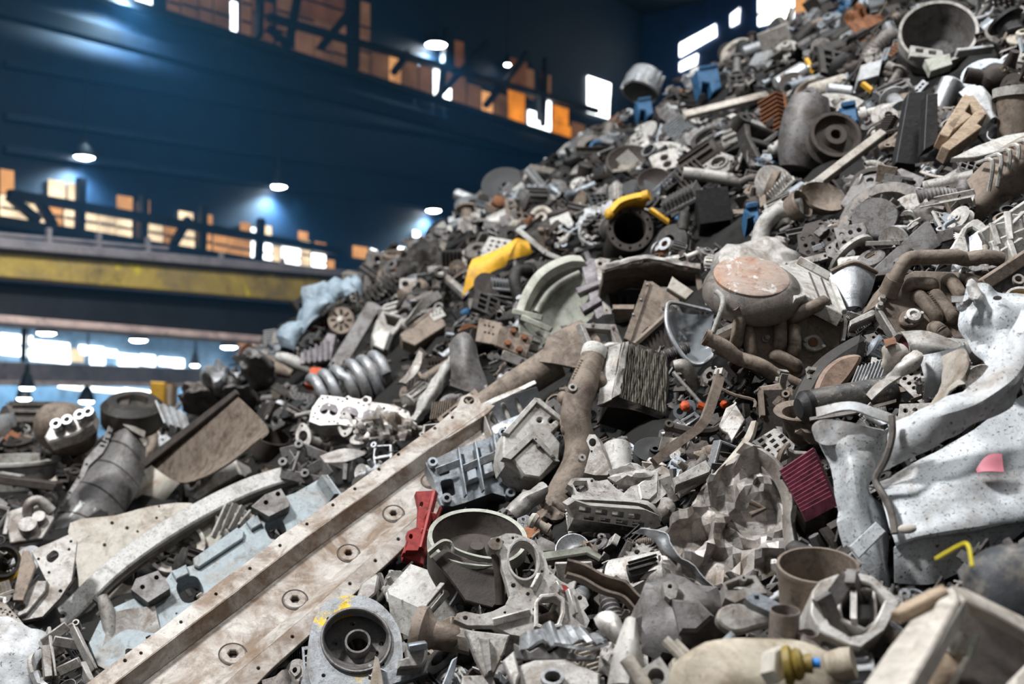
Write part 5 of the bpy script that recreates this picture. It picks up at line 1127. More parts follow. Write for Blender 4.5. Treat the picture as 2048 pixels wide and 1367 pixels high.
# right one
f = Fr(1850, 600, -6, 26, .06)
t = thing('heat_exchanger', 'dusty boiler heat exchanger with pipe bends and a long header pipe above the white casing', 'heat exchanger', f(1850, 640))
part(t, 'front_plate', MB().plate(f, [(1755, 620), (1768, 590), (1790, 560), (1830, 540), (1990, 545), (1990, 640), (1960, 700), (1900, 705), (1800, 680), (1788, 672)], t=.04, ch=.004), BROWN)
part(t, 'front_rim', MB().plate(f.off(.01), [(1752, 612), (1790, 552), (1796, 558), (1764, 615), (1796, 668), (1788, 672)], t=.05, ch=.003), ALU)
fs = Fr.p3((1752, 615, f.d), (1790, 555, f.d + .05), (1712, 635, f.d + .12))
part(t, 'casing_side', MB().plate(fs, [(1752, 612), (1790, 552), (1775, 556), (1745, 590), (1722, 630), (1700, 640)], t=.03, ch=.003), BROWN)
part(t, 'casing_side', MB().plate(f.off(-.03), [(1700, 640), (1750, 615), (1756, 622), (1748, 632), (1700, 652)], t=.04, ch=.004), ALU)
bend(t, f, [(1780, 590, .0), (1785, 575, .05), (1798, 552, .07), (1815, 540, .07), (1860, 538, .07), (1900, 537, .07), (1925, 535, .05), (1960, 537, .07), (1993, 540, .06)], 15, BROWN, 'header_pipe')
mb = MB(); mb.tube([f(1776, 586, .0), f(1784, 572, .05)], 19 * f.px, 18); part(t, 'header_collar', mb, BROWN)
for (u0, v0, u1, v1, r) in ((1818, 573, 1864, 574, 13.5), (1834, 596, 1872, 640, 14), (1868, 594, 1902, 640, 14), (1896, 562, 1920, 598, 14), (1930, 562, 1960, 590, 14), (1868, 660, 1888, 680, 16)):
    uloop(t, f, u0, v0, u1, v1, r)
for i in range(7):
    part(t, 'cast_letter', MB().tube([f(1848 + i * 2.6, 602 + i * 4.0, .051), f(1853 + i * 2.6, 600 + i * 4.0, .051)], 1.0 * f.px, 6), BROWND)
g_ = f.off(.02)
b = part(t, 'inspection_flange', MB().plate(g_, smooth([(1798, 636), (1806, 622), (1828, 616), (1842, 622), (1848, 632), (1836, 648), (1815, 652), (1802, 646)], 2), t=.04, ch=.004), BROWN)
part(b, 'cap', MB().lathe(g_(1826, 632), g_.n, [(0, 0), (15 * f.px, 0), (14 * f.px, .012), (8 * f.px, .014), (7 * f.px, .008), (0, .009)], 24), ALUL, label='pale round cap')
bolt(b, g_, 1843, 628, 4, 0, .012, ALUL); bolt(b, g_, 1810, 638, 4, 0, .012, ALUL)
for u, v in ((1763, 602), (1758, 616), (1924, 548), (1898, 686)):
    part(t, 'stud', MB().lathe(f(u, v, 0), f.n, [(0, 0), (8 * f.px, 0), (8 * f.px, .012), (5 * f.px, .014), (5 * f.px, .03), (0, .03)], 12), ALU)
# ---- D shaped muffler
f = Fr(1670, 755, 5, 22, .12)
t = thing('half_muffler', 'black D shaped tank half with a worn brown end face', 'tank', f(1670, 790))
out = smooth([(1592, 820), (1598, 780), (1622, 735), (1650, 705), (1690, 678), (1722, 662), (1738, 664), (1738, 690), (1725, 730), (1690, 775), (1640, 805), (1612, 838), (1598, 842)], 3)
part(t, 'shell', MB().plate(f, out, t=.14, ch=.032), DARK)
inn = smooth([(1632, 800), (1632, 770), (1650, 735), (1680, 712), (1712, 705), (1726, 712), (1716, 735), (1690, 770), (1655, 795)], 3)
part(t, 'end_face', MB().plate(f.off(.012), inn, t=.03, ch=.012), metal('worn_brown_end_face', '#98806f', '#6d5443', .45, 7, .15, .5, .3))
f = Fr(1705, 790, 4, 25, .17)
t = thing('black_cylinder', 'black scratched cylinder lying under the D shaped tank half', 'cylinder', f(1700, 800))
c0, c1 = f(1612, 808, -.02), f(1792, 770, -.04)
part(t, 'barrel', MB().tube([c0, c0.lerp(c1, .3), c0.lerp(c1, .7), c1], 33 * f.px, 28), metal('scuffed_black_paint', '#2b2c2e', '#7c756c', .5, 6, .1, .4, .5, speckcol='#a39a8e'))
part(t, 'end_cap', MB().lathe(c0, (c0 - c1).normalized(), [(0, .02), (20 * f.px, .018), (33 * f.px, .0), (33 * f.px, -.02), (0, -.02)], 28), BLACK)
part(t, 'lower_strip', MB().sheet([[f(1618, 836, .0), f(1700, 825, .01), f(1790, 800, .0)], [f(1620, 842, .0), f(1700, 832, .01), f(1790, 806, .0)]], 3, .008), ALU)
f = Fr(1600, 790, -40, 15, .06)
mb = MB(); o3 = f(1592, 770); 
mb.lathe(o3, Vector((-.85, -.3, .1)), [(.075, -.012), (.085, -.012), (.085, .012), (.075, .012), (.075, -.012)], 36, 60, 300)
t = thing('toothed_ring', 'thin toothed ring standing left of the black D shaped tank half', 'ring', o3); part(t, 'ring', mb, ALU)
ax_ = Vector((-.85, -.3, .1)).normalized(); xx = (Vector((0, 0, 1)) - ax_ * ax_.z).normalized(); yy = ax_.cross(xx)
for i in range(16):
    a = radians(60 + 240 * i / 15); e = xx * cos(a) + yy * sin(a)
    part(t, 'tooth', MB().box(o3 + e * .09, ax_ * .016, e * .008, e.cross(ax_) * .006), ALU)
# ---- bent duct by white panel
f = Fr(1860, 710, -10, 22, .12)
t = thing('bent_duct', 'bent open grey duct with a torn lip between the heat exchanger and the white casing', 'duct', f(1860, 740))
c0 = f(1800, 700, -.02); axd = (f(1880, 690, -.06) - c0).normalized()
part(t, 'mouth', MB().tube([c0, c0 + axd * .06, c0 + axd * .14, c0 + axd * .24], [.062, .058, .05, .045], 26, wall=.006), ALU)
part(t, 'liner', MB().tube([c0 + axd * .02, c0 + axd * .2], [.054, .044], 22), metal('dark_red_liner', '#5a2630', '#2a1518', .5, 8, 0, .5, .2))
part(t, 'top_face', MB().sheet([[f(1800, 672, .02), f(1850, 680, .05), f(1918, 700, .03)], [f(1808, 700, .06), f(1850, 715, .08), f(1905, 720, .06)], [f(1830, 730, .05), f(1860, 728, .07), f(1890, 728, .05)]], 5, .005), ALU)
part(t, 'curved_skirt', MB().sheet([[f(1925, 690, .02), f(1915, 715, .08), f(1870, 735, .11), f(1825, 740, .10)], [f(1932, 720, .02), f(1922, 750, .08), f(1880, 775, .11), f(1838, 790, .10)], [f(1900, 770, -.02), f(1890, 790, .05), f(1865, 810, .08), f(1838, 815, .06)]], 6, .006, amp=.01, sc_=10), GALV)
part(t, 'torn_lip', MB().sheet([[f(1785, 775, .12), f(1800, 760, .14), f(1822, 742, .12)], [f(1768, 782, .1), f(1795, 775, .15), f(1830, 755, .14)], [f(1764, 795, .1), f(1790, 790, .13), f(1812, 775, .12)]], 6, .005, amp=.015, sc_=16), ALUL)
part(t, 'torn_collar', MB().sheet([[f(1752, 755, .1), f(1755, 730, .12), f(1775, 720, .1)], [f(1760, 770, .1), f(1772, 745, .15), f(1800, 735, .12)], [f(1780, 775, .08), f(1798, 758, .12), f(1815, 745, .1)]], 6, .006, amp=.02, sc_=18), BEIGE)
part(t, 'rust_patch', MB().sheet([[f(1756, 722, .13), f(1778, 716, .13)], [f(1758, 742, .15), f(1780, 736, .15)]], 4, .004, amp=.006, sc_=30), RUST)
part(t, 'bent_tab', MB().sheet([[f(1725, 825, .12), f(1750, 800, .13), f(1785, 788, .12)], [f(1735, 838, .13), f(1762, 815, .15), f(1790, 796, .14)]], 5, .006, amp=.006, sc_=20), ALU)
# ---- dark lattice bits under white panel left
f = Fr(1600, 855, -10, 25, .08)
t = thing('open_socket', 'brown dusty broken funnel socket left of the white casing strip', 'socket', f(1605, 850))
part(t, 'funnel', MB().lathe(f(1600, 850, -.05), (f.n * .5 + Vector((0, 0, .8))).normalized(), [(.025, -.03), (.055, .06), (.075, .07), (.072, .074), (.05, .066), (.02, -.03), (.025, -.03)], 26, 20, 340), BROWN)
part(t, 'side_block', MB().blob(f(1622, 855, .0), f.x * .05, f.y * .05, f.n * .04, amp=.5, seed=21), BROWN)
f = Fr(1555, 800, -15, 18, .06)
t = thing('stepped_bracket', 'dark brown ribbed bracket with a solid square cap left of the black cylinder', 'bracket', f(1555, 810))
part(t, 'cap', MB().plate(f, [(1518, 772), (1560, 765), (1568, 783), (1528, 790)], t=.06, ch=.004), BROWN)
for v in (799, 815, 832, 850):
    mb = MB(); mb.bar(f(1527, v, .0), f(1580, v - 2, .0), .012, .06); part(t, 'shelf_rib', mb, BROWND)
for a, b in (((1521, 785), (1525, 835)), ((1578, 780), (1585, 855)), ((1552, 800), (1568, 815)), ((1580, 798), (1560, 815))):
    mb = MB(); mb.bar(f(*a, .01), f(*b, .01), .014, .03); part(t, 'rib', mb, BROWN)
mb = MB(); pipe_ring(mb, f, 1572, 793, 8, 4, .03, .0); part(t, 'eye', mb, BROWN)
# ---- waffle plate
f = Fr(1530, 895, -12, 38, .13)
t = thing('waffle_plate', 'brown waffle patterned grid plate above the crumpled silver sheet', 'plate', f(1530, 895))
hs = []
for i in range(4):
    for j in range(4):
        u = 1508 + i * 17 + j * 7 - 4; v = 905 - i * 9.5 + j * 10 - 15
        hs.append([(u - 6, v + 1), (u + 2, v - 5), (u + 7, v - 1), (u - 1, v + 5)])
part(t, 'grid', MB().plate(f, [(1492, 890), (1548, 856), (1556, 857), (1590, 888), (1588, 898), (1530, 928), (1520, 925), (1494, 902)], hs, t=.03, ch=.002), ALU)
f = Fr(1575, 905, -10, 25, .16)
t = thing('curved_hook_bracket', 'brown curved clip bracket just right of the waffle plate', 'bracket', f(1575, 905))
part(t, 'back', MB().sheet([[f(1550, 938, .0), f(1558, 915, .02), f(1572, 895, .02)], [f(1560, 940, .03), f(1568, 918, .05), f(1580, 900, .04)]], 4, .006), BROWN)
part(t, 'arm', MB().plate(f.off(.03), [(1572, 892), (1590, 900), (1618, 902), (1612, 908), (1590, 908), (1576, 902)], t=.03, ch=.002), ALU)
# ---- levers
f = Fr(1375, 850, 0, 30, .18)
t = thing('bent_lever', 'brown square bent lever bar with a pale tip lying diagonally above the crumpled silver sheet', 'lever', f(1375, 860))
mb = MB(); mb.tube([f(1308, 924, 0), f(1338, 898, .0), f(1393, 862, .01), f(1408, 845, .01), f(1418, 820, .02), f(1430, 785, .03), f(1438, 755, .03)], 13 * f.px, 4, upv=(.3, -.2, 1)); part(t, 'bar', mb, BROWN, ang=30)
mb = MB(); mb.tube([f(1437, 762, .031), f(1440, 751, .033)], 13.4 * f.px, 4, upv=(.3, -.2, 1)); part(t, 'worn_tip', mb, CREAM)
f = Fr(1465, 910, 0, 30, .2)
solo('flat_strap', 'pale brown twisted flat strap ending above the crumpled silver sheet', 'strap', f(1465, 920), MB().sheet([[f(1418, 960, 0), f(1455, 925, .0), f(1490, 885, .01), f(1505, 853, .02)], [f(1426, 965, 0), f(1466, 932, .01), f(1502, 892, .03), f(1513, 856, .03)]], 4, .012, amp=.004), BEIGE)
f = Fr(1385, 950, -6, 30, .16)
t = thing('box_channel', 'grey box channel piece right of the pale intake manifold', 'channel', f(1385, 950))
part(t, 'top', MB().plate(f, [(1345, 955), (1412, 918), (1424, 935), (1420, 945), (1350, 972)], t=.05, ch=.004), ALU)
part(t, 'lip', MB().plate(f.off(-.04), [(1350, 975), (1408, 948), (1412, 955), (1360, 990)], t=.02, ch=.003), ALUL)
f = Fr(1465, 845, -8, 30, .12)
t = thing('corner_profile', 'short bright angular profile piece right of the bent lever', 'profile', f(1465, 845))
part(t, 'face', MB().plate(f, [(1438, 850), (1452, 815), (1470, 805), (1490, 838), (1464, 882), (1455, 865), (1445, 860)], t=.012, ch=.002), ALUL)
part(t, 'side', MB().sheet([[f(1438, 850, 0), f(1470, 803, 0)], [f(1440, 850, -.06), f(1480, 800, -.06)]], 3, .006), ALU)
f = Fr(1375, 815, 6, 30, .09)
t = thing('bright_bracket', 'bright metal bracket plate with orange clips behind the bent lever', 'bracket', f(1375, 820))
part(t, 'plate', MB().plate(f, [(1352, 845), (1390, 822), (1402, 832), (1365, 858)], [[(1368, 842), (1388, 830), (1392, 834), (1372, 847)]], t=.015, ch=.002), SHINY)
part(t, 'clip', MB().blob(f(1368, 818, .02), f.x * .018, f.y * .02, f.n * .015, amp=.3), ORANGE)
part(t, 'clip', MB().blob(f(1448, 808, .0), f.x * .014, f.y * .014, f.n * .015, amp=.3, seed=4), ORANGE)
part(t, 'bar', MB().tube([f(1395, 812, .01), f(1408, 817, .01)], .012, 8), ORANGE)
f = Fr(1380, 860, 6, 30, .06)
t = thing('crank_bar', 'dark crank bar with an eye end under the bright bracket plate', 'bar', f(1380, 862))
part(t, 'bar', MB().tube(vsm([f(1338, 852, .0), f(1380, 865, .01), f(1420, 862, .0), f(1442, 850, .0)], 4), .016, 8), BROWND)
mb = MB(); pipe_ring(mb, f, 1336, 852, 9, 4, .03, -.01); part(t, 'eye', mb, BROWND)
f = Fr(1355, 790, 10, 20, .03)
t = thing('bent_tube', 'grey flattened bent tube right of the finned core', 'tube', f(1365, 760))
part(t, 'tube', MB().tube(vsm([f(1345, 737, .02), f(1362, 738, .03), f(1376, 752, .02), f(1395, 772, -.02)], 4), [.022, .026, .024, .018], 12), ALU)
part(t, 'rod', MB().tube([f(1340, 752, .04), f(1400, 828, .06)], .007, 8), ALU)
f = Fr(1450, 790, 0, 25, .05)
t = thing('wire_hook', 'thin bent wire hook under the heat exchanger header pipe', 'wire', f(1470, 790))
part(t, 'wire', MB().tube(vsm([f(1440, 776, 0), f(1470, 790, 0), f(1508, 800, 0), f(1508, 818, .01)], 3), .006, 6), BROWN)
# ---- clear tray
CLEAR = bpy.data.materials.new('clear_scratched_plastic'); CLEAR.use_nodes = True
b_ = CLEAR.node_tree.nodes['Principled BSDF']; b_.inputs['Base Color'].default_value = (.75, .8, .84, 1); b_.inputs['Transmission Weight'].default_value = .8; b_.inputs['Roughness'].default_value = .12; b_.inputs['IOR'].default_value = 1.3
f = Fr(1380, 665, 16, 22, .10)
t = thing('clear_tray', 'clear plastic moulded tray left of the brown heat exchanger', 'tray', f(1380, 690))
part(t, 'basin', MB().sheet([[f(1338, 610, .0), f(1380, 620, -.03), f(1428, 628, .0)], [f(1332, 650, .0), f(1375, 660, -.08), f(1425, 665, -.02)], [f(1345, 690, .0), f(1385, 690, -.07), f(1428, 690, -.02)], [f(1385, 728, .0), f(1410, 722, -.02), f(1432, 705, .0)]], 5, .004, amp=.012, sc_=12), CLEAR)
part(t, 'rim', MB().tube(vsm([f(1432, 626, .005), f(1385, 615, .005), f(1340, 606, .005), (f(1332, 625, .005)), f(1334, 655, .005), f(1350, 690, .005), f(1378, 725, .005), f(1405, 728, .005), f(1432, 705, .005)], 4), .009, 8), GALV)
f = Fr(1310, 670, 10, 20, -.02)
t = thing('ribbed_cladding', 'dark ribbed panel behind the finned core and the clear tray', 'panel', f(1310, 680))
part(t, 'panel', MB().plate(f, [(1268, 690), (1300, 655), (1345, 620), (1360, 650), (1370, 720), (1330, 712), (1290, 690)], t=.03, ch=.003), BROWND)
for i in range(9):
    mb = MB(); mb.bar(f(1282 + i * 9, 682 - i * 5, .002), f(1300 + i * 8, 700 + i * 1, .002), .008, .01); part(t, 'rib', mb, BROWND)
mb = MB(); mb.bar(f(1266, 692, .01), f(1340, 625, .01), .03, .02); part(t, 'edge', mb, BROWN, bevel=.003)
# ---- big dark cabinet
f = Fr(1280, 610, -6, 16, -.18)
t = thing('open_cabinet', 'big dark open metal housing with a torn top edge left of the domed pan', 'housing', f(1280, 660))
bk = f.n * -.42 + Vector((.05, 0, -.02))
V = [f(1208, 535), f(1398, 530), f(1405, 640), f(1250, 690), f(1225, 680)]
part(t, 'top_wall', MB().sheet([[f(1205, 545, .02), f(1260, 530, .02), f(1330, 528, .02), f(1400, 545, .02)], [f(1190, 535, -.35), f(1260, 515, -.35), f(1330, 515, -.35), f(1395, 530, -.35)]], 6, .02, amp=.02, sc_=8), BROWN)
part(t, 'torn_top_edge', MB().sheet([[f(1206, 540, .03), f(1240, 528, .03), f(1290, 518, .03), f(1340, 526, .03), f(1400, 536, .03)], [f(1208, 548, .03), f(1242, 538, .03), f(1290, 525, .03), f(1340, 533, .03), f(1400, 546, .03)]], 6, .02, amp=.012, sc_=22), ALU)
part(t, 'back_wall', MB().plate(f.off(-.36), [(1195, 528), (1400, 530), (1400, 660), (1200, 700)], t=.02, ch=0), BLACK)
part(t, 'right_post', MB().plate(f, [(1388, 535), (1400, 540), (1408, 580), (1396, 582)], t=.3, ch=.003), BROWN)
part(t, 'lower_ledge', MB().sheet([[f(1225, 615, .0), f(1270, 615, .0)], [f(1228, 622, .0), f(1268, 622, .0)], [f(1230, 640, -.2), f(1290, 635, -.2)]], 3, .015), BROWN)
for u in (1238, 1255, 1325, 1350):
    mb = MB(); mb.bar(f(u, 540, -.33), f(u + 4, 640, -.33), .02, .03); part(t, 'inner_rib', mb, DARK)
g = Fr(1190, 600, -20, 18, -.10)
b = part(t, 'side_casting', MB().plate(g, [(1162, 532), (1178, 515), (1200, 517), (1215, 570), (1228, 650), (1195, 645), (1178, 600)], t=.14, ch=.006), LILAC)
part(b, 'flange', MB().plate(g.off(.015), [(1188, 520), (1200, 514), (1222, 518), (1210, 545), (1228, 650), (1212, 650)], holes((1200, 527, 4), (1203, 560, 1.6), (1208, 590, 1.6), (1213, 620, 1.6)), t=.03, ch=.003), ALU)
part(b, 'side_rib', MB().plate(g.off(.02), [(1150, 575), (1205, 556), (1207, 566), (1155, 588)], t=.05, ch=.006), LILAC)
part(b, 'side_rib', MB().plate(g.off(.02), [(1158, 612), (1210, 585), (1212, 597), (1165, 625)], t=.05, ch=.006), LILAC)
f = Fr(1310, 620, 5, 25, -.02)
t = thing('brown_box_panel', 'brown flat box panel with a screwed edge strip leaning in the dark open housing', 'panel', f(1310, 640))
part(t, 'panel', MB().plate(f, [(1292, 562), (1305, 562), (1360, 600), (1340, 640), (1275, 690), (1250, 678)], t=.05, ch=.003), BROWN)
part(t, 'edge_strip', MB().plate(f.off(.012), [(1290, 560), (1302, 565), (1262, 682), (1248, 676)], t=.02, ch=.002), BROWN)
part(t, 'second_panel', MB().plate(f.off(-.04), [(1345, 552), (1355, 560), (1388, 582), (1372, 598), (1335, 575)], t=.03, ch=.003), BEIGE)
for u, v in ((1293, 572), (1280, 602), (1265, 632)): bolt(t, f, u, v, 2.5, .014, .006, ALU)
# ---- pale green dish
f = Fr(1120, 630, -10, 22, -.04)
t = thing('green_dish', 'big pale green dusty curved shell dish in the middle of the heap', 'dish', f(1120, 700))
Gd = [[(1088, 552, .02), (1120, 532, .02), (1160, 528, .02), (1178, 545, .0)], [(1058, 590, .02), (1100, 575, -.06), (1160, 580, -.08), (1195, 600, -.02)], [(1040, 630, .03), (1090, 640, -.09), (1150, 650, -.12), (1200, 660, -.05)], [(1040, 690, .03), (1090, 710, -.06), (1140, 710, -.1), (1190, 700, -.05)]]
part(t, 'shell', MB().sheet([[f(*p) for p in r] for r in Gd], 6, .015), GREENP)
rim = smooth([(1036, 632), (1050, 595), (1072, 560), (1100, 538), (1135, 524), (1162, 524)], 3, False)
part(t, 'rim', MB().sheet([[f(u, v, .05) for u, v in rim], [f(u + 10, v + 8, .055) for u, v in rim], [f(u + 14, v + 12, .02) for u, v in rim]], 2, .012), GREENP)
part(t, 'inner_ridge', MB().tube(vsm([f(1072, 625, .0), f(1092, 588, -.01), f(1120, 562, -.01), f(1160, 545, .0)], 4), .02, 10), GREENP)
for v, u in ((636, 1030), (648, 1048)):
    mb = MB(); mb.bar(f(u, v, .08), f(u + 58, v + 10 + (v - 636), .06), .04, .03); part(t, 'bottom_bar', mb, GREENP, bevel=.004)
# ---- bolted bracket
f = Fr(1020, 685, 12, 22, .12)
t = thing('bolted_bracket', 'rusty bent bracket held by four bolts on stacked bars below the green dish', 'bracket', f(1020, 690))
part(t, 'plate', MB().plate(f, [(1002, 650), (1068, 672), (1052, 715), (990, 690)], t=.02, ch=.004), BROWN)
fw = Fr(975, 660, -25, 20, .14)
part(t, 'wing', MB().plate(fw, [(958, 635), (1004, 645), (996, 690), (950, 682)], holes(*[(970 + 8 * i, 650 + 2 * i + 14 * j, 2) for i in range(3) for j in range(2)]), t=.02, ch=.003), BROWN)
for u, v in ((1026, 663), (1048, 676), (1015, 687), (1038, 700)): bolt(t, f, u, v, 7, 0, .02, RUST)
for i in range(4):
    mb = MB(); mb.bar(f(1040, 660 + i * 18, -.05), f(1088, 672 + i * 18, -.05), .03, .03); part(t, 'stacked_bar', mb, CREAM, bevel=.003)
mb = MB(); mb.bar(f(1005, 705, -.02), f(1055, 725, -.02), .03, .05); part(t, 'lower_bar', mb, ALU, bevel=.003)
# ---- yellow sheet box
f = Fr(995, 530, 4, 30, -.05)
t = thing('yellow_cover', 'bent yellow painted sheet metal cover on the left slope of the heap', 'cover', f(995, 545))
part(t, 'top', MB().sheet([[f(925, 578, -.08), f(935, 545, .0), f(945, 520, .0)], [f(975, 552, .02), f(985, 530, .06), f(1000, 505, .04)], [f(1010, 535, .02), f(1020, 515, .06), f(1040, 480, .04)]], 4, .008), YEL)
part(t, 'end_flap', MB().sheet([[f(1012, 528, .04), f(1062, 508, .0)], [f(1018, 505, .06), f(1068, 498, .02)], [f(1040, 480, .05), f(1052, 484, .03)]], 4, .008), YEL)
# ---- yellow flanged ring
f = Fr(1262, 455, 4, 14, .0)
t = thing('flanged_cylinder', 'dark bolted pipe flange with a yellow painted bracket on top', 'flange', f(1262, 470))
part(t, 'flange', MB().plate(f, ell(1261, 458, 47, 45, 0, 40), [ell(1260, 456, 33, 32, 0, 36)] + [ell(1261 + 40 * cos(a), 458 + 38 * sin(a), 2.6, 2.6, n=8) for a in [i * pi / 6 for i in range(12)]], t=.05, ch=.004), BROWND)
c0 = f(1260, 456, -.01); part(t, 'barrel', MB().tube([c0, c0 - f.n * .5], 38 * f.px, 32, wall=.012), DARK)
part(t, 'yellow_bracket', MB().sheet([[f(1216, 425, .03), f(1235, 405, .03), f(1265, 395, .03), f(1292, 390, .03)], [f(1222, 432, .04), f(1240, 414, .04), f(1268, 405, .04), f(1292, 404, .04)], [f(1222, 434, -.1), f(1240, 416, -.1), f(1268, 407, -.1), f(1292, 406, -.1)]], 4, .012), YEL)
mb = MB(); mb.tube([f(1285, 398, .03), f(1296, 397, .05)], .035, 14); part(t, 'yellow_stub', mb, YEL)
mb = MB(); mb.blob(f(1217, 432, .03), f.x * .03, f.y * .04, f.n * .03); part(t, 'yellow_lug', mb, YEL)
# ---- octagon profile
f = Fr(1715, 1215, 0, 34, .2)
t = thing('octagonal_profile', 'octagonal hollow aluminium profile with inner chambers in front of the white casing', 'profile', f(1715, 1230))
oc = [(1625, 1180), (1640, 1160), (1695, 1140), (1745, 1150), (1790, 1190), (1800, 1205), (1770, 1260), (1735, 1285), (1722, 1295), (1700, 1290), (1640, 1262), (1622, 1225)]
ih = [(1650, 1195), (1662, 1175), (1705, 1157), (1742, 1168), (1770, 1200), (1748, 1248), (1725, 1268), (1700, 1272), (1660, 1248), (1648, 1220)]
part(t, 'outer_wall', MB().plate(f, oc, [ih], t=.16, ch=.003), ALUL)
i2 = [(1678, 1198), (1700, 1180), (1728, 1172), (1752, 1176), (1756, 1245), (1730, 1262), (1680, 1240), (1676, 1215)]
i3 = [(1684, 1200), (1702, 1186), (1728, 1178), (1746, 1181), (1750, 1240), (1730, 1254), (1686, 1234), (1683, 1216)]
part(t, 'inner_chamber', MB().plate(f.off(-.01), i2, [i3], t=.15, ch=.002), ALUL)
mb = MB(); mb.bar(f(1716, 1190, -.03), f(1716, 1246, -.03), .012, .1); part(t, 'web', mb, ALUL)
part(t, 'white_insert', MB().plate(f.off(-.04), [(1720, 1205), (1748, 1208), (1748, 1235), (1720, 1234)], t=.08, ch=.004), WHITE)
for a, b in (((1655, 1180), (1682, 1200)), ((1720, 1160), (1716, 1186)), ((1655, 1245), (1684, 1228))):
    mb = MB(); mb.bar(f(*a, -.02), f(*b, -.02), .02, .12); part(t, 'rail_rib', mb, ALUD)
part(t, 'foot', MB().plate(f.off(-.03), [(1640, 1262), (1700, 1290), (1735, 1285), (1740, 1310), (1700, 1345), (1660, 1330)], t=.1, ch=.006), ALUD)
# ---- brown tub
f = Fr(1640, 1170, 0, 25, .14)
t = thing('brown_tub', 'brown round pressed tub behind the octagonal profile', 'tub', f(1640, 1190))
o3 = f(1640, 1190, -.03); au = (Vector((-.05, -.35, 1))).normalized(); R = 78 * f.px
part(t, 'wall', MB().lathe(o3, au, [(0, -.12), (R * .9, -.12), (R * .95, 0), (R * 1.0, .07), (R * 1.03, .075), (R * 1.03, .085), (R * .96, .085), (R * .9, .0), (R * .85, -.1), (0, -.1)], 40), BROWN)
f = Fr(2030, 1165, -10, 20, .16)
t = thing('dark_drum', 'dark scuffed round drum at the right edge behind the wooden crate', 'drum', f(2030, 1180))
part(t, 'shell', MB().blob(f(2050, 1172, -.05), f.x * .10, f.y * .09, f.n * .08, 26, 16, pw=.8), metal('scuffed_dark_drum', '#3a3c40', '#8b8378', .45, 8, .2, .45, .45))
# ---- wooden crate
f = Fr(1890, 1260, 0, 35, .22)
t = thing('wooden_crate', 'weathered wooden crate corner with an open dark inside at the bottom right', 'crate', f(1890, 1300))
A_, B_, C_ = (1700, 1400), (1895, 1160), (2080, 1262)
fl_ = Fr.p3((1900, 1165, 2.05), (1700, 1367, 1.82), (1785, 1400, 1.75))
part(t, 'front_board', MB().plate(fl_, [(1868, 1180), (1905, 1172), (1932, 1195), (1800, 1420), (1690, 1420), (1780, 1290)], t=.03, ch=.003), WOODL)
part(t, 'corner_post', MB().plate(fl_.off(.01), [(1885, 1172), (1912, 1175), (1918, 1195), (1862, 1300), (1790, 1420), (1745, 1420), (1850, 1250)], t=.04, ch=.004), WOODL)
fr2 = Fr.p3((1912, 1180, 2.05), (2060, 1255, 2.02), (1880, 1390, 1.9))
part(t, 'right_rim_board', MB().plate(fr2, [(1905, 1168), (1935, 1176), (2075, 1245), (2075, 1275), (1990, 1228), (1930, 1200)], t=.03, ch=.003), WOODL)
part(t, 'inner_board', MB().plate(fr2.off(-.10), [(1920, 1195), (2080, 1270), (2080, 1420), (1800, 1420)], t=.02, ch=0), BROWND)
part(t, 'top_edge_board', MB().plate(fl_.off(.02), [(1780, 1222), (1800, 1205), (1885, 1165), (1895, 1178), (1800, 1225)], t=.02, ch=.003), WOOD)
part(t, 'end_board', MB().plate(fr2.off(.06), [(2030, 1350), (2080, 1300), (2080, 1420), (2015, 1420)], t=.03, ch=.004), WOODL)
part(t, 'inner_batten', MB().plate(fr2.off(-.05), [(1870, 1310), (1935, 1298), (1905, 1420), (1830, 1420)], t=.03, ch=.004), WOOD)
for (a, b, r_, m_) in (((1925, 1280), (1940, 1250), .011, BEIGE), ((1960, 1290), (1968, 1252), .007, GREENP), ((1915, 1370), (1950, 1300), .006, BEIGE)):
    part(t, 'loose_peg', MB().tube([fr2(*a, -.05), fr2(*b, -.03)], r_, 10), m_)
mb = MB(); mb.tube(vsm([fl_(1880, 1168, .05), fl_(1930, 1162, .07), fl_(1950, 1172, .08), fl_(1955, 1195, .06)], 4), .0035, 8)
solo('yellow_wire', 'short yellow wire curling over the corner of the wooden crate', 'wire', fl_(1920, 1170, .05), mb, YWIRE)
# ---- beige tank with yellow valve
f = Fr(1530, 1330, 6, 32, .26)
t = thing('beige_tank', 'yellowed beige moulded tank with an amber valve and a bright blue cap', 'tank', f(1530, 1340))
part(t, 'shell', MB().blob(f(1530, 1362, -.06), f.x * .165, f.y * .098, f.n * .11, 30, 18, amp=.12, seed=2, pw=.75), CERAM)
fv = Fr(1590, 1320, 40, 20, .36)
part(t, 'valve_flange', MB().plate(fv, [(1548, 1300), (1568, 1288), (1580, 1350), (1560, 1365), (1545, 1340)], t=.03, ch=.004), BEIGE)
AMB = metal('amber_resin', '#8f7a34', '#5d4d22', .4, 12, 0, .35, .2)
axv = (fv.n * .7 + fv.x * .5).normalized(); c_ = fv(1568, 1330, .0)
part(t, 'valve_body', MB().lathe(c_, axv, [(0, 0), (.034, 0), (.036, .012), (.026, .018), (.03, .022), (.026, .032), (.016, .036), (.018, .05), (0, .05)], 24), AMB)
part(t, 'blue_cap', MB().lathe(c_ + axv * .05, axv, [(0, 0), (.0085, 0), (.009, .014), (0, .015)], 14), BCAP)
part(t, 'outlet_stub', MB().lathe(f(1650, 1340, .02), (f.x * .8 + f.n * .5).normalized(), [(0, 0), (.028, 0), (.032, .03), (.03, .05), (0, .05)], 20), CERAM)
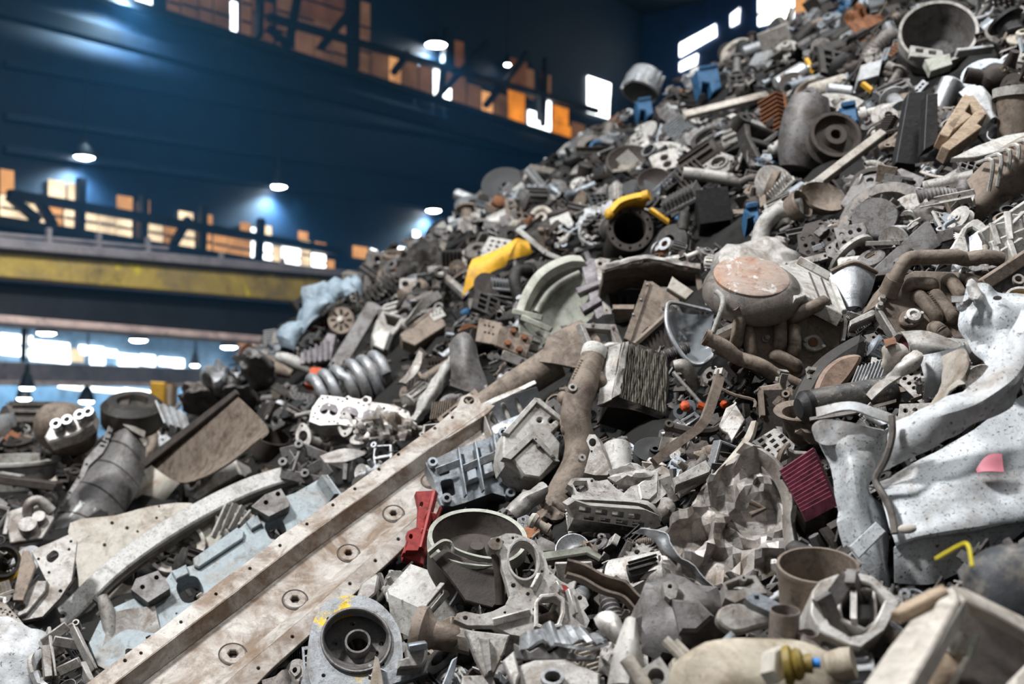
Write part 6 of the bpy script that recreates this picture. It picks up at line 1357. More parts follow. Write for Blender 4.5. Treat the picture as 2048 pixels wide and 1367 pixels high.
# glass-like clear moulded ring pieces
f = Fr(1590, 1265, 0, 35, .28)
CLB = metal('smoky_moulded_plastic', '#8a7f78', '#5d534d', .4, 10, 0, .25, .2)
t = thing('moulded_ring_housing', 'greyish moulded housing with open rings between the beige tank and the octagonal profile', 'housing', f(1590, 1270))
for (u, v, r, h_) in ((1575, 1258, 30, .06), (1622, 1285, 20, .04)):
    mb = MB(); mb.lathe(f(u, v, -.04), Vector((0, -.25, 1)).normalized(), [(r * f.px, -.05), (r * f.px, h_), (r * f.px * .93, h_), (r * f.px * .9, -.05), (r * f.px, -.05)], 28); part(t, 'ring', mb, CLB)
part(t, 'side_wall', MB().plate(f, [(1540, 1260), (1555, 1300), (1640, 1320), (1652, 1300), (1605, 1262), (1600, 1290)], t=.04, ch=.003), CLB)
# long grey bar and pads near
f = Fr(1430, 1310, 0, 35, .3)
solo('flat_bar', 'blue grey flat bar sloping left of the beige tank', 'bar', f(1430, 1310), MB().plate(f, [(1368, 1352), (1380, 1335), (1462, 1260), (1472, 1268), (1400, 1340), (1382, 1362)], t=.02, ch=.003), STEELG)
f = Fr(1500, 1225, 4, 35, .2)
solo('flat_pad', 'smooth beige rounded plate below the crumpled silver sheet', 'plate', f(1500, 1225), MB().plate(f, smooth([(1434, 1228), (1445, 1212), (1480, 1205), (1540, 1225), (1558, 1242), (1520, 1250), (1470, 1262), (1440, 1245)], 3), t=.025, ch=.005), ALU)
f = Fr(1490, 1170, 0, 30, .24)
t = thing('corner_tray', 'small grey corner tray with a hole post under the crumpled silver sheet', 'tray', f(1490, 1180))
part(t, 'walls', MB().plate(f, [(1446, 1165), (1480, 1150), (1512, 1150), (1535, 1185), (1500, 1190), (1470, 1205), (1450, 1195)], [[(1452, 1168), (1482, 1156), (1505, 1157), (1510, 1165), (1475, 1180), (1456, 1180)]], t=.05, ch=.003), ALU)
mb = MB(); pipe_ring(mb, f, 1486, 1158, 7, 3, .03, -.02); part(t, 'hole_post', mb, ALU)
f = Fr(1560, 1200, 0, 32, .22)
t = thing('slotted_rail', 'grey slotted rail end lying left of the brown tub', 'rail', f(1560, 1210))
part(t, 'rail', MB().plate(f, [(1490, 1195), (1510, 1182), (1540, 1195), (1640, 1250), (1635, 1262), (1590, 1245), (1500, 1205)], [[(1508, 1190), (1518, 1190), (1520, 1198), (1510, 1198)]], t=.03, ch=.003), STEELG)
# bits at bottom centre
f = Fr(1330, 1310, 8, 30, .3)
t = thing('clip_housing', 'small grey clip housing with two prongs at the bottom left of the beige tank', 'housing', f(1340, 1310))
for du in (0, 18):
    mb = MB(); mb.tube(vsm([f(1325 + du, 1285 + du * .3, .02), f(1350 + du, 1310 + du * .3, .02), f(1372 + du * .5, 1335, .02)], 3), .012, 8); part(t, 'prong', mb, BEIGE)
mb = MB(); mb.box(f(1370, 1345), f.x * .03, f.y * .025, f.n * .02); part(t, 'block', mb, BEIGE, bevel=.003)
f = Fr(1300, 1340, -8, 30, .32)
t = thing('square_sleeve', 'square grey sleeve with a round bore at the bottom edge', 'sleeve', f(1305, 1345))
part(t, 'body', MB().plate(f, [(1272, 1345), (1320, 1312), (1340, 1340), (1335, 1390), (1290, 1410)], [ell(1312, 1352, 17, 17)], t=.07, ch=.006), ALU)
f = Fr(1240, 1320, 20, 30, .34)
solo('bent_sheet_metal', 'tall bent grey sheet blade right of the fluted extrusion', 'blade', f(1235, 1330), MB().sheet([[f(1220, 1370, 0), f(1225, 1310, .02), f(1245, 1250, .03)], [f(1240, 1380, .04), f(1248, 1315, .05), f(1252, 1252, .04)], [f(1265, 1385, .0), f(1270, 1335, .03), f(1256, 1290, .03)]], 5, .008), ALU)
f = Fr(1260, 1350, 10, 30, .36)
solo('round_rod', 'short grey round rod at the bottom edge beside the bent sheet blade', 'rod', f(1265, 1350), MB().tube([f(1248, 1322, .02), f(1290, 1385, .02)], .016, 14), BEIGE)
f = Fr(1290, 1260, 5, 30, .24)
solo('pale_flap', 'torn pale flap between the lever arm and the bent sheet blade', 'flap', f(1235, 1270), MB().sheet([[f(1192, 1240, 0), f(1215, 1235, .02), f(1245, 1262, 0)], [f(1205, 1262, .01), f(1230, 1275, .04), f(1262, 1300, .0)], [f(1255, 1300, -.03), f(1272, 1315, .0), f(1285, 1310, -.03)]], 5, .005, amp=.015, sc_=15), ALUL)
# ---- left slope pieces
def plate_thing(name, label, cat, u, v, pts, mat, az=0, el=30, lift=.05, t=.03, hs=(), ch=.003, bevel=0):
    f = Fr(u, v, az, el, lift)
    return solo(name, label, cat, f(u, v), MB().plate(f, pts, hs, t=t, ch=ch), mat), f
plate_thing('flat_plate', 'long dark grey flat plate leaning above the ribbed coil', 'plate', 705, 670, [(735, 602), (748, 604), (762, 612), (692, 730), (655, 732), (700, 660)], ALUD, 8, 30, .04, .03)
f = Fr(780, 660, 8, 26, .0)
t = thing('split_box_casting', 'grey box casting with two open pockets right of the long dark flat plate', 'casting', f(780, 670))
part(t, 'body', MB().plate(f, [(752, 640), (765, 620), (810, 632), (800, 655), (785, 672), (776, 704), (745, 690), (742, 672)], [[(770, 628), (800, 636), (790, 652), (775, 648)]], t=.12, ch=.008), ALU)
part(t, 'front_face', MB().plate(f.off(.03), [(744, 668), (762, 655), (782, 662), (768, 700), (748, 690)], t=.03, ch=.006), ALUL)
part(t, 'dark_insert', MB().plate(f.off(.035), [(778, 668), (788, 668), (776, 700), (768, 698)], t=.02, ch=.002), BLACK)
f = Fr(850, 645, 5, 34, .0)
t = thing('vented_box', 'brown box with a small vent grille right of the grey box casting', 'box', f(850, 650))
part(t, 'box', MB().plate(f, [(800, 668), (862, 616), (888, 640), (892, 650), (830, 690), (805, 680)], t=.10, ch=.004), BROWN)
part(t, 'vent_grille', MB().plate(f.off(.006), [(858, 628), (880, 612), (892, 630), (868, 642)], [rrect(866 + 7 * i, 625 + 6 * j - 3 * i, 4, 3, -25, .1, 1) for i in range(3) for j in range(2)], t=.01, ch=.001), CREAM)
part(t, 'top_flap', MB().sheet([[f(808, 655, .03), f(850, 625, .05), f(884, 600, .03)], [f(815, 650, .06), f(845, 615, .09), f(875, 592, .06)]], 4, .006), ALU)
f = Fr(860, 790, 8, 30, .04)
t = thing('torn_strip_bundle', 'torn grey sheet metal strip standing between the ribbed coil and the channel rail end', 'strip', f(850, 800))
part(t, 'strip', MB().sheet([[f(818, 840, 0), f(845, 790, .02), f(880, 740, .03), f(900, 708, .02)], [f(830, 846, .03), f(858, 805, .06), f(890, 750, .06), f(905, 715, .04)], [f(845, 842, .0), f(870, 810, .03), f(900, 760, .02), f(912, 725, .0)]], 6, .005, amp=.018, sc_=13, crease=.8), CREAM)
part(t, 'fold', MB().sheet([[f(800, 760, -.02), f(822, 740, .02), f(838, 705, .02)], [f(812, 772, .02), f(835, 755, .05), f(846, 715, .04)]], 5, .005, amp=.01, sc_=14), ALU)
f = Fr(965, 735, -5, 25, .0)
solo('bent_dark_sheet', 'dark bent sheet metal flap left of the bolted bracket', 'sheet', f(950, 740), MB().sheet([[f(898, 690, 0), f(930, 672, .03), f(952, 690, .0)], [f(905, 740, .02), f(935, 735, .08), f(965, 745, .0)], [f(900, 770, .0), f(940, 790, .04), f(985, 790, .0)]], 6, .005, amp=.015, sc_=9), ALUD)
f = Fr(680, 640, -10, 20, .02)
t = thing('slotted_disc', 'brown round slotted disc cover on the left slope above the ribbed coil', 'disc', f(680, 645))
part(t, 'disc', MB().plate(f, ell(682, 640, 27, 27, 0, 30), [rrect(682 + 16 * cos(a), 640 + 16 * sin(a), 11, 4, math.degrees(a), .4) for a in [i * pi / 4 for i in range(8)]], t=.04, ch=.005), BROWN)
part(t, 'hub', MB().lathe(f(682, 640, 0), f.n, [(0, 0), (7 * f.px, 0), (6 * f.px, .03), (0, .03)], 16), ALU)
f = Fr(645, 695, 0, 22, .02)
t = thing('ribbed_cover', 'lilac grey ribbed cover left of the long dark flat plate', 'cover', f(645, 700))
part(t, 'shell', MB().plate(f, [(600, 705), (640, 690), (655, 665), (672, 668), (662, 720), (600, 728)], t=.08, ch=.006), LILAC)
for i in range(5):
    mb = MB(); mb.bar(f(610 + i * 11, 700 - i * 5, .012), f(612 + i * 11, 725 - i, .012), .015, .02); part(t, 'rib', mb, LILAC, bevel=.003)
plate_thing('orange_box', 'small bright orange box left of the ribbed coil', 'box', 626, 752, [(622, 734), (642, 734), (646, 742), (632, 772), (610, 768)], ORANGE, 5, 25, .04, .08)
f = Fr(588, 735, 10, 20, .02)
solo('white_tube', 'pale cream flattened tube left of the small orange box', 'tube', f(590, 735), MB().tube(vsm([f(553, 712), f(580, 722, .02), f(622, 740, .0)], 4), [.03, .045, .05, .04], 12), CREAM)
f = Fr(560, 745, 20, 20, .05)
t = thing('tapered_pipe', 'dark brown tapered pipe with an open end left of the pale cream tube', 'pipe', f(560, 745))
part(t, 'pipe', MB().tube([f(532, 728, -.02), f(552, 737, .0), f(582, 752, .04)], [.09, .06, .035], 18, wall=.01), BROWN)
f = Fr(905, 565, 12, 25, .0)
t = thing('link_rod', 'grey link arm with a round eye left of the yellow sheet cover', 'link', f(900, 570))
part(t, 'arm', MB().tube([f(880, 552, .03), f(905, 572, .02), f(932, 592, .0)], [.05, .05, .06], 12, flat=.7), ALU)
mb = MB(); pipe_ring(mb, f, 878, 555, 13, 7, .05, .03); part(t, 'eye', mb, BROWND)
part(t, 'pin', MB().lathe(f(878, 555, .03), f.n, [(0, 0), (4 * f.px, 0), (4 * f.px, .03), (0, .03)], 12), ALUL)
f = Fr(1085, 500, 5, 30, -.02)
t = thing('angle_iron_corner', 'pale angle iron frame corner on top behind the yellow sheet cover', 'frame', f(1090, 500))
for a, b in (((1035, 462), (1092, 510)), ((1092, 510), (1150, 535)), ((1150, 505), (1220, 488)), ((1225, 495), (1262, 515))):
    mb = MB(); mb.bar(f(*a, .02), f(*b, .02), .05, .03); part(t, 'bar', mb, CREAM, bevel=.004)
f = Fr(1700, 580, 4, 24, .02)
t = thing('galvanised_duct', 'galvanised square duct piece wedged between the two heat exchangers', 'duct', f(1700, 590))
part(t, 'face', MB().sheet([[f(1660, 548, 0), f(1690, 540, .03), f(1712, 540, .03), f(1750, 552, .0)], [f(1668, 590, .0), f(1692, 585, .04), f(1712, 588, .04), f(1738, 590, .0)], [f(1680, 622, .0), f(1695, 622, .03), f(1712, 622, .03), f(1720, 622, .0)]], 4, .006, amp=.004), GALV)
part(t, 'rim', MB().tube(vsm([f(1660, 546, .01), f(1690, 538, .035), f(1712, 537, .035), f(1752, 548, .01)], 3), .009, 8), BROWN)
plate_thing('dark_slab', 'dark flat double edged panel standing above the right heat exchanger', 'slab', 1815, 490, [(1748, 535), (1848, 444), (1858, 440), (1886, 488), (1790, 548), (1752, 552)], ALUD, 0, 26, .0, .04)
f = Fr(1935, 490, 0, 26, .0)
t = thing('mount_bracket', 'pale arched mount bracket above the header pipe of the right heat exchanger', 'bracket', f(1935, 500))
part(t, 'frame', MB().plate(f, smooth([(1880, 525), (1905, 490), (1925, 455), (1948, 437), (1966, 442), (1998, 478), (1990, 486), (1965, 470), (1945, 455), (1932, 470), (1940, 522)], 2), t=.07, ch=.006), ALUL)
part(t, 'inner_plate', MB().plate(f.off(-.03), [(1930, 460), (1948, 446), (1992, 480), (1975, 500), (1970, 522), (1938, 522)], [ell(1952, 455, 5, 4)], t=.02, ch=.002), STEELG)
part(t, 'chrome_fold', MB().sheet([[f(1940, 475, .0), f(1955, 472, .03), f(1966, 476, .0)], [f(1942, 522, .0), f(1958, 522, .03), f(1975, 522, .0)]], 4, .005), SHINY)
f = Fr(2010, 470, -5, 30, .06)
t = thing('lattice_casting', 'pale open lattice casting at the right edge above the dark tray', 'lattice', f(2010, 480))
for a, b in (((1965, 480), (2060, 415)), ((1985, 500), (2060, 470)), ((1978, 455), (1992, 500)), ((2012, 432), (2020, 490)), ((1990, 465), (2045, 455)), ((2020, 470), (2055, 435)), ((2000, 520), (2050, 490)), ((2012, 490), (2030, 540)), ((1988, 502), (1996, 545)), ((2020, 445), (2060, 450))):
    mb = MB(); mb.bar(f(*a, .0), f(*b, .0), .022, .06); part(t, 'rib', mb, CREAM, bevel=.004)
f = Fr(2020, 560, -8, 25, .04)
t = thing('dark_tray', 'dark metal tray with a ringed hole at the right edge', 'tray', f(2020, 560))
part(t, 'plate', MB().plate(f, [(1960, 580), (2000, 545), (2060, 515), (2060, 590), (1990, 582)], [ell(2034, 564, 7, 6)], t=.03, ch=.003), ALUD)
mb = MB(); pipe_ring(mb, f, 2034, 564, 12, 7, .02, .0); part(t, 'ring', mb, ALU)
mb = MB(); mb.bar(f(1962, 577, .02), f(2060, 513, .02), .03, .04); part(t, 'edge', mb, BROWN, bevel=.004)
# ---- finned motor
f = Fr(2000, 350, 0, 24, .02)
t = thing('finned_motor', 'large brown finned motor housing with wire ribs at the right edge', 'motor', f(2000, 380))
part(t, 'barrel', MB().sheet([[f(1942, 345, -.05), f(1955, 400, -.02), f(1965, 428, -.1)], [f(1990, 315, .06), f(2005, 365, .1), f(2010, 405, .0)], [f(2070, 275, .06), f(2080, 320, .1), f(2080, 372, .0)]], 6, .01), BROWN)
for i in range(7):
    u = 1950 + i * 17; v = 335 - i * 9.5
    part(t, 'wire_rib', MB().tube(vsm([f(u, v, .03), f(u + 10, v + 28, .13), f(u + 18, v + 62, .05)], 4), .008, 6), CREAM)
plate_thing('flat_cover', 'pale flat pointed cover lying on the finned motor housing', 'cover', 1980, 300, [(1902, 316), (1950, 292), (2010, 270), (2060, 262), (2060, 282), (2000, 302), (1950, 314)], CREAM, 0, 48, .16, .02)
f = Fr(1640, 290, -12, 18, .0)
f = Fr(1600, 285, -12, 18, .0)
t = thing('grey_vessel', 'smooth grey rounded vessel half way up the right slope', 'vessel', f(1600, 300))
axv = (f.y * .9 + f.n * .3 + f.x * .25).normalized(); R = 46 * f.px; c0 = f(1596, 322, -.05)
part(t, 'vessel', MB().lathe(c0, axv, [(0, -.03), (R * .75, -.02), (R * 1.0, .08), (R * 1.06, .2), (R * 1.0, .31), (R * .8, .40), (R * .76, .40), (R * .95, .3), (R * .9, .1), (0, .0)], 32), ALUD)
f = Fr(1675, 268, 0, 15, .0)
t = thing('belt_pulley', 'dark grooved pulley wheel right of the smooth grey vessel', 'pulley', f(1675, 270))
part(t, 'wheel', MB().lathe(f(1672, 268), f.n, [(0, -.06), (.03, -.06), (.03, 0), (.06, 0), (.07, -.04), (.11, -.04), (.12, 0), (.14, 0), (.14, -.05), (.12, -.08), (.14, -.11), (0, -.11)], 32), BROWND)
f = Fr(1865, 85, 0, 20, .0)
t = thing('big_round_dish', 'big dark grey round dish near the top right of the heap', 'dish', f(1865, 95)); R = 74 * f.px
nz_ = (f.n + Vector((-.25, 0, .0))).normalized()
part(t, 'dish', MB().lathe(f(1865, 88, .1), nz_, [(0, -.2), (R * .5, -.2), (R * .82, -.1), (R * .94, .02), (R, .02), (R, -.12), (R * .6, -.3), (0, -.3)], 44), ALUD)
part(t, 'rim', MB().lathe(f(1865, 88, .1), nz_, [(R * .93, .02), (R * 1.01, .024), (R * 1.02, -.06), (R, -.06), (R * .94, .0), (R * .93, .02)], 44), ALU)
part(t, 'inner_frame', MB().plate(Fr.pn(f(1850, 105, .12), f.n), [(1822, 90), (1885, 100), (1890, 118), (1820, 112)], [rrect(1840, 101, 16, 7, 5), rrect(1866, 105, 16, 7, 5)], t=.04, ch=.004), CREAM)
def plank(u0, v0, u1, v1, wpx, label, mat=WOODL, lift=.1):
    um, vm = (u0 + u1) / 2, (v0 + v1) / 2; f = Fr(um, vm, 0, 34, lift)
    mb = MB(); mb.bar(f(u0, v0), f(u1, v1), wpx * f.px, .05, f.n); solo('wooden_plank', label, 'plank', f(um, vm), mb, mat, bevel=.004)
plank(1368, 232, 1548, 188, 17, 'long pale wooden plank high on the heap left of the dark slabs')
plank(1608, 388, 1765, 268, 17, 'pale wooden plank sloping down left of the two black slabs')
plank(1912, 106, 1985, 98, 9, 'short bright white batten near the top right edge', WHITE)
for i, (p, lb) in enumerate((([(1817, 185), (1852, 182), (1838, 330), (1792, 325)], 'wide black standing slab in the upper right of the heap'), ([(1854, 188), (1876, 186), (1876, 285), (1848, 300)], 'narrow black standing slab just right of the wide black slab'))):
    plate_thing('black_slab', lb, 'slab', 1830 + i * 36, 290, p, BLACK, 0, 12, .08, .08)
f = Fr(1950, 220, 0, 30, .1)
solo('torn_white_sheet', 'torn bright white sheet hanging right of the two black slabs', 'sheet', f(1950, 225), MB().sheet([[f(1918, 185, 0), f(1945, 178, .04), f(1970, 190, 0)], [f(1935, 215, .02), f(1960, 212, .08), f(1985, 222, .02)], [f(1965, 255, 0), f(1980, 250, .05), f(2002, 250, 0)]], 6, .005, amp=.03, sc_=8, crease=.8), WHITE)
f = Fr(1920, 265, 0, 30, .06)
t = thing('wooden_grate', 'brown wooden box frame below the torn bright white sheet', 'frame', f(1920, 270))
for a, b in (((1882, 285), (1932, 205)), ((1898, 300), (1955, 240)), ((1932, 205), (1960, 245)), ((1885, 310), (1950, 262)), ((1895, 268), (1930, 240))):
    mb = MB(); mb.bar(f(*a, .0), f(*b, .0), .045, .09, f.n); part(t, 'board', mb, WOOD, bevel=.004)
f = Fr(2030, 190, 0, 30, .05)
t = thing('round_pot', 'brown round pot with a thick pale rim at the right edge', 'pot', f(2030, 200)); R = 42 * f.px; au = (f.y * .8 + f.n * .6).normalized()
part(t, 'pot', MB().lathe(f(2036, 195), au, [(0, -.22), (R * .85, -.22), (R * .95, 0), (R * .85, 0), (R * .8, -.18), (0, -.18)], 32), BROWN)
part(t, 'rim', MB().lathe(f(2036, 195), au, [(R * .86, .0), (R * 1.12, .0), (R * 1.14, .04), (R * .86, .045), (R * .86, 0)], 32), CREAM)
f = Fr(1645, 400, 0, 34, .05)
t = thing('brown_bowl', 'brown oval bowl tilted above the domed pan', 'bowl', f(1645, 405)); R = 46 * f.px
part(t, 'bowl', MB().lathe(f(1645, 402, .02), (f.n + Vector((.15, -.1, .25))).normalized(), [(0, -.07), (R * .5, -.06), (R * .9, -.02), (R, .0), (R, .012), (R * .88, -.01), (R * .5, -.045), (0, -.055)], 36), BROWN)
f = Fr(1560, 455, 8, 26, .06)
t = thing('pipe_elbow', 'pale pipe elbow with a round dark mouth above the domed pan', 'pipe elbow', f(1560, 460))
part(t, 'elbow', MB().tube(vsm([f(1522, 480, -.03), f(1528, 450, .0), f(1550, 432, .03), f(1572, 432, .06), f(1590, 436, .09)], 4), 17 * f.px, 16), CREAM)
mb = MB(); c0 = f(1582, 436, .09); axm = (f.n * .75 + f.x * .5).normalized(); mb.lathe(c0, axm, [(0, -.05), (24 * f.px, -.04), (31 * f.px, .02), (29 * f.px, .03), (22 * f.px, -.01), (0, -.02)], 26); part(t, 'mouth', mb, BROWN)
f = Fr(1420, 355, 0, 30, .04)
solo('round_bar', 'long grey round bar above the black finned block', 'bar', f(1420, 355), MB().tube([f(1366, 346), f(1420, 352), f(1482, 362)], .04, 14), ALU)
f = Fr(1425, 415, -6, 22, -.02)
t = thing('black_finned_block', 'black finned block right of the yellow bracketed pipe flange', 'block', f(1425, 420))
part(t, 'core', MB().plate(f.off(-.03), [(1392, 388), (1455, 378), (1462, 440), (1400, 448)], t=.2, ch=.005), BLACK)
for i in range(8):
    mb = MB(); mb.bar(f(1392 + i, 390 + i * 7, .0), f(1456 + i, 381 + i * 7, .0), .016, .05); part(t, 'fin', mb, BLACK)
f = Fr(1280, 165, 0, 20, .0)
t = thing('motor_end_bell', 'grey ribbed motor end bell on the skyline of the heap', 'motor part', f(1280, 175)); R = 38 * f.px
part(t, 'bell', MB().lathe(f(1282, 178, 0), (f.y + f.x * .35).normalized(), [(R * .9, -.06), (R, -.05), (R, .1), (R * .85, .2), (R * .5, .24), (0, .24), (0, .2), (R * .5, .2), (R * .85, .05), (R * .9, -.06)], 26), GALV)
for i in range(7):
    a = -1.4 + i * .45; mb = MB(); e = f.x * sin(a) + f.n * cos(a)
    mb.bar(f(1280, 182, 0) + e * R * 1.01, f(1290, 160, 0) + e * R * 1.0, .02, .03, e); part(t, 'rib', mb, GALV)
for (u, v, s_, lb) in ((1418, 158, 26, 'blue plastic housing near the upper left skyline of the heap'), (1698, 228, 20, 'blue plastic housing right of the dark grooved pulley wheel'), (1505, 428, 17, 'blue torn plastic piece left of the pale pipe elbow'), (1290, 215, 18, 'dark blue box below the grey motor end bell')):
    f = Fr(u, v, rnd.uniform(-20, 20), 25, .08); q = s_
    t = thing('blue_housing', lb, 'housing', f(u, v))
    part(t, 'shell', MB().plate(f, [(u - q, v - q * .7), (u + q * .7, v - q), (u + q, v + q * .6), (u + q * .3, v + q), (u + q * .1, v + q * .3), (u - q * .5, v + q * .2), (u - q * .6, v + q)], t=.14, ch=.01), BLUE)
    mb = MB(); mb.bar(f(u - q * .8, v - q * .75, .01), f(u + q * .6, v - q, .01), .03, .03); part(t, 'top_rim', mb, BLUE, bevel=.005)
plate_thing('white_box', 'small pale box with faint slots near the top of the heap', 'box', 1745, 140, [(1722, 130), (1765, 118), (1758, 150), (1716, 162)], WHITE, 0, 30, .1, .12)
plate_thing('green_plate', 'pale green flat plate below the big round dish', 'plate', 1875, 125, [(1850, 118), (1900, 106), (1905, 128), (1862, 142)], GREENP, 0, 34, .1, .05)
for i, (u, v, dx, dy) in enumerate(((1320, 430, 22, 14), (870, 525, 14, 6), (1620, 130, 10, 14), (1735, 172, 12, 8))):
    plate_thing('yellow_flake', ['bent yellow strip right of the bolted pipe flange', 'small yellow scrap on the upper left slope', 'small yellow scrap near the upper skyline', 'small yellow scrap under the small pale box'][i], 'scrap', u, v, [(u - dx, v - dy), (u - dx + 7, v - dy - 2), (u + dx, v + dy - 5), (u + dx - 4, v + dy)], YEL, 0, 30, .08, .03)
# ---- pale foil heaps on the left skyline and far pieces
f = Fr(640, 620, 0, 30, .02, d=9.6)
solo('foil_heap_sheet', 'pale blue grey crumpled plastic sheet along the left skyline of the heap', 'sheet', f(630, 630), MB().sheet([[f(540, 705, -.1), f(600, 640, .0), f(650, 590, .05), f(715, 562, -.05)], [f(560, 712, .1), f(622, 650, .2), f(668, 605, .25), f(725, 580, .1)], [f(590, 705, .1), f(640, 665, .2), f(690, 625, .2), f(730, 600, .1)]], 8, .02, amp=.14, sc_=4, crease=.8), metal('pale_plastic_film', '#9fb0bc', '#75838e', .45, 3, 0, .4, .2))
for (u, v, a, b, m, lb, s_) in ((512, 738, 36, 22, ALUD, 'dark grey lumpy bundle at the left foot of the slope', 3), (440, 765, 28, 36, GALV, 'pale grey tangled bundle on the far left heap', 5), (405, 803, 40, 20, TANK, 'smoky tangled bundle behind the metal trough', 8), (478, 796, 30, 20, ALUD, 'dark grey knotted bundle right of the metal trough', 9)):
    f = Fr(u, v, 0, 20, 0, d=8.6)
    solo('wire_bundle', lb, 'bundle', f(u, v), MB().blob(f(u, v), f.x * (a * f.px), f.y * (b * f.px), f.n * .3, 30, 20, amp=.42, seed=s_), m, rough=.03)
f = Fr(130, 850, 0, 20, .0, d=7.4)
t = thing('brown_tank', 'rounded brown tank end at the far left of the heap', 'tank', f(130, 870))
part(t, 'shell', MB().blob(f(132, 858), f.x * (55 * f.px), f.y * (48 * f.px), f.n * .25, 26, 16, pw=.85), BROWN)
f = Fr(140, 865, 0, 30, .3, d=7.0)
t = thing('white_engine_cover', 'bright pale engine cover with round bosses at the far left', 'cover', f(140, 870))
part(t, 'plate', MB().plate(f, [(88, 872), (100, 850), (150, 830), (190, 825), (185, 845), (150, 868), (95, 884)], [ell(120, 857, 8, 5)], t=.1, ch=.01), ALUL)
for u, v in ((118, 856), (140, 848), (165, 838), (182, 832)):
    mb = MB(); pipe_ring(mb, f, u, v, 11, 6, .06, .0); part(t, 'boss', mb, SHINY)
f = Fr(345, 835, 0, 30, .1, d=7.2)
t = thing('white_corrugated_sheet', 'white corrugated sheet left of the metal trough top', 'sheet', f(345, 840))
part(t, 'sheet', MB().sheet([[f(312 + 8 * i, 806 + 3 * i, .03 * (-1) ** i) for i in range(8)], [f(330 + 7 * i, 850 + 2 * i, .03 * (-1) ** i) for i in range(8)]], 3, .01), WHITE)
f = Fr(260, 815, 0, 25, .1, d=7.6)
t = thing('dark_engine_lump', 'dark round engine lump on the far left skyline', 'engine part', f(260, 820))
part(t, 'drum', MB().lathe(f(265, 828), Vector((.1, -.4, .9)).normalized(), [(0, -.1), (.17, -.1), (.2, -.05), (.2, .06), (.16, .1), (.1, .1), (.09, .06), (0, .06)], 28), DARK)
mb = MB(); mb.tube([f(225, 810), f(245, 815), f(262, 812)], .05, 12); part(t, 'stub', mb, BROWND)
# ------------------------------------------------------------------ smaller scrap: one of each kind first, then copies laid over the heap
def mm(mb, name, bevel=0, **k): return mb.mesh(name, Vector((0, 0, 0)), bevel, **k)
Z = Vector((0, 0, 1)); X_ = Vector((1, 0, 0)); Y_ = Vector((0, 1, 0)); O_ = Vector((0, 0, 0)); V3 = lambda *a: Vector(a)
LF = Fr.pn(O_, Z); LF.x, LF.y = X_, Y_
def pl(P, H=(), t=.05, ch=.008, w=0): return MB().plate2(LF, [tuple(p) for p in P], [[tuple(q) for q in h] for h in H], t, ch, w)
def circ(x, y, r, n=14): return [(x + r * cos(2 * pi * i / n), y + r * sin(2 * pi * i / n)) for i in range(n)]
def rect(x, y, w_, h): return [(x - w_ / 2, y - h / 2), (x + w_ / 2, y - h / 2), (x + w_ / 2, y + h / 2), (x - w_ / 2, y + h / 2)]
def gear_out(n, r0, r1):
    o = []
    for i in range(n):
        for k, r in ((0, r0), (.25, r0), (.4, r1), (.65, r1)): a = 2 * pi * (i + k) / n; o.append((r * cos(a), r * sin(a)))
    return o
PROTO = {}   # kind -> list of variants; a variant is [(part name, mesh), ...] in a unit sized frame
def proto(kind, *parts): PROTO.setdefault(kind, []).append([(n, mm(m, n, bv)) for n, m, bv in parts])
arc = lambda a0, a1, R, n=9: [V3(R * cos(radians(a0 + (a1 - a0) * i / n)), R * sin(radians(a0 + (a1 - a0) * i / n)), 0) for i in range(n + 1)]
proto('pipe_elbow', ('pipe', MB().tube([V3(.35, -.35, 0)] + arc(0, 90, .35) + [V3(-.35, .35, 0)], .12, 14, wall=.025), 0), ('collar', MB().lathe(V3(.35, -.35, 0), Y_, [(.1, -.03), (.17, -.03), (.17, .05), (.1, .05), (.1, -.03)], 18), 0))
proto('pipe_elbow', ('pipe', MB().tube([V3(.3, -.2, 0)] + arc(0, 120, .3), .1, 12, wall=.02), 0), ('flange', pl(circ(0, 0, .2), [circ(0, 0, .09)], .05), 0))
proto('pipe_stub', ('pipe', MB().tube([V3(-.45, 0, 0), V3(.45, .02, 0)], .14, 18, wall=.02), 0))
proto('pipe_stub', ('pipe', MB().tube([V3(-.5, 0, 0), V3(0, .03, .02), V3(.5, -.03, 0)], .09, 14, wall=.02), 0), ('collar', MB().lathe(V3(.42, -.025, 0), X_, [(.08, -.05), (.14, -.05), (.14, .05), (.08, .05), (.08, -.05)], 18), 0))
proto('flanged_pipe', ('pipe', MB().tube([V3(-.3, 0, 0), V3(.4, 0, 0)], .15, 18, wall=.03), 0), ('flange', MB().lathe(V3(.4, 0, 0), X_, [(.12, 0), (.28, 0), (.28, .06), (.12, .06), (.12, 0)], 22), 0), ('flange', MB().lathe(V3(-.3, 0, 0), X_, [(.12, -.05), (.24, -.05), (.24, 0), (.12, 0), (.12, -.05)], 22), 0))
proto('spur_gear', ('wheel', pl(gear_out(18, .4, .48), [circ(0, 0, .12)] + [circ(.25 * cos(a), .25 * sin(a), .07, 10) for a in (0, 1.57, 3.14, 4.71)], .12), 0), ('hub', MB().lathe(O_, Z, [(.12, -.14), (.18, -.14), (.18, .05), (.12, .05), (.12, -.14)], 18), 0))
proto('belt_pulley', ('wheel', MB().lathe(O_, Z, [(.08, -.1), (.3, -.06), (.42, -.12), (.46, -.12), (.38, 0), (.46, .12), (.42, .12), (.3, .06), (.08, .1), (.08, -.1)], 26), 0), ('hub', MB().lathe(O_, Z, [(.06, -.16), (.12, -.16), (.12, .16), (.06, .16), (.06, -.16)], 14), 0))
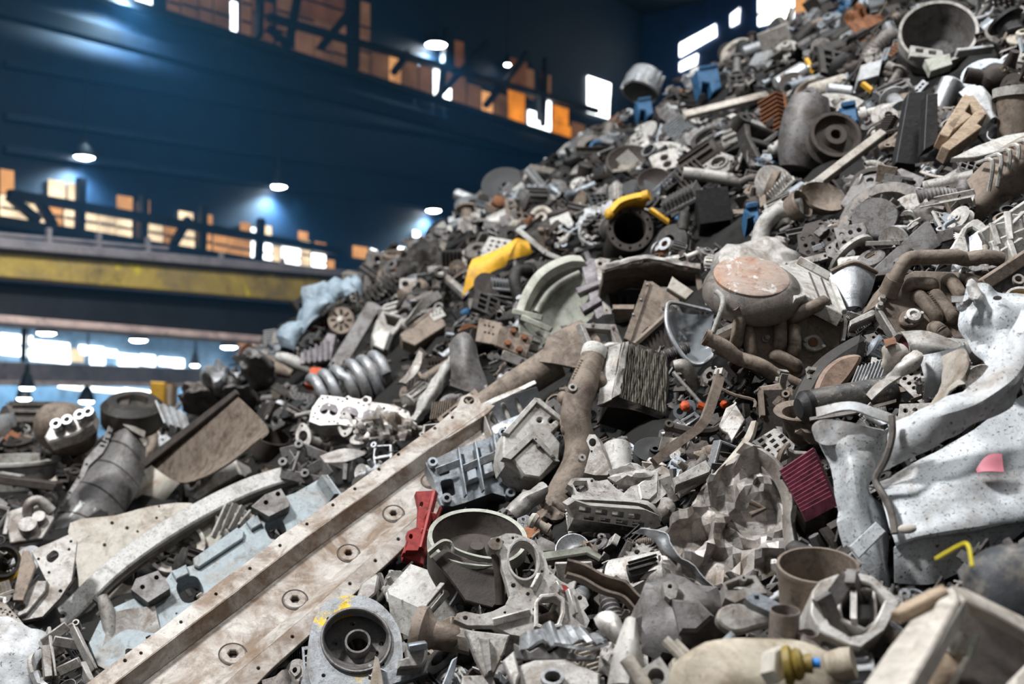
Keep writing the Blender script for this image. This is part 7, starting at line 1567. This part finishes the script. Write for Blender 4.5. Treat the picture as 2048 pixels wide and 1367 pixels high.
proto('angle_bracket', ('plate', pl(rect(.2, 0, .5, .5), [circ(.3, .12, .05, 8), circ(.3, -.12, .05, 8)], .05), 0), ('upright', MB().box(V3(-.04, 0, .2), X_ * .025, Y_ * .25, Z * .25), .01), ('gusset', pl([(-.02, 0), (.35, 0), (-.02, .35)], (), .04), 0))
proto('perforated_plate', ('plate', pl([(-.5, -.3), (.4, -.32), (.5, .1), (.3, .32), (-.45, .3)], [circ(-.32 + .16 * i, -.18 + .17 * j, .045, 8) for i in range(5) for j in range(3)], .03), 0))
proto('angle_bar', ('bar', MB().box(V3(0, 0, 0), X_ * .5, Y_ * .09, Z * .015).box(V3(0, -.08, .08), X_ * .5, Y_ * .015, Z * .08), .006))
proto('channel_bar', ('bar', MB().box(O_, X_ * .5, Y_ * .12, Z * .012).box(V3(0, -.115, .06), X_ * .5, Y_ * .012, Z * .06).box(V3(0, .115, .06), X_ * .5, Y_ * .012, Z * .06), .005))
mb = MB()
for i in range(9): mb.box(V3(-.4 + .1 * i, 0, .12), X_ * .015, Y_ * .3, Z * .12)
proto('heat_sink', ('base', MB().box(V3(0, 0, -.03), X_ * .45, Y_ * .32, Z * .04), .01), ('fins', mb, 0))
mb = MB()
for i in range(14): a = 2 * pi * i / 14; mb.box(V3(0, .33 * cos(a), .33 * sin(a)), X_ * .36, V3(0, -sin(a), cos(a)) * .012, V3(0, cos(a), sin(a)) * .05)
proto('motor_housing', ('barrel', MB().tube([V3(-.42, 0, 0), V3(.42, 0, 0)], .31, 24), 0), ('fins', mb, 0), ('end_bell', MB().lathe(V3(.42, 0, 0), X_, [(0, .12), (.12, .12), (.2, .06), (.33, .03), (.33, -.03), (0, -.03)], 22), 0), ('shaft', MB().tube([V3(.5, 0, 0), V3(.68, 0, 0)], .05, 10), 0))
proto('open_casting', ('walls', pl([(-.5, -.3), (-.1, -.35), (.45, -.28), (.5, .2), (.2, .33), (-.42, .3)], [[(-.42, -.22), (-.12, -.27), (-.1, .22), (-.36, .22)], [(0, -.26), (.38, -.2), (.4, .14), (.16, .24), (.0, .22)]], .22, .02), 0), ('ear', MB().lathe(V3(-.5, -.3, 0), Z, [(.04, -.2), (.1, -.2), (.1, .03), (.04, .03), (.04, -.2)], 14), 0), ('ear', MB().lathe(V3(.48, .2, 0), Z, [(.04, -.2), (.1, -.2), (.1, .03), (.04, .03), (.04, -.2)], 14), 0))
proto('open_casting', ('walls', pl([(-.4, -.4), (.35, -.42), (.5, -.1), (.3, .4), (-.2, .45), (-.48, .1)], [circ(-.05, -.05, .22, 18), circ(.26, .22, .05, 8), circ(-.3, .2, .05, 8), circ(.25, -.3, .05, 8)], .16, .02), 0), ('collar', MB().lathe(V3(-.05, -.05, 0), Z, [(.22, -.1), (.28, -.1), (.28, .06), (.22, .06), (.22, -.1)], 20), 0))
proto('bearing_ring', ('ring', MB().lathe(O_, Z, [(.32, -.08), (.45, -.08), (.46, .06), (.43, .08), (.34, .08), (.32, -.08)], 30), 0))
proto('steel_shaft', ('shaft', MB().lathe(O_, X_, [(0, -.5), (.06, -.5), (.06, -.2), (.1, -.2), (.1, .1), (.07, .1), (.07, .45), (.04, .5), (0, .5)], 14), 0))
proto('bent_sheet', ('sheet', MB().sheet([[V3(-.5, -.3, 0), V3(-.45, .3, .05)], [V3(-.1, -.32, .15), V3(-.1, .3, .12)], [V3(.2, -.3, .05), V3(.15, .33, .1)], [V3(.5, -.2, .25), V3(.5, .3, .3)]], 4, .015, amp=.03, sc_=3), 0))
proto('crumpled_sheet', ('sheet', MB().sheet([[V3(-.5, -.4, 0), V3(-.5, 0, .1), V3(-.4, .4, 0)], [V3(0, -.45, .15), V3(0, 0, .05), V3(.05, .42, .2)], [V3(.5, -.3, 0), V3(.45, .1, .15), V3(.4, .4, 0)]], 8, .012, amp=.16, sc_=3.2, crease=1.3, seed=2), 0))
proto('crumpled_sheet', ('sheet', MB().sheet([[V3(-.5, -.25, 0), V3(-.5, 0, .2), V3(-.5, .2, 0)], [V3(0, -.3, .1), V3(.1, 0, .0), V3(.05, .3, .25)], [V3(.5, -.3, .2), V3(.45, .1, .05), V3(.5, .2, 0)]], 8, .012, amp=.2, sc_=2.6, crease=1.5, seed=7), 0))
proto('wheel_hub', ('disc', MB().lathe(O_, Z, [(.1, -.02), (.45, -.02), (.45, .03), (.22, .04), (.2, .2), (.1, .22), (.1, -.02)], 28), 0), ('bolt', MB().lathe(V3(.32, 0, .02), Z, [(0, 0), (.05, 0), (.05, .06), (0, .06)], 6), 0), ('bolt', MB().lathe(V3(-.2, .26, .02), Z, [(0, 0), (.05, 0), (.05, .06), (0, .06)], 6), 0))
proto('globe_valve', ('body', MB().blob(O_, X_ * .3, Y_ * .22, Z * .22, 18, 12, amp=.2, pw=.8), 0), ('port', MB().tube([V3(.2, 0, 0), V3(.5, 0, .03)], .13, 16, wall=.03), 0), ('port', MB().tube([V3(-.2, 0, 0), V3(-.48, .05, 0)], .11, 16, wall=.03), 0), ('stem', MB().tube([V3(0, 0, .1), V3(0, .02, .42)], [.1, .06], 12), 0))
proto('brake_disc', ('disc', MB().lathe(O_, Z, [(.12, .0), (.25, .0), (.26, -.1), (.5, -.1), (.5, -.04), (.28, -.04), (.27, .06), (.12, .06), (.12, 0)], 32), 0))
proto('connecting_rod', ('rod', MB().bar(V3(-.3, 0, 0), V3(.35, 0, 0), .12, .06), .015), ('big_end', MB().lathe(V3(-.36, 0, 0), Z, [(.12, -.05), (.2, -.05), (.2, .05), (.12, .05), (.12, -.05)], 22), 0), ('small_end', MB().lathe(V3(.42, 0, 0), Z, [(.06, -.05), (.11, -.05), (.11, .05), (.06, .05), (.06, -.05)], 18), 0))
proto('bored_block', ('block', pl([(-.5, -.2), (-.45, -.26), (.48, -.24), (.5, .2), (.42, .26), (-.46, .24)], [circ(-.3 + .2 * i, 0, .075, 14) for i in range(4)], .24, .015), 0), ('flange', pl(rect(0, .0, 1.08, .1), (), .05, .01, -.2), 0))
proto('bored_block', ('block', pl([(-.4, -.28), (.36, -.3), (.44, .1), (.3, .3), (-.4, .26)], [circ(-.15, 0, .14, 18), circ(.2, -.02, .1, 14)], .34, .02), 0), ('spout', MB().tube([V3(.3, .2, -.15), V3(.52, .32, -.1)], .09, 14, wall=.025), 0))
proto('bent_cable', ('cable', MB().tube(vsm([V3(-.5, 0, 0), V3(-.3, .2, .1), V3(0, .05, .2), V3(.2, -.25, .1), V3(.5, -.1, .0)], 6), .022, 8), 0))
proto('hex_bolt', ('shank', MB().lathe(O_, X_, [(0, -.1), (.1, -.1), (.1, .5), (0, .5)], 14), 0), ('head', MB().lathe(O_, X_, [(0, -.3), (.18, -.3), (.2, -.1), (0, -.1)], 6), 0))
proto('round_bowl', ('bowl', MB().lathe(O_, Z, [(0, -.2), (.25, -.18), (.42, -.05), (.5, .1), (.47, .11), (.38, -.02), (.22, -.14), (0, -.16)], 30), 0))
g = [rect(-.3 + .2 * i, -.2 + .2 * j, .15, .15) for i in range(4) for j in range(3)]
proto('lattice_grid', ('grid', pl(rect(0, 0, .96, .7), g, .08, .006), 0))
proto('control_lever', ('arm', MB().tube(vsm([V3(-.5, -.08, 0), V3(-.15, .05, .03), V3(.2, .06, .03), V3(.48, -.1, 0)], 5), [.07, .06, .05, .06], 10, flat=.6), 0), ('eye', MB().lathe(V3(-.5, -.08, 0), Z, [(.05, -.06), (.12, -.06), (.12, .06), (.05, .06), (.05, -.06)], 16), 0))
proto('flat_plate', ('plate', pl([(-.5, -.22), (.2, -.28), (.5, -.1), (.46, .24), (-.1, .2), (-.48, .26)], [circ(.3, .05, .05, 8)], .035), 0))
proto('flat_plate', ('plate', pl([(-.5, -.1), (.5, -.16), (.48, .1), (.1, .13), (-.46, .12)], (), .04), 0))
proto('sheet_metal_box', ('shell', pl(rect(0, 0, .8, .56), [rect(0, 0, .68, .44)], .32, .012), 0), ('floor', pl(rect(0, 0, .78, .54), (), .02, 0, -.28), 0))
proto('corrugated_hose', ('hose', MB().tube(vsm([V3(-.45, 0, 0), V3(-.1, .15, .05), V3(.2, .0, .1), V3(.45, -.2, 0)], 14), [.1 + .018 * (i % 2) for i in range(43)], 12), 0))
proto('canister', ('barrel', MB().lathe(O_, X_, [(0, -.45), (.15, -.45), (.22, -.4), (.22, .38), (.16, .45), (.06, .46), (.06, .54), (0, .54)], 24), 0))
proto('water_pump', ('volute', MB().lathe(O_, Z, [(.14, -.12), (.36, -.12), (.42, -.04), (.42, .06), (.34, .13), (.16, .14), (.14, -.12)], 28), 0), ('outlet', MB().tube([V3(.3, .2, 0), V3(.42, .55, 0)], .13, 16, wall=.03), 0), ('mount', pl([(-.45, -.3), (.1, -.45), (.2, -.3), (-.3, -.1)], [circ(-.3, -.25, .04, 8)], .06), 0))
proto('cast_lump', ('lump', MB().blob(O_, X_ * .45, Y_ * .3, Z * .24, 18, 12, amp=.8, seed=31), 0))
JOINED = {}
def joined(kind, k):
    if (kind, k) not in JOINED:
        bm = bmesh.new()
        for n, me in PROTO[kind][k]: bm.from_mesh(me)
        me = bpy.data.meshes.new(kind); bm.to_mesh(me); bm.free(); me.set_sharp_from_angle(angle=radians(38)); me.materials.append(ALU); JOINED[(kind, k)] = me
    return JOINED[(kind, k)]
for vs_ in PROTO.values():
    for v_ in vs_:
        for n, me in v_: me.materials.append(ALU)
# which pixels the named pieces already take, and how far away they stand
CW = 8; GW, GH = 2048 // CW + 40, 1367 // CW + 40
hero = np.full((GH, GW), 99.0)
bpy.context.view_layer.update()
for o in [o for o in sc.objects if o.type == 'MESH']:
    r = root(o)
    if r.get('kind') or r.name.startswith(('high_bay', 'bridge', 'crane')): continue
    me = o.data; mw = np.array(o.matrix_world)
    co = np.empty(len(me.vertices) * 3); me.vertices.foreach_get('co', co); co = co.reshape(-1, 3) @ mw[:3, :3].T + mw[:3, 3]
    me.calc_loop_triangles(); tr = np.empty(len(me.loop_triangles) * 3, dtype=np.int32); me.loop_triangles.foreach_get('vertices', tr); tr = tr.reshape(-1, 3)
    q = co - np.array(CAM); d = q[:, 1] * cP + q[:, 2] * sP; d = np.maximum(d, .1)
    P = np.stack([1024 + F * q[:, 0] / d, 683.5 - F * (-q[:, 1] * sP + q[:, 2] * cP) / d, d], 1)
    T_ = P[tr]; sz = np.ptp(T_[:, :, :2], axis=1).max(1)
    for n_, sel in ((1, sz < 10), (4, (sz >= 10) & (sz < 40)), (12, (sz >= 40) & (sz < 120)), (40, sz >= 120)):
        if not sel.any(): continue
        A = T_[sel]
        for i in range(n_ + 1):
            for j in range(n_ + 1 - i):
                a, b = (i + .01) / (n_ + .03), (j + .01) / (n_ + .03); c = 1 - a - b
                pt = A[:, 0] * a + A[:, 1] * b + A[:, 2] * c
                gx = (pt[:, 0] / CW).astype(int) + 20; gy = (pt[:, 1] / CW).astype(int) + 20
                ok = (gx >= 0) & (gx < GW) & (gy >= 0) & (gy < GH)
                np.minimum.at(hero, (gy[ok], gx[ok]), pt[ok, 2])
cover = np.zeros((GH, GW)); cover[hero < 50] += 1.0
def heap_px(u, v):
    d = D(u, v, 99); p = W(u, v, d)
    return d, p, d < 15.5 and S(p.x, p.y) > .3
COLW = {'ALU': 'grey', 'ALUL': 'pale grey', 'ALUD': 'dark grey', 'BROWN': 'brown', 'BROWND': 'dark brown', 'DARK': 'blackened', 'CREAM': 'cream', 'WHITE': 'white', 'BLUE': 'blue', 'GALV': 'galvanised', 'STEELG': 'blue-grey', 'RUST': 'rusty', 'YEL': 'yellow', 'BLACK': 'black', 'SHINY': 'bright', 'BEIGE': 'beige', 'GREEN': 'green', 'TANK': 'smoky grey'}
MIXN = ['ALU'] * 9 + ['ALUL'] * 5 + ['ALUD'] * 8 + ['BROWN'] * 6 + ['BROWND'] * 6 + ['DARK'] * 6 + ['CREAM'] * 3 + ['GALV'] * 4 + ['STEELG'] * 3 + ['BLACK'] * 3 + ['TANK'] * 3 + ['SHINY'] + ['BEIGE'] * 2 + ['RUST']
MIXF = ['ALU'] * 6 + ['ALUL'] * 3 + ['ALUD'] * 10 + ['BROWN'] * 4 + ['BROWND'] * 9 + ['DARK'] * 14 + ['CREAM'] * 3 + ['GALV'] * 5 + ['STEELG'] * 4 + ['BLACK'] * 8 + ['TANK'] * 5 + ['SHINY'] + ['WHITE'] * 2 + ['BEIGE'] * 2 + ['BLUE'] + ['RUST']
KINDS_ = list(PROTO)
FILL = []
def lay(u, v, size, kind=None, lift=0.0, col=None):
    d, p, ok = heap_px(u, v)
    if not ok: return False
    h = .04; nrm = Vector((-(S(p.x + h, p.y) - S(p.x - h, p.y)) / (2 * h), -(S(p.x, p.y + h) - S(p.x, p.y - h)) / (2 * h), 1)).normalized()
    r = size * .5; rp = r * F / d
    c = p + nrm * (lift * size)
    cu, cv, cdist = proj(c)
    x0, x1 = int((cu - rp * .8) / CW) + 20, int((cu + rp * .8) / CW) + 21; y0, y1 = int((cv - rp * .65) / CW) + 20, int((cv + rp * .65) / CW) + 21
    if x0 < 0 or y0 < 0 or x1 > GW or y1 > GH: return False
    H = hero[y0:y1, x0:x1]
    if H.size == 0: return False
    if ((H < 50) & (cdist - r * .75 < H + .01)).mean() > .06: return False
    if (H < cdist - r).mean() > .88: return False
    kind = kind or rnd.choice(KINDS_); k = rnd.randrange(len(PROTO[kind]))
    zz = (nrm * 1.0 + Vector((rnd.gauss(0, .5), rnd.gauss(0, .5) - .35, rnd.gauss(0, .4)))).normalized()
    xx = Vector((rnd.gauss(0, 1), rnd.gauss(0, .6), rnd.gauss(0, .7))); xx = (xx - zz * xx.dot(zz)).normalized(); yy = zz.cross(xx)
    s = size; sy = s * rnd.uniform(.8, 1.2)
    M = Matrix.Translation(c) @ Matrix((xx, yy, zz)).transposed().to_4x4() @ Matrix.Diagonal((s, sy, s, 1))
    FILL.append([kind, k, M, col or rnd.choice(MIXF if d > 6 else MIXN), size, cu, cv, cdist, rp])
    cover[y0:y1, x0:x1] += .55
    return True
def fill_pass(n, smin, smax_, lift, thr, tries=14, kinds=None, dmin=0, dmax=99, region=None):
    made = 0
    for _ in range(n * tries):
        if made >= n: break
        u = rnd.uniform(-60, 2108); v = rnd.uniform(-30, 1400)
        gx, gy = int(u / CW) + 20, int(v / CW) + 20
        if cover[gy, gx] > thr: continue
        if region and not region(u, v): continue
        d = D(u, v, 99)
        if d > 15 or not dmin <= d <= dmax: continue
        if v < 130 and u < 1050: continue
        size = rnd.uniform(smin, smax_) * (1.0 if d > 6 else .8 if d > 4.4 else .62)
        if lay(u, v, size, rnd.choice(kinds) if kinds else None, lift): made += 1
    return made
BIG = [k for k in KINDS_ if k not in ('hex_bolt', 'bent_cable', 'steel_shaft', 'connecting_rod')]
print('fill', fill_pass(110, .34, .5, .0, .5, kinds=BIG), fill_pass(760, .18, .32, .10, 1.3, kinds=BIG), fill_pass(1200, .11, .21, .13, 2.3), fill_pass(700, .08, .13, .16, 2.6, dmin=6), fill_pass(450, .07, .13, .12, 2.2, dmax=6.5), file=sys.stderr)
# ------------------------------------------------------------------ build the copies, keep what the view shows, describe each
LAND = [(840, 1050, 'red bracket'), (935, 935, 'ribbed gearbox cover'), (1150, 850, 'brown exhaust manifold'), (1270, 760, 'finned core'), (1240, 985, 'intake manifold'), (955, 1080, 'pulley dish'), (1085, 1170, 'timing cover'),
        (712, 1290, 'round motor cover'), (1440, 1060, 'crumpled silver sheet'), (1610, 975, 'crimson finned block'), (1800, 1020, 'white crushed casing'), (1545, 690, 'domed heat exchanger'), (1850, 610, 'right heat exchanger'),
        (1665, 755, 'black tank half'), (1715, 1215, 'octagonal profile'), (1890, 1280, 'wooden crate'), (1530, 1340, 'beige tank'), (1120, 620, 'green dish'), (1280, 600, 'dark open housing'), (1020, 690, 'bolted bracket'),
        (995, 530, 'yellow cover'), (1262, 455, 'bolted pipe flange'), (705, 765, 'ribbed coil'), (725, 825, 'cylinder head'), (705, 665, 'long dark plate'), (395, 860, 'metal trough'), (190, 960, 'motor shell'), (425, 945, 'twin port block'),
        (330, 1100, 'curved beam'), (430, 1150, 'crossmember casting'), (105, 1150, 'triangular bracket'), (40, 920, 'round rim'), (530, 1220, 'channel rail'), (1600, 285, 'grey vessel'), (1865, 85, 'big round dish'), (1460, 210, 'high plank'),
        (1690, 330, 'lower plank'), (1830, 250, 'black slabs'), (2000, 350, 'finned motor'), (1645, 400, 'brown bowl'), (1560, 455, 'pale elbow'), (1425, 415, 'black finned block'), (1280, 170, 'motor end bell'), (1418, 158, 'blue housing'),
        (1815, 490, 'dark double panel'), (2010, 470, 'lattice casting'), (1745, 140, 'small pale box'), (1380, 665, 'clear tray'), (1375, 850, 'bent lever'), (630, 640, 'pale plastic sheet'), (850, 645, 'vented box'), (2030, 190, 'round pot')]
dg = bpy.context.evaluated_depsgraph_get()
objs = []
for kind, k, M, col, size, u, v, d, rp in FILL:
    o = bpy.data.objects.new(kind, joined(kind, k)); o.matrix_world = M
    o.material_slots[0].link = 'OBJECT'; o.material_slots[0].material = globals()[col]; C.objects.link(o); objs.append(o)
bpy.context.view_layer.update(); dg = bpy.context.evaluated_depsgraph_get()
keep = []
for o, rec in zip(objs, FILL):
    me = o.data; n = len(me.vertices); seen = 0; idx = list(range(0, n, max(1, n // 42)))
    for i in idx:
        p = o.matrix_world @ me.vertices[i].co
        pu, pv, pd = proj(p)
        if not (0 <= pu < 2048 and 0 <= pv < 1367): continue
        dv = p - CAM; L = dv.length
        hit, loc, nn, fi, ob, _ = sc.ray_cast(dg, CAM, dv.normalized(), distance=L + .02)
        if hit and ob.name == o.name: seen += 1
    rec.append(seen / len(idx))
    if seen >= 2: keep.append((o, rec))
    else: bpy.data.objects.remove(o)
cnt = {}
final = []
for o, rec in sorted(keep, key=lambda t: -t[1][8] * t[1][9]):
    c = cnt.get(rec[0], 0)
    if c >= 295: bpy.data.objects.remove(o); continue
    cnt[rec[0]] = c + 1; final.append((o, rec))
ORD = ['nearest', 'second nearest', 'third nearest', 'fourth nearest', 'fifth nearest', 'sixth nearest', 'seventh nearest', 'eighth nearest', 'ninth nearest', 'tenth nearest', 'eleventh nearest', 'twelfth nearest']
DIRS = ['right of', 'lower right of', 'below', 'lower left of', 'left of', 'upper left of', 'above', 'upper right of']
slots = {}
for o, rec in final:
    kind, k, M, col, size, u, v, d, rp, vis = rec
    L = min(LAND, key=lambda l: (l[0] - u) ** 2 + (l[1] - v) ** 2); a = math.atan2(v - L[1], u - L[0])
    dr = DIRS[int(round(a / (pi / 4))) % 8]
    slots.setdefault((kind, col, dr, L[2]), []).append((math.hypot(u - L[0], v - L[1]), o, rec))
GROUPN = lambda kind: kind.replace('_', ' ') + 's scattered over the heap'
NP = [0]
for (kind, col, dr, lm), lst in slots.items():
    lst.sort(key=lambda t: t[0])
    for i, (dist, o, rec) in enumerate(lst):
        of = '' if dr in ('below', 'above') else ''
        lab = '%s %s %s %s the %s' % (COLW[col], kind.replace('_', ' '), (ORD[min(i, 11)] + ',' if len(lst) > 1 else 'lying'), dr, lm)
        k, M, rp = rec[1], rec[2], rec[8]; mat = globals()[col]; name = kind
        if rp > 34 and len(PROTO[kind][k]) > 1:
            bpy.data.objects.remove(o)
            e = bpy.data.objects.new(name, None); C.objects.link(e); e.matrix_world = M; e.empty_display_size = .05
            for pn_, me in PROTO[kind][k]:
                q = bpy.data.objects.new(pn_, me); C.objects.link(q); q.parent = e
                q.material_slots[0].link = 'OBJECT'; q.material_slots[0].material = mat
            o = e; NP[0] += 1
        tag(o, lab, kind.replace('_', ' '), GROUPN(kind))
# ------------------------------------------------------------------ uncountable crumbs of metal between the pieces
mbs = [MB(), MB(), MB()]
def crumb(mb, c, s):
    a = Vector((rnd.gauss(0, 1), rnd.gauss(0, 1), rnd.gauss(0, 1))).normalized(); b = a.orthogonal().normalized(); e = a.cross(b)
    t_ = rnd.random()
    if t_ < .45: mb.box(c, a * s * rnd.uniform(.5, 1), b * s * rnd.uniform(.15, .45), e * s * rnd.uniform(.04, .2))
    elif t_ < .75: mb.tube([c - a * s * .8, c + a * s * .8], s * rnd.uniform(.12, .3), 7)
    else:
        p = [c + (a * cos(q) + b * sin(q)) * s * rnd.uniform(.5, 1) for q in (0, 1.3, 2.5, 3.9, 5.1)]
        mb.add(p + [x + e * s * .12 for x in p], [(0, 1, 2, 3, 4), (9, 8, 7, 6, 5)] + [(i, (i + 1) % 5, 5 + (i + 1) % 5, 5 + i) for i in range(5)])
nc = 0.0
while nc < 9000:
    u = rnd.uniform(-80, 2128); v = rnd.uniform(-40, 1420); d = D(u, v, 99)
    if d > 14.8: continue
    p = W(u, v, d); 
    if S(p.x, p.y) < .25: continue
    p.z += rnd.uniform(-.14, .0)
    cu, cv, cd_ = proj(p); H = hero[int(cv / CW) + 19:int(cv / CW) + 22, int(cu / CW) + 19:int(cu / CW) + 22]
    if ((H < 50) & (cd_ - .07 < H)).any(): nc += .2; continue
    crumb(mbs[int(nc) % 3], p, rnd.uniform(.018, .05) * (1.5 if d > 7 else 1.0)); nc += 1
for mb, m, lb in zip(mbs, (ALUD, BROWND, DARK), ('dark grey', 'dark brown', 'blackened')):  # dark metals only, colouring in the shade of the gaps
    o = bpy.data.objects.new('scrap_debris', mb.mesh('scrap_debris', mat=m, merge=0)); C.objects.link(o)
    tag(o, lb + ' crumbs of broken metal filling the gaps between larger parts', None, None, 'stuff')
print(len(FILL), 'kept', len(final), 'with parts', NP[0], {k: v for k, v in sorted(cnt.items(), key=lambda t: -t[1])[:6]})
# thin blue haze hanging in the hall behind the heap
HZ = bpy.data.materials.new('hall_haze'); HZ.use_nodes = True; nt = HZ.node_tree; nt.nodes.clear()
o_ = nt.nodes.new('ShaderNodeOutputMaterial'); vs = nt.nodes.new('ShaderNodeVolumeScatter'); vs.inputs['Color'].default_value = (.12, .5, 1, 1); vs.inputs['Density'].default_value = .0026; vs.inputs['Anisotropy'].default_value = .2
nt.links.new(vs.outputs[0], o_.inputs['Volume'])
struct('haze', MB().box(P0 + DW * 14 + NW * 11.2 + Vector((0, 0, 12)), DW * 26.5, NW * 11, Z3 * 12.5), HZ, kind='stuff', label='thin blue haze hanging in the air of the dark hall')
